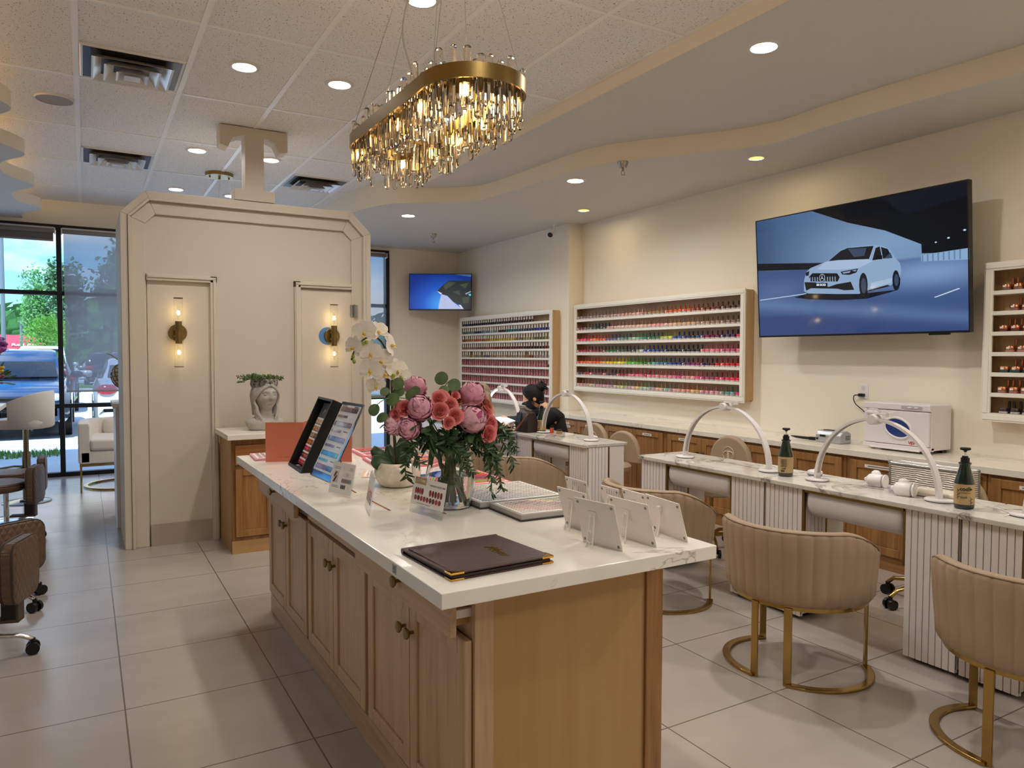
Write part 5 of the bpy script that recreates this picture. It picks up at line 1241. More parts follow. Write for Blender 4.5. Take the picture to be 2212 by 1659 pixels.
for i, (p, r, f, l) in enumerate((((1.075, 2.36, 1.308), .023, (-.2, -.9, .4), 'coral rose in the upper centre between the two big peonies'), ((1.105, 2.39, 1.315), .022, (.1, -.8, .6), 'coral rose right of the topmost central rose'), ((1.115, 2.35, 1.285), .024, (0, -.95, .3), 'coral rose in the very middle of the bouquet'),
     ((1.07, 2.34, 1.265), .026, (-.3, -.9, .2), 'coral rose just right of the middle peony'), ((1.125, 2.33, 1.245), .026, (0, -.9, .2), 'coral rose left of the magenta hearted peony'), ((1.095, 2.32, 1.225), .019, (-.1, -.9, .1), 'small coral rose lowest in the centre'),
     ((.958, 2.39, 1.275), .024, (-.5, -.8, .3), 'coral rose at the left above the low peonies'), ((.93, 2.40, 1.255), .02, (-.8, -.5, .3), 'small coral rosebud at the left edge'), ((.945, 2.41, 1.285), .016, (-.6, -.5, .6), 'tiny coral bud above the left roses'),
     ((1.275, 2.38, 1.245), .027, (.3, -.8, .3), 'coral rose right of the magenta hearted peony'), ((1.285, 2.36, 1.205), .03, (.4, -.8, .1), 'coral rose low at the right side of the bouquet'), ((1.265, 2.34, 1.175), .028, (.2, -.9, 0), 'coral rose lowest at the right of the bouquet'), ((1.165, 2.41, 1.315), .016, (.1, -.8, .5), 'red coral bud below the top right peony'))):
    flower('rose', l, p, ro, [CORALR], r, f, GR, i % 2)
flower('rose', 'wilting brown-orange rose right of the top right peony', (1.295, 2.41, 1.275), ro, [DUSK], .033, (.5, -.6, .5), GR)
flower('rose', 'wilting brown-orange bloom half hidden left of the top right peony', (1.185, 2.43, 1.305), ro, [DUSK], .028, (-.1, -.9, .3), GR)
def sprig(label, pts, leaves, m, lw, group, base=None, pair=True, kind='eucalyptus_sprig'):
    pts = [V(p) for p in pts]; t = thing(kind, label, 'foliage', pts[0], group=group); o = pts[0]
    sp2 = [V(p) for p in smooth3(pts)]
    st2 = B().tube([p-o for p in sp2], .0016, 5); 
    neck = [V((VX, VY, TZ+.2)), V((VX+rnd(-.04, .04), VY+rnd(-.04, .04), TZ+.03))]
    st2.tube([p-o for p in [sp2[0]]+neck], .002, 5)
    obj('stem', st2, STEM, t, smooth=60)
    lb = B(); n = len(sp2)
    for i in range(leaves):
        f = (i+.7)/leaves*(n-1.01); k = int(f); p = sp2[k].lerp(sp2[k+1], f-k)-o; d = (sp2[k+1]-sp2[k]).normalized()
        for s in ((-1, 1) if pair else (1,)):
            a = rnd(0, 6); sd = d.orthogonal().normalized(); sd = Mx.Rotation(a, 3, d) @ sd
            dirn = (sd*s+d*rnd(.2, .9)+V((0, 0, rnd(-.5, .1)))).normalized(); nn = dirn.cross(V((rnd(-1, 1), rnd(-1, 1), rnd(.2, 1)))).normalized()
            petal(lb, frame(p, nn, dirn), lw[0]*rnd(.75, 1.15), lw[1]*rnd(.8, 1.1), .1, .1, nu=2, nv=4)
    obj('leaves', lb, m, t, smooth=60); return t
def disc_sprig(label, pts, discs):
    pts = [V(p) for p in pts]; o = pts[0]; t = thing('eucalyptus_sprig', label, 'foliage', o, group='round leaved eucalyptus sprigs')
    s2 = smooth3(pts); q = B().tube([p-o for p in s2], .0018, 5); q.tube([p-o for p in (s2[0], V((VX, VY, TZ+.2)), V((VX+.02, VY-.03, TZ+.04)))], .0022, 5)
    obj('stem', q, STEM, t, smooth=60); lb = B()
    for (x, y, z), r, f in discs:
        f = V(f).normalized(); a = f.orthogonal().normalized(); c = V((x, y, z))-o
        M = frame(c, a, f.cross(a)); lb.add([M @ V((r*(.35 if k == 0 else 1)*0, 0, .1*r))]+[M @ V((r*cos(2*PI*k/14), r*.92*sin(2*PI*k/14), .05*r*sin(4*PI*k/14))) for k in range(14)], [(0, 1+k, 1+(k+1) % 14) for k in range(14)])
    obj('leaves', lb, LEAFE, t, smooth=60)
cf = V((-.45, -.88, .1))
disc_sprig('eucalyptus sprig with big round leaves rising above the bouquet', [(1.12, 2.42, 1.30), (1.13, 2.42, 1.35), (1.15, 2.42, 1.37)], [((1.115, 2.42, 1.378), .026, cf), ((1.167, 2.42, 1.352), .027, cf+V((.3, 0, .2))), ((1.12, 2.41, 1.335), .021, cf+V((0, 0, .6))), ((1.15, 2.43, 1.32), .02, cf)])
disc_sprig('eucalyptus sprig reaching left towards the orchid', [(1.03, 2.40, 1.29), (.97, 2.40, 1.31), (.90, 2.41, 1.31), (.86, 2.42, 1.28)], [((.92, 2.40, 1.308), .025, cf+V((-.3, 0, .2))), ((.985, 2.39, 1.322), .022, cf), ((.86, 2.42, 1.272), .024, cf+V((-.6, 0, .5))), ((.895, 2.41, 1.335), .018, cf+V((0, 0, .5))), ((.885, 2.41, 1.245), .022, cf+V((-.4, 0, .7))), ((.945, 2.40, 1.335), .02, cf), ((.94, 2.40, 1.362), .023, cf+V((.2, .1, 0))), ((1.005, 2.40, 1.335), .019, cf), ((.92, 2.40, 1.215), .015, cf), ((.955, 2.385, 1.19), .017, cf+V((.4, 0, .2)))])
for i, (l, pts) in enumerate((('trailing branch of small dark leaves drooping far right', [(1.22, 2.40, 1.16), (1.30, 2.39, 1.17), (1.36, 2.38, 1.12), (1.40, 2.38, 1.04)]), ('trailing dark branch hanging down right beside the pink palette', [(1.22, 2.38, 1.14), (1.28, 2.36, 1.12), (1.32, 2.36, 1.04), (1.335, 2.36, .965)]), ('trailing dark branch over the front right rim of the pitcher', [(1.20, 2.36, 1.13), (1.245, 2.33, 1.10), (1.265, 2.32, 1.03), (1.27, 2.32, .96)]),
      ('dark leafy branch spreading to the upper right under the peonies', [(1.22, 2.42, 1.15), (1.32, 2.41, 1.20), (1.385, 2.41, 1.16), (1.42, 2.41, 1.09)]), ('dark leafy branch dropping left over the orchid pot', [(1.08, 2.40, 1.14), (1.0, 2.42, 1.14), (.975, 2.42, 1.08), (.985, 2.43, 1.02)]), ('dark leafy branch in the centre under the coral roses', [(1.12, 2.36, 1.18), (1.10, 2.34, 1.16), (1.14, 2.33, 1.12), (1.18, 2.33, 1.08)]),
      ('long-leaved olive branch filling the middle of the bouquet', [(1.14, 2.38, 1.2), (1.18, 2.36, 1.17), (1.24, 2.35, 1.13), (1.30, 2.36, 1.08)]), ('leafy branch behind the peonies on the right', [(1.20, 2.45, 1.2), (1.27, 2.45, 1.19), (1.33, 2.45, 1.15), (1.36, 2.45, 1.07)]))):
    sprig(l, pts, 30, LEAFD, (.031, .0085) if i < 5 else (.045, .013), 'trailing green branches', kind='leafy_branch')
sprig('fan of narrow dark leaves low in the centre of the bouquet', [(1.06, 2.38, 1.21), (1.05, 2.37, 1.16), (1.09, 2.36, 1.13), (1.16, 2.37, 1.15)], 22, LEAFD, (.07, .022), 'trailing green branches', kind='leafy_branch')
for i, (l, pts) in enumerate((('fine dark branch spilling forward over the front of the pitcher', [(1.10, 2.36, 1.16), (1.12, 2.32, 1.13), (1.15, 2.31, 1.08), (1.19, 2.31, 1.04)]), ('fine dark branch arching right just below the orange rose', [(1.24, 2.40, 1.19), (1.31, 2.39, 1.2), (1.37, 2.385, 1.17), (1.395, 2.38, 1.12)]), ('fine dark branch between the low left peonies and the pitcher handle', [(1.04, 2.38, 1.18), (1.0, 2.37, 1.16), (.985, 2.37, 1.12), (1.01, 2.37, 1.08)]), ('fine dark branch filling the gap under the lowest coral rose', [(1.2, 2.35, 1.17), (1.23, 2.34, 1.15), (1.28, 2.34, 1.10), (1.30, 2.34, 1.04)]))):
    sprig(l, pts, 34, LEAFD, (.028, .008), 'trailing green branches', kind='leafy_branch')
# ---------------------------------------------------------------- orchid
OX, OY = 1.155, 2.955
oc = thing('orchid_plant', 'white orchid in a pearly round pot on the island', 'plant', (OX, OY, TZ))
obj('pot', B().lathe([(.0, 0), (.066, 0), (.08, .008), (.096, .035), (.101, .062), (.093, .088), (.078, .102), (.073, .098), (.085, .082), (.0, .078)], 44, cap=(False, False)), mat('mother of pearl', 'ddd3be', .25, spec=.6, coat=.6, bump=(22, .5), var=.16, vs=24), oc, smooth=50)
obj('moss', B().ell((0, 0, .078), (.074, .074, .015), 16, 6), mat('moss', '3c4a26', .9, bump=(120, 1)), oc, smooth=180)
LO = mat('orchid leaf', '304a2a', .3, spec=.5)
vd = V((-.36, -.92, .15)).normalized()
for d, L, w, k in (((-.72, .2, .66), .125, .068, .3), ((-.88, -.1, .35), .115, .07, .2), ((.22, .1, .97), .125, .062, -.1), ((.55, .3, .75), .12, .06, .1), ((-.25, .3, .9), .10, .055, .5)):
    d = V(d).normalized(); sd = d.cross(vd+V((k, 0, .25))).normalized(); q = B(); petal(q, frame((d.x*.02, d.y*.02, .08), -sd, d), L, w, .18, .3, nu=8, nv=10); obj('leaf', q, LO, oc, smooth=180, solid=.002)
P0 = V((OX, OY, TZ))
def lp(*a): return V(a)-P0
ST2 = mat('orchid stem', '2c3a20', .45)
main = smooth3([lp(1.15, 2.95, .98), lp(1.125, 2.94, 1.2), lp(1.12, 2.93, 1.38), lp(1.09, 2.93, 1.49), lp(1.05, 2.925, 1.535), lp(1.0, 2.92, 1.53), lp(.955, 2.915, 1.48), lp(.94, 2.915, 1.44)])
obj('flower_stem', B().tube(main, .0042, 8), ST2, oc, smooth=60)
obj('support_stake', B().cyl(lp(1.145, 2.96, .97), lp(1.118, 2.945, 1.42), .0035, n=8), mat('stake', '7a5a3a', .6), oc)
obj('flower_stem', B().tube(smooth3([lp(1.16, 2.96, .98), lp(1.135, 2.95, 1.18), lp(1.13, 2.94, 1.30), lp(1.16, 2.93, 1.35), lp(1.19, 2.93, 1.36)]), .0035, 8), ST2, oc, smooth=60)
ORW = mat('orchid white', 'ece4d8', .5, sss=.15); ORY = mat('orchid throat', 'e0c060', .5)
def orchid(p, f, s, roll):
    f = V(f).normalized(); a = V((0, 0, 1)).cross(f).normalized(); M0 = frame(lp(*p), a, V((0, 0, 1))-f*f.z) @ Mx.Rotation(roll, 4, 'Z')
    q = B()
    for ang, L, w in ((0, .052, .034), (2.2, .05, .03), (-2.2, .05, .03), (1.15, .05, .062), (-1.15, .05, .062)):
        petal(q, M0 @ Mx.Rotation(ang, 4, 'Z'), L*s, w*s, .12, .1, nu=5, nv=5)
    o = obj('blossom', q, ORW, oc, smooth=60)
    k = B(); k.ell((0, -.006*s, .008*s), (.007*s, .009*s, .008*s), 8, 6); petal(k, Mx.Translation((0, -.004*s, .004*s)) @ Mx.Rotation(PI, 4, 'Z') @ Mx.Rotation(.5, 4, 'X'), .024*s, .014*s, .5)
    k.xf(M0); obj('lip', k, ORY, o, smooth=60)
for p, f, s, r_ in (((.993, 2.91, 1.555), (-.5, -.85, .1), 1.05, .2), ((.95, 2.915, 1.495), (-.8, -.5, 0), .9, -.3), ((1.055, 2.915, 1.56), (-.1, -.9, .4), .9, .3), ((1.11, 2.92, 1.505), (.6, -.6, .2), 1.0, .8), ((1.02, 2.91, 1.47), (-.3, -.9, -.1), 1.0, 0), ((1.065, 2.92, 1.44), (-.4, -.9, .1), 1.05, .4), ((1.02, 2.91, 1.40), (-.5, -.85, -.1), 1.0, -.2), ((1.085, 2.92, 1.385), (-.1, -.95, .1), 1.0, .2), ((1.14, 2.92, 1.395), (.1, -.95, .2), 1.05, .1), ((1.165, 2.915, 1.355), (.4, -.85, -.1), 1.0, .5), ((1.05, 2.93, 1.335), (-.4, -.8, -.3), .85, .1)):
    orchid(p, f, s, r_)
for p in ((1.0, 2.905, 1.515), (.985, 2.905, 1.51), (1.115, 2.9, 1.375), (1.15, 2.9, 1.365), (.945, 2.91, 1.455), (.95, 2.91, 1.435)): obj('bud', B().ell(lp(*p), (.008, .008, .010), 10, 8), mat('orchid bud', '8a9a3a', .5), oc, smooth=180)

# ================================================================ TAUPE CLIENT CHAIRS
def barrel_chair():
    t = thing('barrel_chair', 'x', 'chair', group='taupe barrel chairs with gold legs')
    q = B(); n = 176; A = 2.05
    def outline(a, z):                       # a from the back centre, plan radius grows with height
        f = max(0, min(1, (z-.36)/.34)); rx = .312+.03*f**.8; ry = .325+.03*f**.8
        return rx, ry
    loops = []
    def top(a): return .705-.17*max(0, (abs(a)-.95)/(A-.95))**1.5
    for i in range(n+1):
        a = -A+2*A*i/n; pl = .007*abs(sin(i*PI/8))**.45-.004
        zt = top(a); l = []
        for z, dr_ in ((.355, -.035), (.362, -.012), (.385, .002), (.44, .0), (.52, 0), (.60, 0), (zt-.03, .0), (zt-.008, -.010), (zt, -.028)):
            z = min(z, zt-.001) if z < .61 else z
            rx, ry = outline(a, z); r_ = dr_+pl*(1 if .36 < z < zt-.01 else .3)
            l.append(V((-(rx+r_)*cos(a), (ry+r_)*sin(a), z)))
        for z, dr_ in ((zt-.006, -.05), (zt-.03, -.062), (.55, -.062), (.45, -.062), (.37, -.06)):
            rx, ry = outline(a, z); l.append(V((-(rx+dr_)*cos(a), (ry+dr_)*sin(a), z)))
        loops.append(l)
    q.ring(loops); obj('shell', q, TAUPE, t, smooth=60)
    pp = B(); pts = [V((-(outline(a, .66)[0]-.006)*cos(a), (outline(a, .66)[1]-.006)*sin(a), top(a)-.012)) for a in [-A+2*A*i/60 for i in range(61)]]
    obj('piping', B().tube(pts, .0035, 6), mat('dark piping', '7d6446', .5), t, smooth=60)
    s = [(.30*cos(k)*.95+.03, .285*sin(k)) for k in [2*PI*i/40 for i in range(40)]]
    obj('seat', B().ring([[V((x*f, y*f, z)) for x, y in s] for z, f in ((.36, .93), (.38, .98), (.445, .98), (.465, .95), (.47, .85))]), TAUPE, t, smooth=50)
    rimp = [V((-.288*cos(a), .30*sin(a), .352)) for a in [-1.9+3.8*i/50 for i in range(51)]]
    obj('gold_rim', B().sweep(rimp, [(-.006, -.01), (.006, -.01), (.006, .008), (-.006, .008)]), GOLD, t, smooth=40)
    for sg in (-1, 1):
        # post down at the back, floor strip round the side, post up at the front
        P = []
        ab, af = .25, 2.2; rx, ry = .295, .31
        P.append(V((-rx*cos(ab), sg*ry*sin(ab), .35))); P.append(V((-rx*cos(ab), sg*ry*sin(ab), .06)))
        for k in range(1, 5): P.append(V((-rx*cos(ab+.012*k), sg*ry*sin(ab+.012*k), .06-.05*sin(PI/2*k/4))))
        for k in range(1, 20):
            a = ab+.06+(af-ab-.12)*k/20; bulge = 1+.06*sin(PI*k/20); P.append(V((-rx*cos(a)*bulge, sg*ry*sin(a)*bulge, .01)))
        for k in range(0, 4): P.append(V((-rx*cos(af-.04+.01*k), sg*ry*sin(af-.04+.01*k), .01+.05*(1-cos(PI/2*k/3)))))
        P.append(V((-rx*cos(af), sg*ry*sin(af), .35)))
        L = []
        for i, p in enumerate(P):
            d = (P[min(i+1, len(P)-1)]-P[max(i-1, 0)]).normalized(); rad = V((p.x, p.y, 0)).normalized(); tang = V((-rad.y, rad.x, 0))
            wd = rad.cross(d).normalized() if abs(d.z) > .5 else V((0, 0, 1)).cross(d).normalized()
            nr = d.cross(wd).normalized()
            wv = tang if abs(d.z) > .7 else (rad if True else wd)
            # flat steel strip, broad side upright on the posts and lying on the floor
            if abs(d.z) > .7: w1, w2 = tang*.019, rad*.006
            else: w1, w2 = (d.cross(V((0, 0, 1)))).normalized()*.018, d.cross((d.cross(V((0, 0, 1)))).normalized()).normalized()*.006
            if w1.dot(tang if abs(d.z) > .7 else rad) < 0: w1 = -w1
            L.append((p, w1, w2, abs(d.z)))
        # interpolate the broad side continuously from tangent to radial
        q = B(); loops = []
        for p, w1, w2, dz_ in L:
            rad = V((p.x, p.y, 0)).normalized(); tang = V((-rad.y, rad.x, 0))
            if dz_ > .7: loops.append([p+tang*.017+rad*.0065, p-tang*.017+rad*.0065, p-tang*.017-rad*.0065, p+tang*.017-rad*.0065])
        legs = [P[:2], P[-2:]]
        q = B()
        for sgm in legs:
            r_ = V((sgm[0].x, sgm[0].y, 0)).normalized(); tg = V((-r_.y, r_.x, 0)); z0 = .03
            q.ring([[p+tg*.018+r_*.006, p-tg*.018+r_*.006, p-tg*.018-r_*.006, p+tg*.018-r_*.006] for p in (V((sgm[0].x, sgm[0].y, .352)), V((sgm[0].x, sgm[0].y, .0)))])
        mid = [p for p in P if p.z < .03]
        mid = [V((P[0].x, P[0].y, .008))]+[V((p.x, p.y, .008)) for p in mid]+[V((P[-1].x, P[-1].y, .008))]
        q.sweep(mid, [(-.018, -.008), (.018, -.008), (.018, .006), (-.018, .006)])
        obj('leg', q, GOLD, t, bevel=.004)
    return t
c0 = barrel_chair(); c0.location = (2.915, 2.285, 0); c0.rotation_euler = (0, 0, .27); c0['label'] = 'taupe barrel chair fully in view in front of the towel-warmer desk'
dup(c0, (3.055, 1.335, 0), .2, 'taupe barrel chair cut by the right picture edge')
dup(c0, (3.0, 3.36, 0), .12, 'taupe barrel chair behind the white cards at the worktop corner')
dup(c0, (3.02, 4.92, 0), .1, 'taupe barrel chair beyond the grey palettes, facing the far desk')
dup(c0, (2.93, 5.78, 0), .25, 'taupe barrel chair under the fair haired client')

# ---------------------------------------------------------------- technicians' rolling stools behind the desks
def star_base(t, m, r=.27, zc=.11):
    obj('gas_column', B().cyl((0, 0, .08), (0, 0, .30), .026, n=14).cyl((0, 0, .30), (0, 0, .42), .015, n=12), m, t, smooth=40)
    for k in range(5):
        a = 2*PI*k/5+.3; d = V((cos(a), sin(a), 0))
        lg = obj('base_arm', B().tube([d*.02+V((0, 0, zc)), d*r*.5+V((0, 0, zc+.012)), d*r*.85+V((0, 0, zc-.004)), d*r+V((0, 0, .07))], [.017, .014, .012, .011], 8), m, t, smooth=60)
        p = d*r; s = V((-d.y, d.x, 0))
        obj('caster', B().cyl(p+s*.012+V((0, 0, .03)), p+s*.03+V((0, 0, .03)), .03, n=16).cyl(p-s*.03+V((0, 0, .03)), p-s*.012+V((0, 0, .03)), .03, n=16).cyl(p+V((0, 0, .03)), p+V((0, 0, .075)), .012, n=10).box(p.x-.014, p.x+.014, p.y-.014, p.y+.014, .03, .05), BLACK, lg, smooth=40)
def tech_stool(label, loc, rz, emblem=False, h_=0):
    t = thing('rolling_stool', label, 'stool', loc, rz, 'taupe rolling stools behind the desks')
    star_base(t, GOLD)
    obj('seat', B().lathe([(.0, .42), (.17, .42), (.205, .435), (.21, .47), (.19, .49), (0, .495)], 32, cap=(False, False)), TAUPE, t, smooth=50)
    q = B(); L = []
    for i in range(25):
        a = PI*i/24; L.append((a, .21*cos(a)))
    bk = B().prism([(x, z) for x, z in [(-.21, .0)]+[(.21*cos(PI-PI*k/20), .02+.27*sin(PI*k/20)**.8) for k in range(21)]+[(.21, 0)]], -.025, .025)
    M = Mx.Translation((.20, 0, .50+h_)) @ Mx.Rotation(PI/2, 4, 'Z') @ Mx.Rotation(PI/2, 4, 'X'); bk.xf(M)
    b_ = obj('backrest', bk, TAUPE, t, bevel=.018, seg=3, smooth=50)
    obj('back_bracket', B().box(.16, .20, -.03, .03, .43, .60), GOLD, t)
    if emblem:
        e = B().tube([M @ V((.055*cos(a), .15+.055*sin(a), -.027)) for a in [2*PI*k/30 for k in range(30)]], .0022, 6, closed=True)
        for a, b2 in (((-.04, .165), (-.002, .17)), ((.002, .17), (.04, .165)), ((-.003, .17), (-.003, .10)), ((.008, .17), (.004, .10)), ((-.04, .165), (-.045, .15)), ((.04, .165), (.045, .15))): e.tube([M @ V((*a, -.027)), M @ V((*b2, -.027))], .004, 6)
        obj('emblem', e, mat('stitched emblem', 'd9cbb8', .5), b_)
    return t
tech_stool('taupe rolling stool with a round T emblem behind the first desk', (4.09, 4.0, 0), .0, True, .06)
tech_stool('taupe rolling stool just behind the right lamp foot of the far desk', (4.09, 5.74, 0), .0, True, .02)
tech_stool('small taupe rolling stool behind the corner of the far desk', (4.09, 5.27, 0), .15, False, -.02)
tech_stool('taupe rolling stool carrying the silver case, under the towel warmer desk', (4.26, 2.42, 0), .0, False, -.0)

# ================================================================ ON THE DESKS
DZ = .7605
BOT = mat('dark green bottle', '0e2012', .08, spec=.7, coat=.5); KRAFT = mat('kraft label', 'b5996c', .6)
def lotion(label, x, y, rz=0, front=True):
    t = thing('lotion_bottle', label, 'bottle', (x, y, DZ), rz, 'dark green pump bottles')
    obj('body', B().lathe([(.0, 0), (.036, 0), (.041, .005), (.042, .015), (.042, .118), (.040, .128), (.022, .196), (.0225, .203), (.027, .207), (.026, .213), (.02, .215), (0, .215)], 32, cap=(False, False)), BOT, t, smooth=40)
    cl_ = obj('collar', B().cyl((0, 0, .213), (0, 0, .235), .0185, n=22).cyl((0, 0, .235), (0, 0, .243), .013, n=18), BLACK, t, smooth=40)
    p = obj('pump', B().cyl((0, 0, .243), (0, 0, .262), .0045, n=10, mi=1).cyl((0, 0, .262), (0, 0, .268), .007, n=12).lathe([(.006, .266), (.022, .272), (.0225, .279), (.02, .282), (0, .281)], 20, cap=(False, False)).box(-.012, .03, -.007, .007, .270, .279), [BLACK, WHITE], t, smooth=40)
    lb = B()
    lb.ring([[V((.0424*cos(a), .0424*sin(a), z)) for a in [PI*.55+PI*.98*k/24 for k in range(25)]] for z in (.022, .115)], closed=False)
    l_ = obj('paper_label', lb, KRAFT, t, smooth=60)
    M = Mx.Translation((-.0432, 0, 0)) @ frame((0, 0, 0), (0, -1, 0), (0, 0, 1))
    INKD = mat('dark label ink', '1f261d', .6)
    if front:
        text('label_lettering', 'codī', .024, INKD, l_, M @ Mx.Translation((.004, .094, 0)), .0006); text('label_lettering', 'OLIVE', .011, INKD, l_, M @ Mx.Translation((.0, .056, 0))); text('label_lettering', 'Hand & Body Lotion', .006, INKD, l_, M @ Mx.Translation((.004, .077, 0)))
        q = B()
        for sx, y0 in ((-1, .088), (-1, .07), (-1, .058), (1, .05), (1, .035)):
            for k in range(3): 
                y_ = y0-.006*k; x_ = sx*.026; q.add([M @ V((x_, y_, .0006)), M @ V((x_+.004, y_+.003, .0004)), M @ V((x_+.013*(1 if k % 2 else -.6), y_+.011, -.002)), M @ V((x_+.002, y_+.006, .0006))], [(0, 1, 2, 3)])
        q.prism([(.027+.0045*cos(a), .095+.0045*sin(a)) for a in [2*PI*k/12 for k in range(12)]], -.003, -.0005, 0, M)
        obj('olive_print', q, INKD, l_)
    else:
        q = B()
        for k in range(6): q.box(-.022, .012, .10-.008*k, .102-.008*k, -.0015, .0006)
        q.box(-.02, .0, .03, .038, -.0015, .0006); q.xf(M); obj('olive_print', q, INKD, l_); text('label_lettering', 'codī', .012, INKD, l_, M @ Mx.Translation((-.005, .048, 0)), .0003)
    return t
lotion('dark green lotion bottle nearest the camera, its olive label facing front', 3.512, 1.853, .45)
lotion('dark green lotion bottle between the two arch lamps, small print label', 3.54, 2.878, .55, False)
lotion('dark green lotion bottle behind the brown handbag', 3.60, 5.63, .6, False)
def puck():
    t = thing('puck_light', 'small round white and grey device at the foot of the middle arch lamp', 'device', (3.70, 2.80, DZ))
    obj('lower_shell', B().lathe([(.03, 0), (.042, .006), (.044, .014)], 28), mat('grey shell', '9a9aa0', .3), t, smooth=50); obj('upper_shell', B().lathe([(.044, .014), (.042, .026), (.03, .033), (0, .034)], 28, cap=(True, False)), WHITE, t, smooth=50); obj('button', B().ell((0, 0, .034), (.012, .012, .006), 12, 6), WHITE, t, smooth=180)
puck()
def holder(label, x, y, rz):
    t = thing('nail_drill_holder', label, 'nail tool', (x, y, DZ+.034), rz, 'white barrel holders on the desk')
    d = V((0, -1, 0))
    obj('barrel', B().lathe([(.0, -.05), (.018, -.048), (.031, -.035), (.034, -.01), (.034, .03), (.031, .034)], 24, M=V((0, 0, 1)).rotation_difference(d).to_matrix().to_4x4(), cap=(False, True)), WHITE, t, smooth=50)
    obj('flange', B().cyl(d*.045, d*.051, .036, n=24).cyl(d*.034, d*.045, .012, n=12), WHITE, t, smooth=40); obj('tip_ball', B().ell(d*-.052, (.012, .012, .012), 12, 8), WHITE, t, smooth=180)
    obj('cradle', B().ell((.02, .01, .03), (.022, .026, .022), 14, 8), WHITE, t, smooth=180); obj('foot', B().box(-.02, .02, -.03, .03, -.0335, -.025), WHITE, t, bevel=.004)
holder('white barrel shaped nail tool holder lying left, under the arch', 3.68, 2.40, .15); holder('white barrel shaped nail tool holder lying right, before the cream cushion', 3.56, 2.17, .2)
hp = thing('hand_cushion', 'long cream hand rest cushion behind the right arch foot', 'cushion', (3.66, 2.06, DZ)); obj('pad', B().box(-.05, .05, -.16, .12, 0, .035), mat('cream vinyl', 'ddd2bd', .4), hp, bevel=.015, seg=3, smooth=60); obj('seam', B().box(-.051, .051, -.161, .121, .016, .019), mat('cream seam', 'c9bda5', .5), hp)
def cable(label, pts): tag(obj('cable', B().tube([V(p) for p in smooth3([V(p) for p in pts])], .0028, 6), WHITE, smooth=60), label, 'cable')
cable('white cable curling past the nearest lotion bottle', [(3.60, 1.95, DZ+.035), (3.62, 1.88, DZ+.02), (3.63, 1.78, DZ+.004), (3.56, 1.68, DZ+.004), (3.47, 1.66, DZ+.004)])
cable('white cable leaving the left arch lamp foot over the desk', [(3.61, 3.02, DZ+.035), (3.64, 2.98, DZ+.01), (3.70, 2.93, DZ+.004), (3.75, 2.91, DZ+.004)])
bt = thing('bottle_cap', 'tiny white cap lying on the left end of the first desk', 'cap', (3.52, 3.90, DZ)); obj('disc', B().cyl((0, 0, 0), (0, 0, .006), .011, n=16), WHITE, bt); obj('rim', B().tube([(0.011*cos(a), .011*sin(a), .003) for a in [2*PI*k/16 for k in range(16)]], .0015, 5, closed=True), WHITE, bt)
# silver case standing on the stool seat
cs = thing('aluminium_case', 'silver ribbed aluminium case standing on a stool behind the desk', 'case', (4.24, 2.415, .497)); Wc, Hc, Dc = .46, .335, .13
ALU = mat('aluminium edge', 'c9c9cb', .25, .9)
def wave():
    m, t_, b = nodes('woven silver panel'); b.inputs['Base Color'].default_value = hx('ddd3c6'); b.inputs['Metallic'].default_value = .35; b.inputs['Roughness'].default_value = .4
    tcn = t_.nodes.new('ShaderNodeTexCoord'); w = t_.nodes.new('ShaderNodeTexWave'); w.bands_direction = 'Z'; w.inputs['Scale'].default_value = 26; w.inputs['Distortion'].default_value = 2.5; w.inputs['Detail'].default_value = 1; t_.links.new(tcn.outputs['Object'], w.inputs[0])
    bp = t_.nodes.new('ShaderNodeBump'); bp.inputs['Strength'].default_value = .9; bp.inputs['Distance'].default_value = .006; t_.links.new(w.outputs[0], bp.inputs['Height']); t_.links.new(bp.outputs[0], b.inputs['Normal']); return m
obj('shell', B().box(-Dc/2+.004, Dc/2-.004, -Wc/2+.006, Wc/2-.006, .004, Hc-.004), wave(), cs)
q = B()
for y in (-Wc/2, Wc/2-.016): q.box(-Dc/2, -Dc/2+.016, y, y+.016, 0, Hc).box(Dc/2-.016, Dc/2, y, y+.016, 0, Hc)
for z in (0, Hc-.016): q.box(-Dc/2, -Dc/2+.016, -Wc/2, Wc/2, z, z+.016).box(Dc/2-.016, Dc/2, -Wc/2, Wc/2, z, z+.016)
obj('edge_frame', q, ALU, cs, bevel=.004)
for y in (-.10, .04): obj('latch', B().box(-Dc/2-.01, -Dc/2+.002, y-.012, y+.012, .12, .135).cyl((-Dc/2-.008, y-.02, .14), (-Dc/2-.008, y+.02, .14), .008, n=10).box(-Dc/2-.008, -Dc/2, y-.01, y+.01, .105, .12), CHROME, cs)
for y in (-Wc/2, Wc/2):
    for z in (0, Hc): obj('corner_cap', B().ell((-Dc/2+.008, y*.975, z*.975+.004), (.014, .014, .014), 10, 6), CHROME, cs, smooth=180)
# brown handbag
bg_ = thing('handbag', 'dark brown patterned handbag with a tan strap on the far desk', 'bag', (3.50, 5.72, DZ), .1)
bg_.scale = (.9, .9, .88)
HB = mat('brown monogram canvas', '2a1a16', .5, var=.3, vs=60); HB2 = mat('navy lining panel', '23262c', .45)
obj('body', B().ring([[V((x, y, 0)) for x, y in rrect(.13, .20, .02)], [V((x, y, .1)) for x, y in rrect(.135, .205, .02)], [V((x*.75, y*.9+.005, .2)) for x, y in rrect(.13, .2, .02)], [V((x*.35, y*.8+.01, .225+.02*sin(y*20))) for x, y in rrect(.13, .2, .02)]]), HB, bg_, smooth=50)
obj('front_panel', B().ring([[V((-.06-.006, y, 0)) for y in (.02, .105)], [V((-.069-.004, y, .1)) for y in (.02, .106)], [V((-.053, y*.9+.005, .2)) for y in (.02, .105)]], closed=False), HB2, bg_, solid=.004)
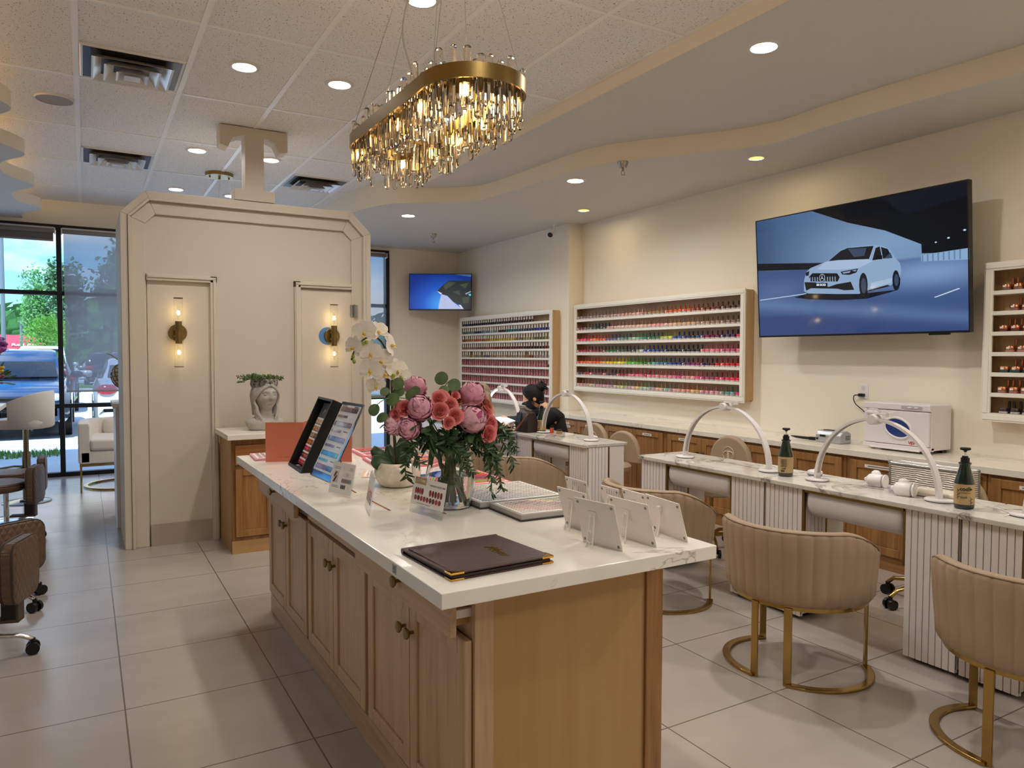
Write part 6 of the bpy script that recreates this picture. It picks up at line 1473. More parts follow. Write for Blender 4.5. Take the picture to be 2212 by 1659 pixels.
obj('strap', B().sweep([(-.03, -.07, .20), (-.075, -.08, .17), (-.10, -.02, .09), (-.115, .06, .012), (-.12, .11, .004), (-.11, .13, .03), (-.06, .1, .12), (-.03, .08, .2)], [(-.009, -.002), (.009, -.002), (.009, .002), (-.009, .002)], up=(.3, .2, 1)), mat('tan strap', '9a5a2c', .45), bg_, smooth=50)
obj('zip', B().box(-.01, .01, -.06, .08, .228, .236), mat('brass zip', 'b08a4a', .3, 1), bg_)
tw = thing('towel', 'white towel folded over the hand rest beside the masked woman', 'towel', (3.56, 6.25, DZ)); q = B()
q.grid(lambda u, v: V((-.12+.24*u, -.22+.44*v, .03+.055*sin(PI*u)*(.6+.4*sin(PI*v))+.006*sin(9*v+4*u))), 16, 16); obj('cloth', q, mat('white towelling', 'e6e4e6', .9, bump=(220, .5)), tw, solid=.012, smooth=180)
obj('hand_rest', B().ell((0, 0, .03), (.1, .19, .03), 20, 8), mat('white pad', 'dcd8d6', .5), tw, smooth=180)
for i, (x, y, c, l) in enumerate(((3.64, 5.52, 'c8502a', 'small orange capped jar right of the handbag'), (3.62, 6.48, '141414', 'short black dispenser cap left of the white towel'), (3.66, 5.43, 'b08a5a', 'small kraft box by the handbag'))):
    t = thing('small_jar' if i < 2 else 'small_box', l, 'container', (x, y, DZ)); obj('container', B().cyl((0, 0, 0), (0, 0, .05), .018, n=16) if i < 2 else B().box(-.02, .02, -.02, .02, 0, .04), mat('jar '+c, c, .4), t); obj('lid', B().cyl((0, 0, .05), (0, 0, .065), .014, n=14) if i < 2 else B().box(-.021, .021, -.021, .021, .03, .041), BLACK, t)
# ================================================================ ON THE BACK COUNTER
hc = thing('towel_warmer', 'white towel warmer cabinet with an oval blue window', 'appliance', (4.885, 2.812, .80)); Wd, Ht, Dd = .482, .335, .262
GW = mat('appliance white', 'e0d9da', .35)
obj('case', B().box(.022, Dd, 0, Wd, .022, Ht), GW, hc, bevel=.008)
obj('top_panel', B().box(0, .03, .0, Wd, Ht-.045, Ht), GW, hc, bevel=.006)
dr_ = obj('door', B().box(0, .022, .004, Wd-.004, .05, Ht-.05), GW, hc, bevel=.005)
obj('base_tray', B().box(-.004, .06, 0, Wd, .018, .047).box(-.012, .0, .06, Wd-.06, .012, .024), GW, hc, bevel=.004)
oM = frame((-.001, Wd*.46, .165), (0, -1, 0), (0, 0, 1)) @ Mx.Rotation(-.28, 4, 'Z')
obj('window_rim', B().tube([oM @ V((.098*cos(a), .068*sin(a), .0)) for a in [2*PI*k/40 for k in range(40)]], .009, 8, closed=True), GW, dr_, smooth=60)
obj('window_glass', B().prism([(.095*cos(a), .065*sin(a)) for a in [2*PI*k/40 for k in range(40)]], -.004, .003, 0, oM), mat('blue window glass', '14244a', .06, spec=.8, es=.06, ec='3c6ae0'), dr_)
obj('handle', B().ell((-.012, Wd-.075, .262), (.016, .052, .018), 20, 8), GW, dr_, smooth=180); obj('handle_recess', B().ell((-.002, Wd-.075, .266), (.004, .058, .03), 20, 6), mat('appliance shade', 'c4bcbd', .4), dr_, smooth=180)
obj('switch_plate', B().prism([(x, y) for x, y in rrect(.15, .022, .011)], 0, .003, 0, frame((-.0005, .125, Ht-.022), (0, -1, 0), (0, 0, 1))), mat('grey switch plate', 'b4aeb0', .4), hc)
for y in (.09, .14): obj('rocker', B().box(-.008, 0, y-.012, y+.012, Ht-.026, Ht-.018), WHITE, hc)
text('maker_lettering', 'VEV', .03, mat('red lettering', 'b8202c', .5), dr_, frame((-.001, .12, .068), (0, -1, 0), (0, 0, 1)), .0008, spacing=.9)
for y in (.04, Wd-.04): obj('foot', B().cyl((.06, y, .0), (.06, y, .02), .014, n=12), WHITE, hc); obj('rear_foot', B().box(Dd-.07, Dd-.02, y-.02, y+.02, 0, .022), BLACK, hc)
ol = thing('wall_outlet', 'white wall outlet with a black plug above the towel warmer', 'outlet', (XR, 3.49, 1.195)); obj('cover_plate', B().box(-.006, 0, -.038, .038, -.058, .058), WHITE, ol, bevel=.002)
obj('socket', B().prism([(.017*cos(a), .017*sin(a)) for a in [2*PI*k/16 for k in range(16)]], 0, .002, 0, frame((-.006, 0, .024), (0, -1, 0), (0, 0, 1))).box(-.0085, -.006, -.008, -.005, .02, .03).box(-.0085, -.006, .005, .008, .02, .03).box(-.0085, -.006, -.002, .002, .010, .014), mat('socket face', 'd8d4d0', .4), ol)
pc = tag(obj('power_cord', B().box(XR-.035, XR-.006, 3.475, 3.515, 1.155, 1.178).tube(smooth3([V((XR-.03, 3.50, 1.165)), V((XR-.045, 3.54, 1.16)), V((XR-.03, 3.54, 1.10)), V((XR-.02, 3.45, 1.02)), V((XR-.02, 3.40, .90)), V((XR-.02, 3.33, .83))]), .004, 6), BLACK, smooth=50), 'black power cord running from the outlet behind the towel warmer', 'cord')
nd = thing('nail_drill', 'small silver nail drill machine left of the towel warmer', 'device', (4.96, 3.60, .80))
SIL = mat('silver plastic', 'b9bdc2', .3, .5); obj('housing', B().prism([(-.06, 0), (.07, 0), (.07, .075), (.03, .095), (-.035, .09), (-.06, .06)], -.11, .11, 0, Mx(((1, 0, 0, 0), (0, 0, 1, 0), (0, 1, 0, 0), (0, 0, 0, 1)))), SIL, nd, bevel=.008)
obj('display', B().box(-.062, -.055, .02, .07, .045, .06), BLACK, nd); obj('top_recess', B().box(-.02, .03, -.02, .07, .088, .097), mat('dark recess', '3a3a3e', .4), nd, bevel=.003); obj('dial', B().cyl((-.06, -.03, .04), (-.068, -.03, .04), .013, n=16), WHITE, nd); obj('power_switch', B().box(-.064, -.058, .085, .1, .02, .035), BLACK, nd); obj('vent_slots', B().box(.0, .05, -.112, -.108, .03, .034).box(.0, .05, -.112, -.108, .042, .046).box(.0, .05, -.112, -.108, .054, .058), BLACK, nd)
hpz = thing('drill_handpiece', 'black handpiece lying left of the silver nail drill', 'nail tool', (4.95, 3.86, .801), .25); obj('grip', B().tube([(0, -.09, .012), (0, -.02, .012), (0, .06, .015), (0, .10, .02)], [.010, .011, .009, .004], 10), BLACK, hpz, smooth=50); obj('rest', B().box(-.015, .015, -.1, -.05, 0, .025), BLACK, hpz, bevel=.003)
for x, y, l in ((5.08, 5.3, 'thin pencil mark sized scrap on the counter under the wide rack'), (5.07, 2.36, 'thin dark strip lying on the right end of the counter')):
    pass

# ================================================================ CABINET AND PLANTER BY THE PARTITION
bc = thing('side_cabinet', 'oak cabinet with pale worktop standing against the panelled partition', 'cabinet', (.905, 5.62, 0))
obj('side_panel', B().box(0, .02, .0, .505, 0, .845), PLY, bc); obj('body', B().box(.02, .60, .02, .505, .1, .845), OAKD, bc)
obj('face_frame', B().box(0, .03, -.018, .0, .095, .845).box(.57, .60, -.018, .0, .095, .845).box(.03, .57, -.018, 0, .80, .845).box(.03, .57, -.018, 0, .62, .65).box(.03, .57, -.018, 0, .095, .12), OAKD, bc, bevel=.002)
obj('base_board', B().box(0, .60, -.02, .02, 0, .095), PLY, bc)
def fdoor(w, h_, x, z, nm):
    q = door_mesh(w, h_, .02, .05); q.v = [(v[1], v[0], v[2]) for v in q.v]; q.f = [tuple(reversed(f)) for f in q.f]; return obj(nm, q, OAKD, bc, loc=(x, -.018, z), bevel=.003)
obj('drawer', B().box(.025, .575, -.036, -.018, .655, .80), oak('dark oak crosswise', '9a6535', '774823', 'b07b48', 'x', rough=.38), bc, bevel=.003)
fdoor(.27, .50, .025, .125, 'door'); fdoor(.27, .50, .305, .125, 'door')
tag(obj('counter_top', B().box(.868, 1.50, 5.52, 6.098, .846, .885), QTZ, bevel=.003), 'small pale quartz worktop under the stone head planter', 'worktop')
def head_fn(d, fem=1.0):
    x, y, z = d.x*.098, d.y*.078, d.z*.118
    if d.z < 0: y *= 1-.30*(-d.z)**1.6; x *= 1-.10*(-d.z)**2
    if d.x > 0: x *= 1-.06*abs(d.y)
    fr_ = max(0, d.x)
    g = lambda yy, zz, sy, sz, c=0: math.exp(-((abs(y)-yy)/sy)**2-((z-zz)/sz)**2)
    x += fr_*(.024*g(0, -.018, .012, .014)+.013*g(0, .006, .009, .024)-.015*g(.032, .014, .016, .013)+.007*g(.03, .036, .024, .009)+.009*g(0, -.052, .020, .006)+.009*g(0, -.066, .017, .006)-.006*g(0, -.059, .020, .003)+.009*g(0, -.094, .022, .016)+.004*g(.045, -.022, .02, .02))
    x += fr_*(.010*g(.032, .014, .012, .008)-.003*g(.032, .008, .013, .002))
    return V((x, y, z))
def head(b, M, n=72, k=54, mi=0):
    b.ell((0, 0, 0), (1, 1, 1), n, k, mi, M, fn=lambda d, p: head_fn(d))
    for sy in (-1, 1):
        b.ell((.075, sy*.031, .014), (.010, .0135, .0085), 14, 10, mi, M)
        b.tube([M @ V((.083-.004*abs(j-1.5), sy*(.017+.0095*j), .0245+.002*(1.5-abs(j-1.5)))) for j in range(4)], [.0015, .003, .003, .0015], 6, mi)
def hair_cap(b, M, k, front):
    # scalp surface lifted off the head, open over the face and below the nape
    def fn(u, v):
        t = 2*PI*(u-.5)+PI; c = cos(t-PI)                     # c = 1 straight ahead
        c = cos(2*PI*u)
        low = -.75+1.25*max(0, min(1, (c+.25)/1.0))**1.3       # hairline height (unit sphere z)
        z = low+(1-low)*sin(PI/2*v); r = math.sqrt(max(0, 1-z*z)); d = V((r*c, r*sin(2*PI*u), z)).normalized()
        return M @ (head_fn(V((min(d.x, .9), d.y, d.z)))*(k-.05*(1-v)**6)+V((-.004, 0, .003)))
    b.grid(fn, 56, 20)
CON = mat('grey cement', 'a7a199', .85, var=.08, vs=14, bump=(70, .25))
pl = thing('head_planter', 'grey stone womans head planter with rose crown and green succulent', 'planter', (1.185, 5.82, .8855), -PI/2+.22)
q = B()
prof = [(.05, 0), (.098, .004), (.105, .02), (.115, .045), (.122, .065), (.105, .085), (.07, .10), (.055, .12), (.052, .15), (.056, .18)]
q.ring([[V((r*(1.0 if r < .06 else .72)*cos(a)+(.012 if z > .09 else 0), r*(1.0 if r < .06 else 1.22)*sin(a), z-.012*(1-abs(cos(a)))*(r > .1)*0)) for a in [2*PI*k/36 for k in range(36)]] for r, z in prof])
head(q, Mx.Translation((.022, 0, .26)) @ Mx.Scale(1.06, 4))
q.lathe([(.0, .30), (.085, .30), (.088, .36), (.086, .385), (.07, .388), (.066, .36), (0, .355)], 32, (.0, 0, 0), cap=(False, False))
obj('bust', q, CON, pl, smooth=70)
q = B()
for s in (-1, 1):
    for i in range(9):
        f = i/8; a0 = .55+.9*f
        pts = [(.02+.092*cos(a0*.55), s*.03*f, .345), (.02+.085*cos(a0), s*(.05+.035*f), .315), (.02+.055*cos(a0), s*(.083+.012*f), .27), (.01+.03*cos(a0*1.5), s*(.092+.006*sin(i*2)), .225), (.015+.035*(1-f), s*(.082), .18), (.03+.03*(1-f), s*(.075+.008*sin(i)), .135), (.05+.02*(1-f), s*(.06+.02*f), .095), (.062, s*(.045+.03*f), .06)]
        q.tube(smooth3([V(p) for p in pts]), .011, 7)
for i in range(7):
    a = 1.7+2.9*i/6; q.tube(smooth3([V((.07*cos(a), .07*sin(a), .34)), V((.09*cos(a), .092*sin(a), .27)), V((.075*cos(a), .085*sin(a), .2)), V((.05*cos(a)-.02, .07*sin(a), .12))]), .016, 7)
obj('hair', q, CON, pl, smooth=70)
q = B(); r1 = bloom_rose(1, 14)
for i in range(13):
    a = -2.4+4.8*i/12; M = frame((.088*cos(a)+.002, .09*sin(a), .358+.006*sin(i*3)), (-sin(a), cos(a), 0), (0, 0, 1)) @ Mx.Scale(.024 if i % 3 else .028, 4); s = len(q.v); q.add(r1.v, r1.f); q.xf(M, s)
obj('rose_crown', q, CON, pl, smooth=60)
q = B()
for i in range(26):
    a = rnd(0, 2*PI); o = V((.04*cos(a), .04*sin(a), .37)); L = rnd(.05, .13); d = V((cos(a)*.7, sin(a)*1.25, rnd(.0, .8) if L < .1 else rnd(-.35, .4)))
    if abs(sin(a)) < .3: L *= .6
    pts = smooth3([o, o+d*L*.5+V((0, 0, .022)), o+d*L]); q.tube(pts, .0016, 4)
    for k in range(3, len(pts)):
        for j in range(4):
            dd = V((rnd(-1, 1), rnd(-1, 1), rnd(-.6, 1))).normalized(); M = V((0, 0, 1)).rotation_difference(dd).to_matrix().to_4x4(); q.ell((0, 0, .009), (.0032, .0032, .011), 6, 5, 0, Mx.Translation(pts[k]) @ M)
obj('succulent', q, mat('succulent green', '5b7040', .45, var=.3, vs=40), pl, smooth=70)

# ================================================================ PEOPLE
def skin_mesh(vs, es, rs, sub=2):
    me = bpy.data.meshes.new('tmp_skin'); me.from_pydata([tuple(v) for v in vs], es, []); o = bpy.data.objects.new('tmp_skin', me); COL.objects.link(o)
    m = o.modifiers.new('s', 'SKIN'); m.use_smooth_shade = True
    for i, d in enumerate(me.skin_vertices[0].data):
        r = rs[i]; d.radius = (r if isinstance(r, tuple) else (r, r)); d.use_root = i == 0
    u = o.modifiers.new('u', 'SUBSURF'); u.levels = sub; u.render_levels = sub
    bpy.context.view_layer.update(); e = o.evaluated_get(bpy.context.evaluated_depsgraph_get()); n = e.to_mesh()
    v = [tuple(x.co) for x in n.vertices]; f = [tuple(p.vertices) for p in n.polygons]; e.to_mesh_clear(); bpy.data.objects.remove(o); bpy.data.meshes.remove(me)
    return v, f
def hand(b, wrist, direc, side, up=(0, 0, 1), s=1.0, curl=.5, thumb=1):
    d = V(direc).normalized(); u = V(up); sd = d.cross(u).normalized()*side; u = sd.cross(d).normalized()*side; w = V(wrist)
    L = lambda x, y, z: w+d*x*s+sd*y*s+u*z*s
    vs = [w, L(.045, 0, .0), L(.08, 0, -.002)]; rs = [(.020*s, .026*s), (.017*s, .036*s), (.013*s, .038*s)]
    v, f = skin_mesh(vs, [(0, 1), (1, 2)], rs); b.add(v, f)
    for y, l in ((-.029, .062), (-.010, .074), (.010, .070), (.029, .052)):
        c = curl; p = [L(.072, y, -.001), L(.072+l*.45, y*1.1, -.004-.012*c), L(.072+l*.78, y*1.12, -.016-.03*c), L(.072+l*.95, y*1.1, -.03-.05*c)]
        v, f = skin_mesh(p, [(0, 1), (1, 2), (2, 3)], [.0095*s, .0088*s, .008*s, .0065*s]); b.add(v, f)
    p = [L(.02, -.026*thumb, -.004), L(.045, -.050*thumb, -.012), L(.070, -.058*thumb, -.022), L(.088, -.056*thumb, -.03)]
    v, f = skin_mesh(p, [(0, 1), (1, 2), (2, 3)], [.013*s, .0115*s, .010*s, .0075*s]); b.add(v, f)
SKIN = mat('skin', 'd9a582', .5, sss=.15); SKIN2 = mat('fair skin', 'e0ae8e', .5, sss=.15); HAIR = mat('black hair', '0d0b0c', .6, spec=.3, bump=(60, .5)); BLKT = mat('black knit', '0b0b0e', .85, bump=(180, .4)); BLOND = mat('ash blond hair', '8a765e', .5, var=.25, vs=40)
def person(label, hip, neck, hd_c, face, pitch, shL, shR, elL, elR, wrL, wrR, kneeL, kneeR, footL, footR, skin, hat):
    t = thing('person', label, 'person', (0, 0, 0))
    hip, neck, hd_c = V(hip), V(neck), V(hd_c); chest = hip.lerp(neck, .72)
    vs = [hip, hip.lerp(neck, .35), chest, neck, neck.lerp(hd_c, .5), V(shL), V(elL), V(wrL), V(shR), V(elR), V(wrR), V(kneeL), V(footL), V(kneeR), V(footR)]
    es = [(0, 1), (1, 2), (2, 3), (3, 4), (2, 5), (5, 6), (6, 7), (2, 8), (8, 9), (9, 10), (0, 11), (11, 12), (0, 13), (13, 14)]
    rs = [(.13, .16), (.115, .14), (.12, .15), (.06, .065), (.05, .052), (.062, .062), (.042, .042), (.025, .028), (.062, .062), (.042, .042), (.025, .028), (.075, .075), (.045, .045), (.075, .075), (.045, .045)]
    thin = [tuple(x*.72 for x in r) if i not in (3, 4) and isinstance(r, tuple) else r for i, r in enumerate(rs)]
    b = B(); b.add(*skin_mesh(vs, es, thin))
    f = V(face).normalized(); s = V((0, 0, 1)).cross(f).normalized()
    Mh = Mx.Translation(hd_c) @ frame((0, 0, 0), f, s) @ Mx.Rotation(pitch, 4, 'Y')
    head(b, Mh)
    for sy in (-1, 1): b.ell((-.005, sy*.078, -.012), (.018, .008, .03), 12, 8, 0, Mh)
    for wr, el, sd in ((wrL, elL, 1), (wrR, elR, -1)): hand(b, wr, (V(wr)-V(el)), sd, curl=.6)
    obj('body', b, skin, t, smooth=180)
    return t, Mh, vs, es, rs, f
# masked woman
t, Mh, vs, es, rs, f = person('person in a black long sleeved top and black face mask bending over the lit desk', (4.02, 6.02, .60), (3.97, 6.10, .93), (3.885, 6.235, 1.045), (-.85, .52, 0), .45,
    (4.06, 6.24, .89), (3.93, 5.96, .88), (3.86, 6.47, .78), (3.80, 6.03, .79), (3.64, 6.50, .80), (3.60, 6.24, .83), (3.90, 6.22, .50), (3.92, 6.0, .48), (3.92, 6.26, .05), (3.95, 6.0, .05), SKIN, None)
b = B(); r2 = [tuple(x+.012 for x in r) if isinstance(r, tuple) else r+.012 for r in rs]; keep = [0, 1, 2, 5, 6, 7, 8, 9, 10]
nk = vs[2].lerp(vs[3], .6); vv = [vs[i] for i in keep]+[nk]; ee = [(0, 1), (1, 2), (2, 9), (9, 3), (3, 4), (4, 5), (9, 6), (6, 7), (7, 8), (9, 10)]; rr2 = [r2[i] for i in keep]+[(.10, .13), (.066, .075)]; rr2[3] = rr2[6] = (.08, .08); rr2[4] = rr2[7] = (.066, .066); vv.append(vs[2].lerp(vs[3], .95))
b.add(*skin_mesh(vv, ee, rr2)); obj('knit_top', b, BLKT, t, smooth=180)
b = B()
hair_cap(b, Mh, 1.11, .30)
b.ell((-.10, .0, .055), (.052, .055, .05), 16, 12, 0, Mh)
for i in range(9):
    a = i*.7; b.tube([Mh @ V(p) for p in ((-.10, 0, .055), (-.125+.02*cos(a), .035*sin(a), .075+.03*cos(a*1.7)), (-.14+.03*cos(a), .055*sin(a), .06+.045*cos(a*1.3)), (-.12, .05*sin(a), .04))], [.012, .014, .012, .005], 6)
for s_ in (-1, 1):
    for k in range(4): b.tube([Mh @ V(p) for p in ((.045, s_*.04, .092-.006*k), (.072-.008*k, s_*(.06), .06), (.06-.010*k, s_*.076, .01), (.04-.008*k, s_*.08, -.03-.014*k))], [.007, .006, .004, .002], 6)
obj('hair', b, HAIR, t, smooth=180)
b = B(); b.grid(lambda u, v: Mh @ (head_fn(V((cos((u-.5)*2.3)*sin(PI*(.515+.41*v)), sin((u-.5)*2.3)*sin(PI*(.515+.41*v)), cos(PI*(.515+.41*v)))).normalized())*(1.07+.10*sin(PI*v)*cos((u-.5)*2.3))), 28, 18)
for s_ in (-1, 1): b.tube([Mh @ V(p) for p in ((.05, s_*.066, -.03), (.01, s_*.083, .0))], .0018, 5).tube([Mh @ V(p) for p in ((.045, s_*.05, -.085), (-.002, s_*.084, -.03))], .0018, 5)
obj('face_mask', b, mat('black mask', '15161b', .7), t, smooth=180)
b = B()
for s_ in (-1, 1): b.tube([Mh @ V((.083, s_*(.018+.028*k/6), .012-.004*sin(PI*k/6))) for k in range(7)], .0018, 5); b.tube([Mh @ V((.090-.001*k, s_*(.014+.032*k/6), .037+.004*sin(PI*k/6))) for k in range(7)], .002, 5)
obj('eyelids_and_brows', b, HAIR, t)
obj('earring', B().tube([Mh @ V((-.004+.008*cos(a), -.085, -.05+.008*sin(a))) for a in [2*PI*k/14 for k in range(14)]], .0018, 6, closed=True), GOLD, t)
# fair haired client
t, Mh, vs, es, rs, f = person('person with straight fair hair seated before the lit arch lamp, back half hidden by flowers', (2.93, 5.68, .55), (2.94, 5.65, .93), (2.985, 5.66, 1.09), (.9, .42, 0), .3,
    (2.90, 5.82, .89), (2.99, 5.49, .89), (3.12, 5.98, .76), (3.2, 5.64, .76), (3.40, 6.17, .80), (3.42, 6.02, .80), (3.24, 5.85, .52), (3.26, 5.72, .52), (3.24, 5.88, .05), (3.26, 5.74, .05), SKIN2, None)
b = B(); r2 = [tuple(x+.012 for x in r) if isinstance(r, tuple) else r+.012 for r in rs]
vv = [vs[i] for i in (0, 1, 2, 5, 6, 8, 9)]+[vs[2].lerp(vs[3], .7), vs[6].lerp(vs[7], .45), vs[9].lerp(vs[10], .45)]; ee = [(0, 1), (1, 2), (2, 3), (3, 4), (2, 5), (5, 6), (2, 7), (4, 8), (6, 9)]; rr2 = [r2[i] for i in (0, 1, 2, 5, 6, 8, 9)]+[(.07, .085), .05, .05]
b.add(*skin_mesh(vv, ee, rr2)); obj('dark_blouse', b, mat('black gold print', '17120f', .6, var=.5, vs=30), t, smooth=180)
b = B(); hair_cap(b, Mh, 1.12, .25)
for i in range(24):
    a = .95+4.38*i/23; c_, s_ = cos(a), sin(a); b.tube([Mh @ V(p) for p in ((.08*c_-.01, .072*s_, .05), (.098*c_-.01, .088*s_, -.02), (.092*c_-.012, .09*s_, -.09), (.085*c_-.02, .086*s_, -.17))], [.014, .016, .016, .008], 6)
obj('hair', b, BLOND, t, smooth=180)
obj('wrist_cuff', B().cyl((3.345, 6.135, .79), (3.385, 6.16, .797), .034, n=16), mat('gold print cuff', '3a2a14', .4, .3), t, smooth=50)

# ================================================================ LEFT SIDE OF THE ROOM
def quilt(name, col):
    m, t_, b = nodes(name); b.inputs['Base Color'].default_value = hx(col); b.inputs['Roughness'].default_value = .38
    tcn = t_.nodes.new('ShaderNodeTexCoord'); sp2 = t_.nodes.new('ShaderNodeSeparateXYZ'); t_.links.new(tcn.outputs['Object'], sp2.inputs[0])
    hs = []
    for op in ('ADD', 'SUBTRACT'):
        a = t_.nodes.new('ShaderNodeMath'); a.operation = op; z_ = t_.nodes.new('ShaderNodeMath'); z_.operation = 'MULTIPLY'; z_.inputs[1].default_value = .62; t_.links.new(sp2.outputs['Z'], z_.inputs[0])
        t_.links.new(sp2.outputs['Y'], a.inputs[0]); t_.links.new(z_.outputs[0], a.inputs[1]); p = t_.nodes.new('ShaderNodeMath'); p.operation = 'PINGPONG'; p.inputs[1].default_value = .02; t_.links.new(a.outputs[0], p.inputs[0]); hs.append(p)
    mn = t_.nodes.new('ShaderNodeMath'); mn.operation = 'MINIMUM'; t_.links.new(hs[0].outputs[0], mn.inputs[0]); t_.links.new(hs[1].outputs[0], mn.inputs[1])
    sq = t_.nodes.new('ShaderNodeMath'); sq.operation = 'POWER'; sq.inputs[1].default_value = .5; t_.links.new(mn.outputs[0], sq.inputs[0])
    bp = t_.nodes.new('ShaderNodeBump'); bp.inputs['Strength'].default_value = .6; bp.inputs['Distance'].default_value = .05; t_.links.new(sq.outputs[0], bp.inputs['Height']); t_.links.new(bp.outputs[0], b.inputs['Normal']); return m
BRL = mat('brown leather', '5d4635', .4, bump=(150, .1)); BRQ = quilt('quilted brown leather', '5d4635')
PIPE = mat('brown piping', '3c2c22', .45)
def pedi_stool(label, loc, rz, zs=.44, disc=False):
    t = thing('pedicure_stool', label, 'stool', loc, rz, 'brown quilted pedicure stools')
    if disc:
        obj('base_disc', B().lathe([(.0, 0), (.2, 0), (.2, .008), (.05, .03), (0, .03)], 32, cap=(False, False)), CHROME, t, smooth=40); obj('gas_column', B().cyl((0, 0, .02), (0, 0, zs-.04), .022, n=14), CHROME, t, smooth=40)
    else: star_base(t, CHROME, .30, .10)
    s_ = obj('seat', B().lathe([(.0, zs-.055), (.19, zs-.055), (.212, zs-.04), (.215, zs-.01), (.2, zs+.012), (0, zs+.018)], 36, cap=(False, False)), BRL, t, smooth=50)
    obj('piping', B().tube([(.212*cos(a), .212*sin(a), zs-.002) for a in [2*PI*k/36 for k in range(36)]], .004, 6, closed=True), PIPE, s_, smooth=60)
    M = Mx.Translation((.27, 0, zs-.16)) @ Mx(((0, 0, 1, 0), (1, 0, 0, 0), (0, 1, 0, 0), (0, 0, 0, 1)))
    P = rrect(.30, .29, .06)
    q = B(); q.ring([[M @ V((x*k, .145+y*k, z)) for x, y in P] for z, k in ((-.035, .9), (-.03, .97), (0, 1), (.03, .97), (.035, .9))])
    b_ = obj('backrest', q, BRQ, t, smooth=50)
    for z in (-.024, .024): obj('piping', B().tube([M @ V((x*.985, .145+y*.985, z)) for x, y in P], .0045, 6, closed=True), PIPE, b_, smooth=60)
    obj('back_bracket', B().box(.262, .274, -.035, .035, zs-.26, zs-.10).box(.10, .274, -.035, .035, zs-.265, zs-.25), mat('bracket brown', '4a3a2e', .5), t, bevel=.003)
    obj('adjuster_box', B().box(.20, .262, -.03, .03, zs-.25, zs-.16), BLACK, t)
    return t
pedi_stool('brown quilted stool farthest back, its narrow backrest below the bar stool', (-.62, 7.72, 0), 0, .42, True)
pedi_stool('brown quilted stool with backrest edge-on, second from the back', (-.62, 6.85, 0), -.2, .46)
pedi_stool('brown quilted stool whose broad backrest faces the camera at the left edge', (-.51, 5.08, 0), -.95, .40)
pedi_stool('brown quilted stool nearest the camera, only its backrest and one caster in view', (-.545, 4.22, 0), -.3, .46)
CREAM = mat('cream velvet', 'd8cfc4', .75, sheen=.3)
def bar_stool(label, loc, rz):
    t = thing('bar_stool', label, 'bar stool', loc, rz, 'cream bar stools')
    GB = mat('bronze steel', '8a7a5e', .2, 1)
    obj('base_disc', B().lathe([(.0, 0), (.21, 0), (.21, .008), (.06, .035), (0, .036)], 36, cap=(False, False)), GB, t, smooth=40)
    obj('column', B().cyl((0, 0, .03), (0, 0, .50), .036, n=18).cyl((0, 0, .5), (0, 0, .74), .024, n=16), GB, t, smooth=40)
    obj('foot_rest', B().tube([(.03, 0, .34), (.08, .16, .33), (.2, .17, .33), (.26, 0, .33), (.2, -.17, .33), (.08, -.16, .33), (.03, 0, .34)], .011, 8), GB, t, smooth=60)
    obj('lever', B().tube([(0, -.03, .72), (.03, -.2, .70), (.06, -.24, .68)], .006, 6), GB, t)
    obj('seat', B().ring([[V((x*k, y*k, z)) for x, y in rrect(.44, .44, .14)] for z, k in ((.735, .9), (.75, .98), (.80, 1), (.825, .97), (.83, .88))]), CREAM, t, smooth=50)
    q = B(); L = []
    for i in range(41):
        a = -1.75+3.5*i/40; ht = .83+.27*max(0, cos(a*.62))**.6
        L.append([V((-r*cos(a), r*sin(a), z)) for r, z in ((.225, .74), (.245, .76), (.25, ht-.02), (.24, ht), (.215, ht), (.205, ht-.02), (.2, .76))])
    q.ring(L); obj('backrest', q, CREAM, t, smooth=60)
    return t
bar_stool('cream bar stool with bronze column in front of the clear window', (-.52, 8.62, 0), 2.75)
bar_stool('cream bar stool mostly outside the left picture edge', (-1.02, 8.55, 0), 2.6)
ac = thing('armchair', 'cream armchair on a gold base half hidden by the partition', 'armchair', (.38, 9.30, 0))
q = B(); L = []
for x, y in [(-.46, -.42), (-.465, -.1), (-.455, .15), (-.36, .33), (-.15, .40), (.15, .40), (.36, .33), (.455, .15), (.465, -.1), (.46, -.42)]:
    c = V((x, y, 0)); inn = V((x*.76, y*.78 if y > 0 else y, 0)); L.append([V((c.x, c.y, .31)), V((c.x, c.y, .70)), V((c.x*.985, c.y*.985 if y > 0 else c.y, .735)), V((inn.x*1.03, inn.y*1.03 if y > 0 else y, .735)), V((inn.x, inn.y, .70)), V((inn.x, inn.y, .31))])
q.ring(L); obj('shell', q, CREAM, ac, smooth=40, bevel=.012)
obj('seat_base', B().box(-.45, .45, -.42, .36, .30, .44), CREAM, ac, bevel=.02, seg=3); obj('seat_cushion', B().box(-.355, .355, -.44, .28, .44, .565), CREAM, ac, bevel=.03, seg=3, smooth=60)
obj('back_pillow', B().ell((.04, .20, .66), (.26, .085, .115), 24, 14, fn=lambda d, p: V((math.copysign(abs(d.x)**.5, d.x)*.26, d.y*.085, math.copysign(abs(d.z)**.55, d.z)*.115))), CREAM, ac, smooth=180, rot=(-.1, 0, 0))
q = B()
for x in (-.44, .44): q.box(x-.008, x+.008, -.41, -.39, 0, .3).box(x-.008, x+.008, .3, .32, 0, .3).box(x-.008, x+.008, -.41, .32, .285, .30)
obj('side_frame', q, GOLD, ac); obj('front_rail', B().box(-.45, .45, -.415, -.395, .275, .30).box(-.05, -.03, -.41, -.39, .06, .28).box(.03, .05, -.41, -.39, .06, .28).box(-.05, .05, -.41, -.39, .15, .165), GOLD, ac)
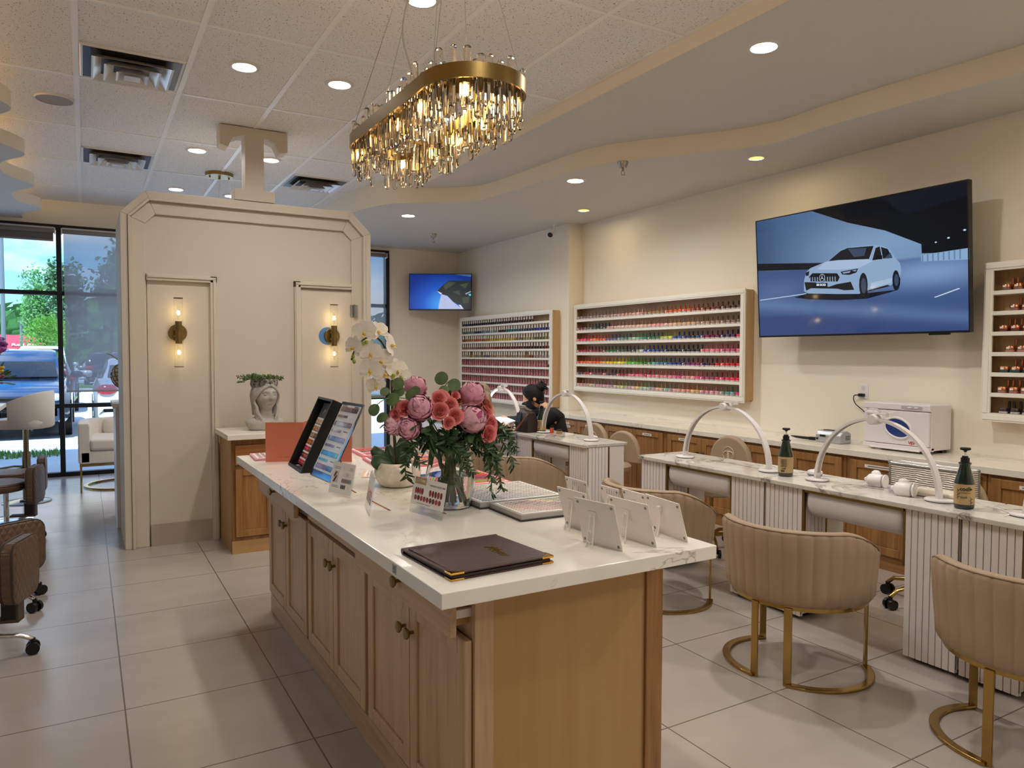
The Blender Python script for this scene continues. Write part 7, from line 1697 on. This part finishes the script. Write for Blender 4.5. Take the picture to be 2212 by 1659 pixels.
obj('base_ring', B().sweep([(.40*cos(a), .38*sin(a)-.02, .012) for a in [2*PI*k/40 for k in range(40)]], [(-.02, -.012), (.02, -.012), (.02, .008), (-.02, .008)], closed=True), GOLD, ac)
rd = thing('reception_desk', 'white reception counter behind the partition with a pale ledge', 'desk', (.19, 6.92, 0)); obj('body', B().box(.02, 1.8, .02, .6, 0, 1.01), WHITEM, rd); obj('ledge', B().box(0, 1.82, 0, .62, 1.01, 1.05), QTZ, rd, bevel=.003)
gv = thing('globe_vase', 'round gold net globe vase with a leaf on the reception ledge', 'vase', (.30, 7.12, 1.052))
q = B()
for k in range(9):
    ph = PI*(k+1)/10; q.tube([(.115*sin(ph)*cos(a), .115*sin(ph)*sin(a), .225+.115*cos(ph)) for a in [2*PI*j/28 for j in range(28)]], .004, 5, closed=True)
for k in range(16):
    a0 = PI*k/8; q.tube([(.115*sin(ph)*cos(a0+ph*.5), .115*sin(ph)*sin(a0+ph*.5), .225+.115*cos(ph)) for ph in [PI*(.05+.9*j/16) for j in range(17)]], .004, 5)
obj('net_globe', q, BRASS, gv); obj('inner_globe', B().ell((0, 0, .225), (.108, .108, .108), 24, 14), mat('ivory globe', 'd9d2c2', .4), gv, smooth=180)
obj('wire_stand', B().tube([(0, 0, .11), (-.05, -.02, .0)], .003, 5).tube([(0, 0, .11), (.05, -.02, 0)], .003, 5).tube([(0, 0, .11), (0, .05, 0)], .003, 5).tube([(-.05, -.02, .003), (.05, -.02, .003), (0, .05, .003)], .003, 5, closed=True), BRASS, gv)
q = B(); petal(q, Mx.Translation((-.02, 0, .33)) @ Mx.Rotation(1.4, 4, 'Z') @ Mx.Rotation(.6, 4, 'X'), .15, .07, .2); petal(q, Mx.Translation((.02, 0, .33)) @ Mx.Rotation(-1.2, 4, 'Z') @ Mx.Rotation(.9, 4, 'X'), .16, .07, .2); obj('leaf', q, LEAFD, gv, smooth=60, solid=.002)
tb_ = thing('bar_table', 'white high table at the left picture edge under the flowers', 'table', (-1.22, 7.32, 0)); obj('top', B().box(-.62, .62, -.38, .38, 1.0, 1.035), QTZ, tb_, bevel=.004); obj('pedestal', B().box(-.3, .2, -.2, .2, 0, 1.0), WHITEM, tb_)
fl = thing('flower_arrangement', 'purple and yellow flowers in a glass jar at the left picture edge', 'flowers', (-.665, 7.22, 1.036))
obj('jar', B().lathe([(0, 0), (.05, 0), (.055, .01), (.055, .12), (.05, .13), (.048, .12), (.05, .012), (0, .01)], 24, cap=(False, False)), ACRYL, fl, smooth=50); obj('potting', B().cyl((0, 0, .011), (0, 0, .09), .048, n=20), mat('brown moss', '6a4a34', .9), fl)
q = B()
for i in range(46):
    a = rnd(0, 6.3); e = rnd(-.2, 1.3); d = V((cos(a)*cos(e), sin(a)*cos(e), sin(e))); p = V((0, 0, .2))+d*rnd(.05, .13); petal(q, frame(p, d.orthogonal(), d), rnd(.05, .09), rnd(.014, .03), .2)
q.tube([(0, 0, .02), (.01, 0, .3)], .005, 6).tube([(0, 0, .02), (.04, -.02, .5)], .004, 6); obj('greenery', q, LEAFD, fl, smooth=60)
q = B()
for i in range(34):
    d = V((rnd(-1, 1), rnd(-1, 1), rnd(-1, 1))).normalized(); q.ell(V((.04, -.02, .50))+d*.062, (.026, .026, .018), 8, 5)
obj('purple_bloom', q, mat('magenta petals', 'a04a9a', .6, var=.3, vs=30), fl, smooth=180)
for nm, c, z, k in (('yellow_bloom', 'd9b22a', .29, 22), ('plum_bloom', '7a3a50', .24, 22), ('pink_bloom', 'c07a88', .42, 14)):
    q = B()
    for i in range(k): a = rnd(0, 6.3); q.ell((.085*cos(a)*rnd(.4, 1), .085*sin(a)*rnd(.4, 1), z+rnd(-.02, .025)), (.024, .024, .014), 8, 5)
    obj(nm, q, mat(nm+' petals', c, .6, var=.3, vs=40), fl, smooth=180)
for i, (x, y, c, l) in enumerate(((-.70, 7.02, 'e6e2da', 'white leaflet box on the high table by the flowers'), (-.66, 6.99, 'e0cf9a', 'pale yellow card pack lying beside the flowers'))):
    t = thing('card_box', l, 'box', (x, y, 1.0355), .3*i); obj('tray', B().box(-.04, .04, -.03, .03, 0, .03), mat('box '+c, c, .6), t); obj('lid', B().box(-.041, .041, -.031, .031, .03, .036), mat('box '+c, c, .6), t)
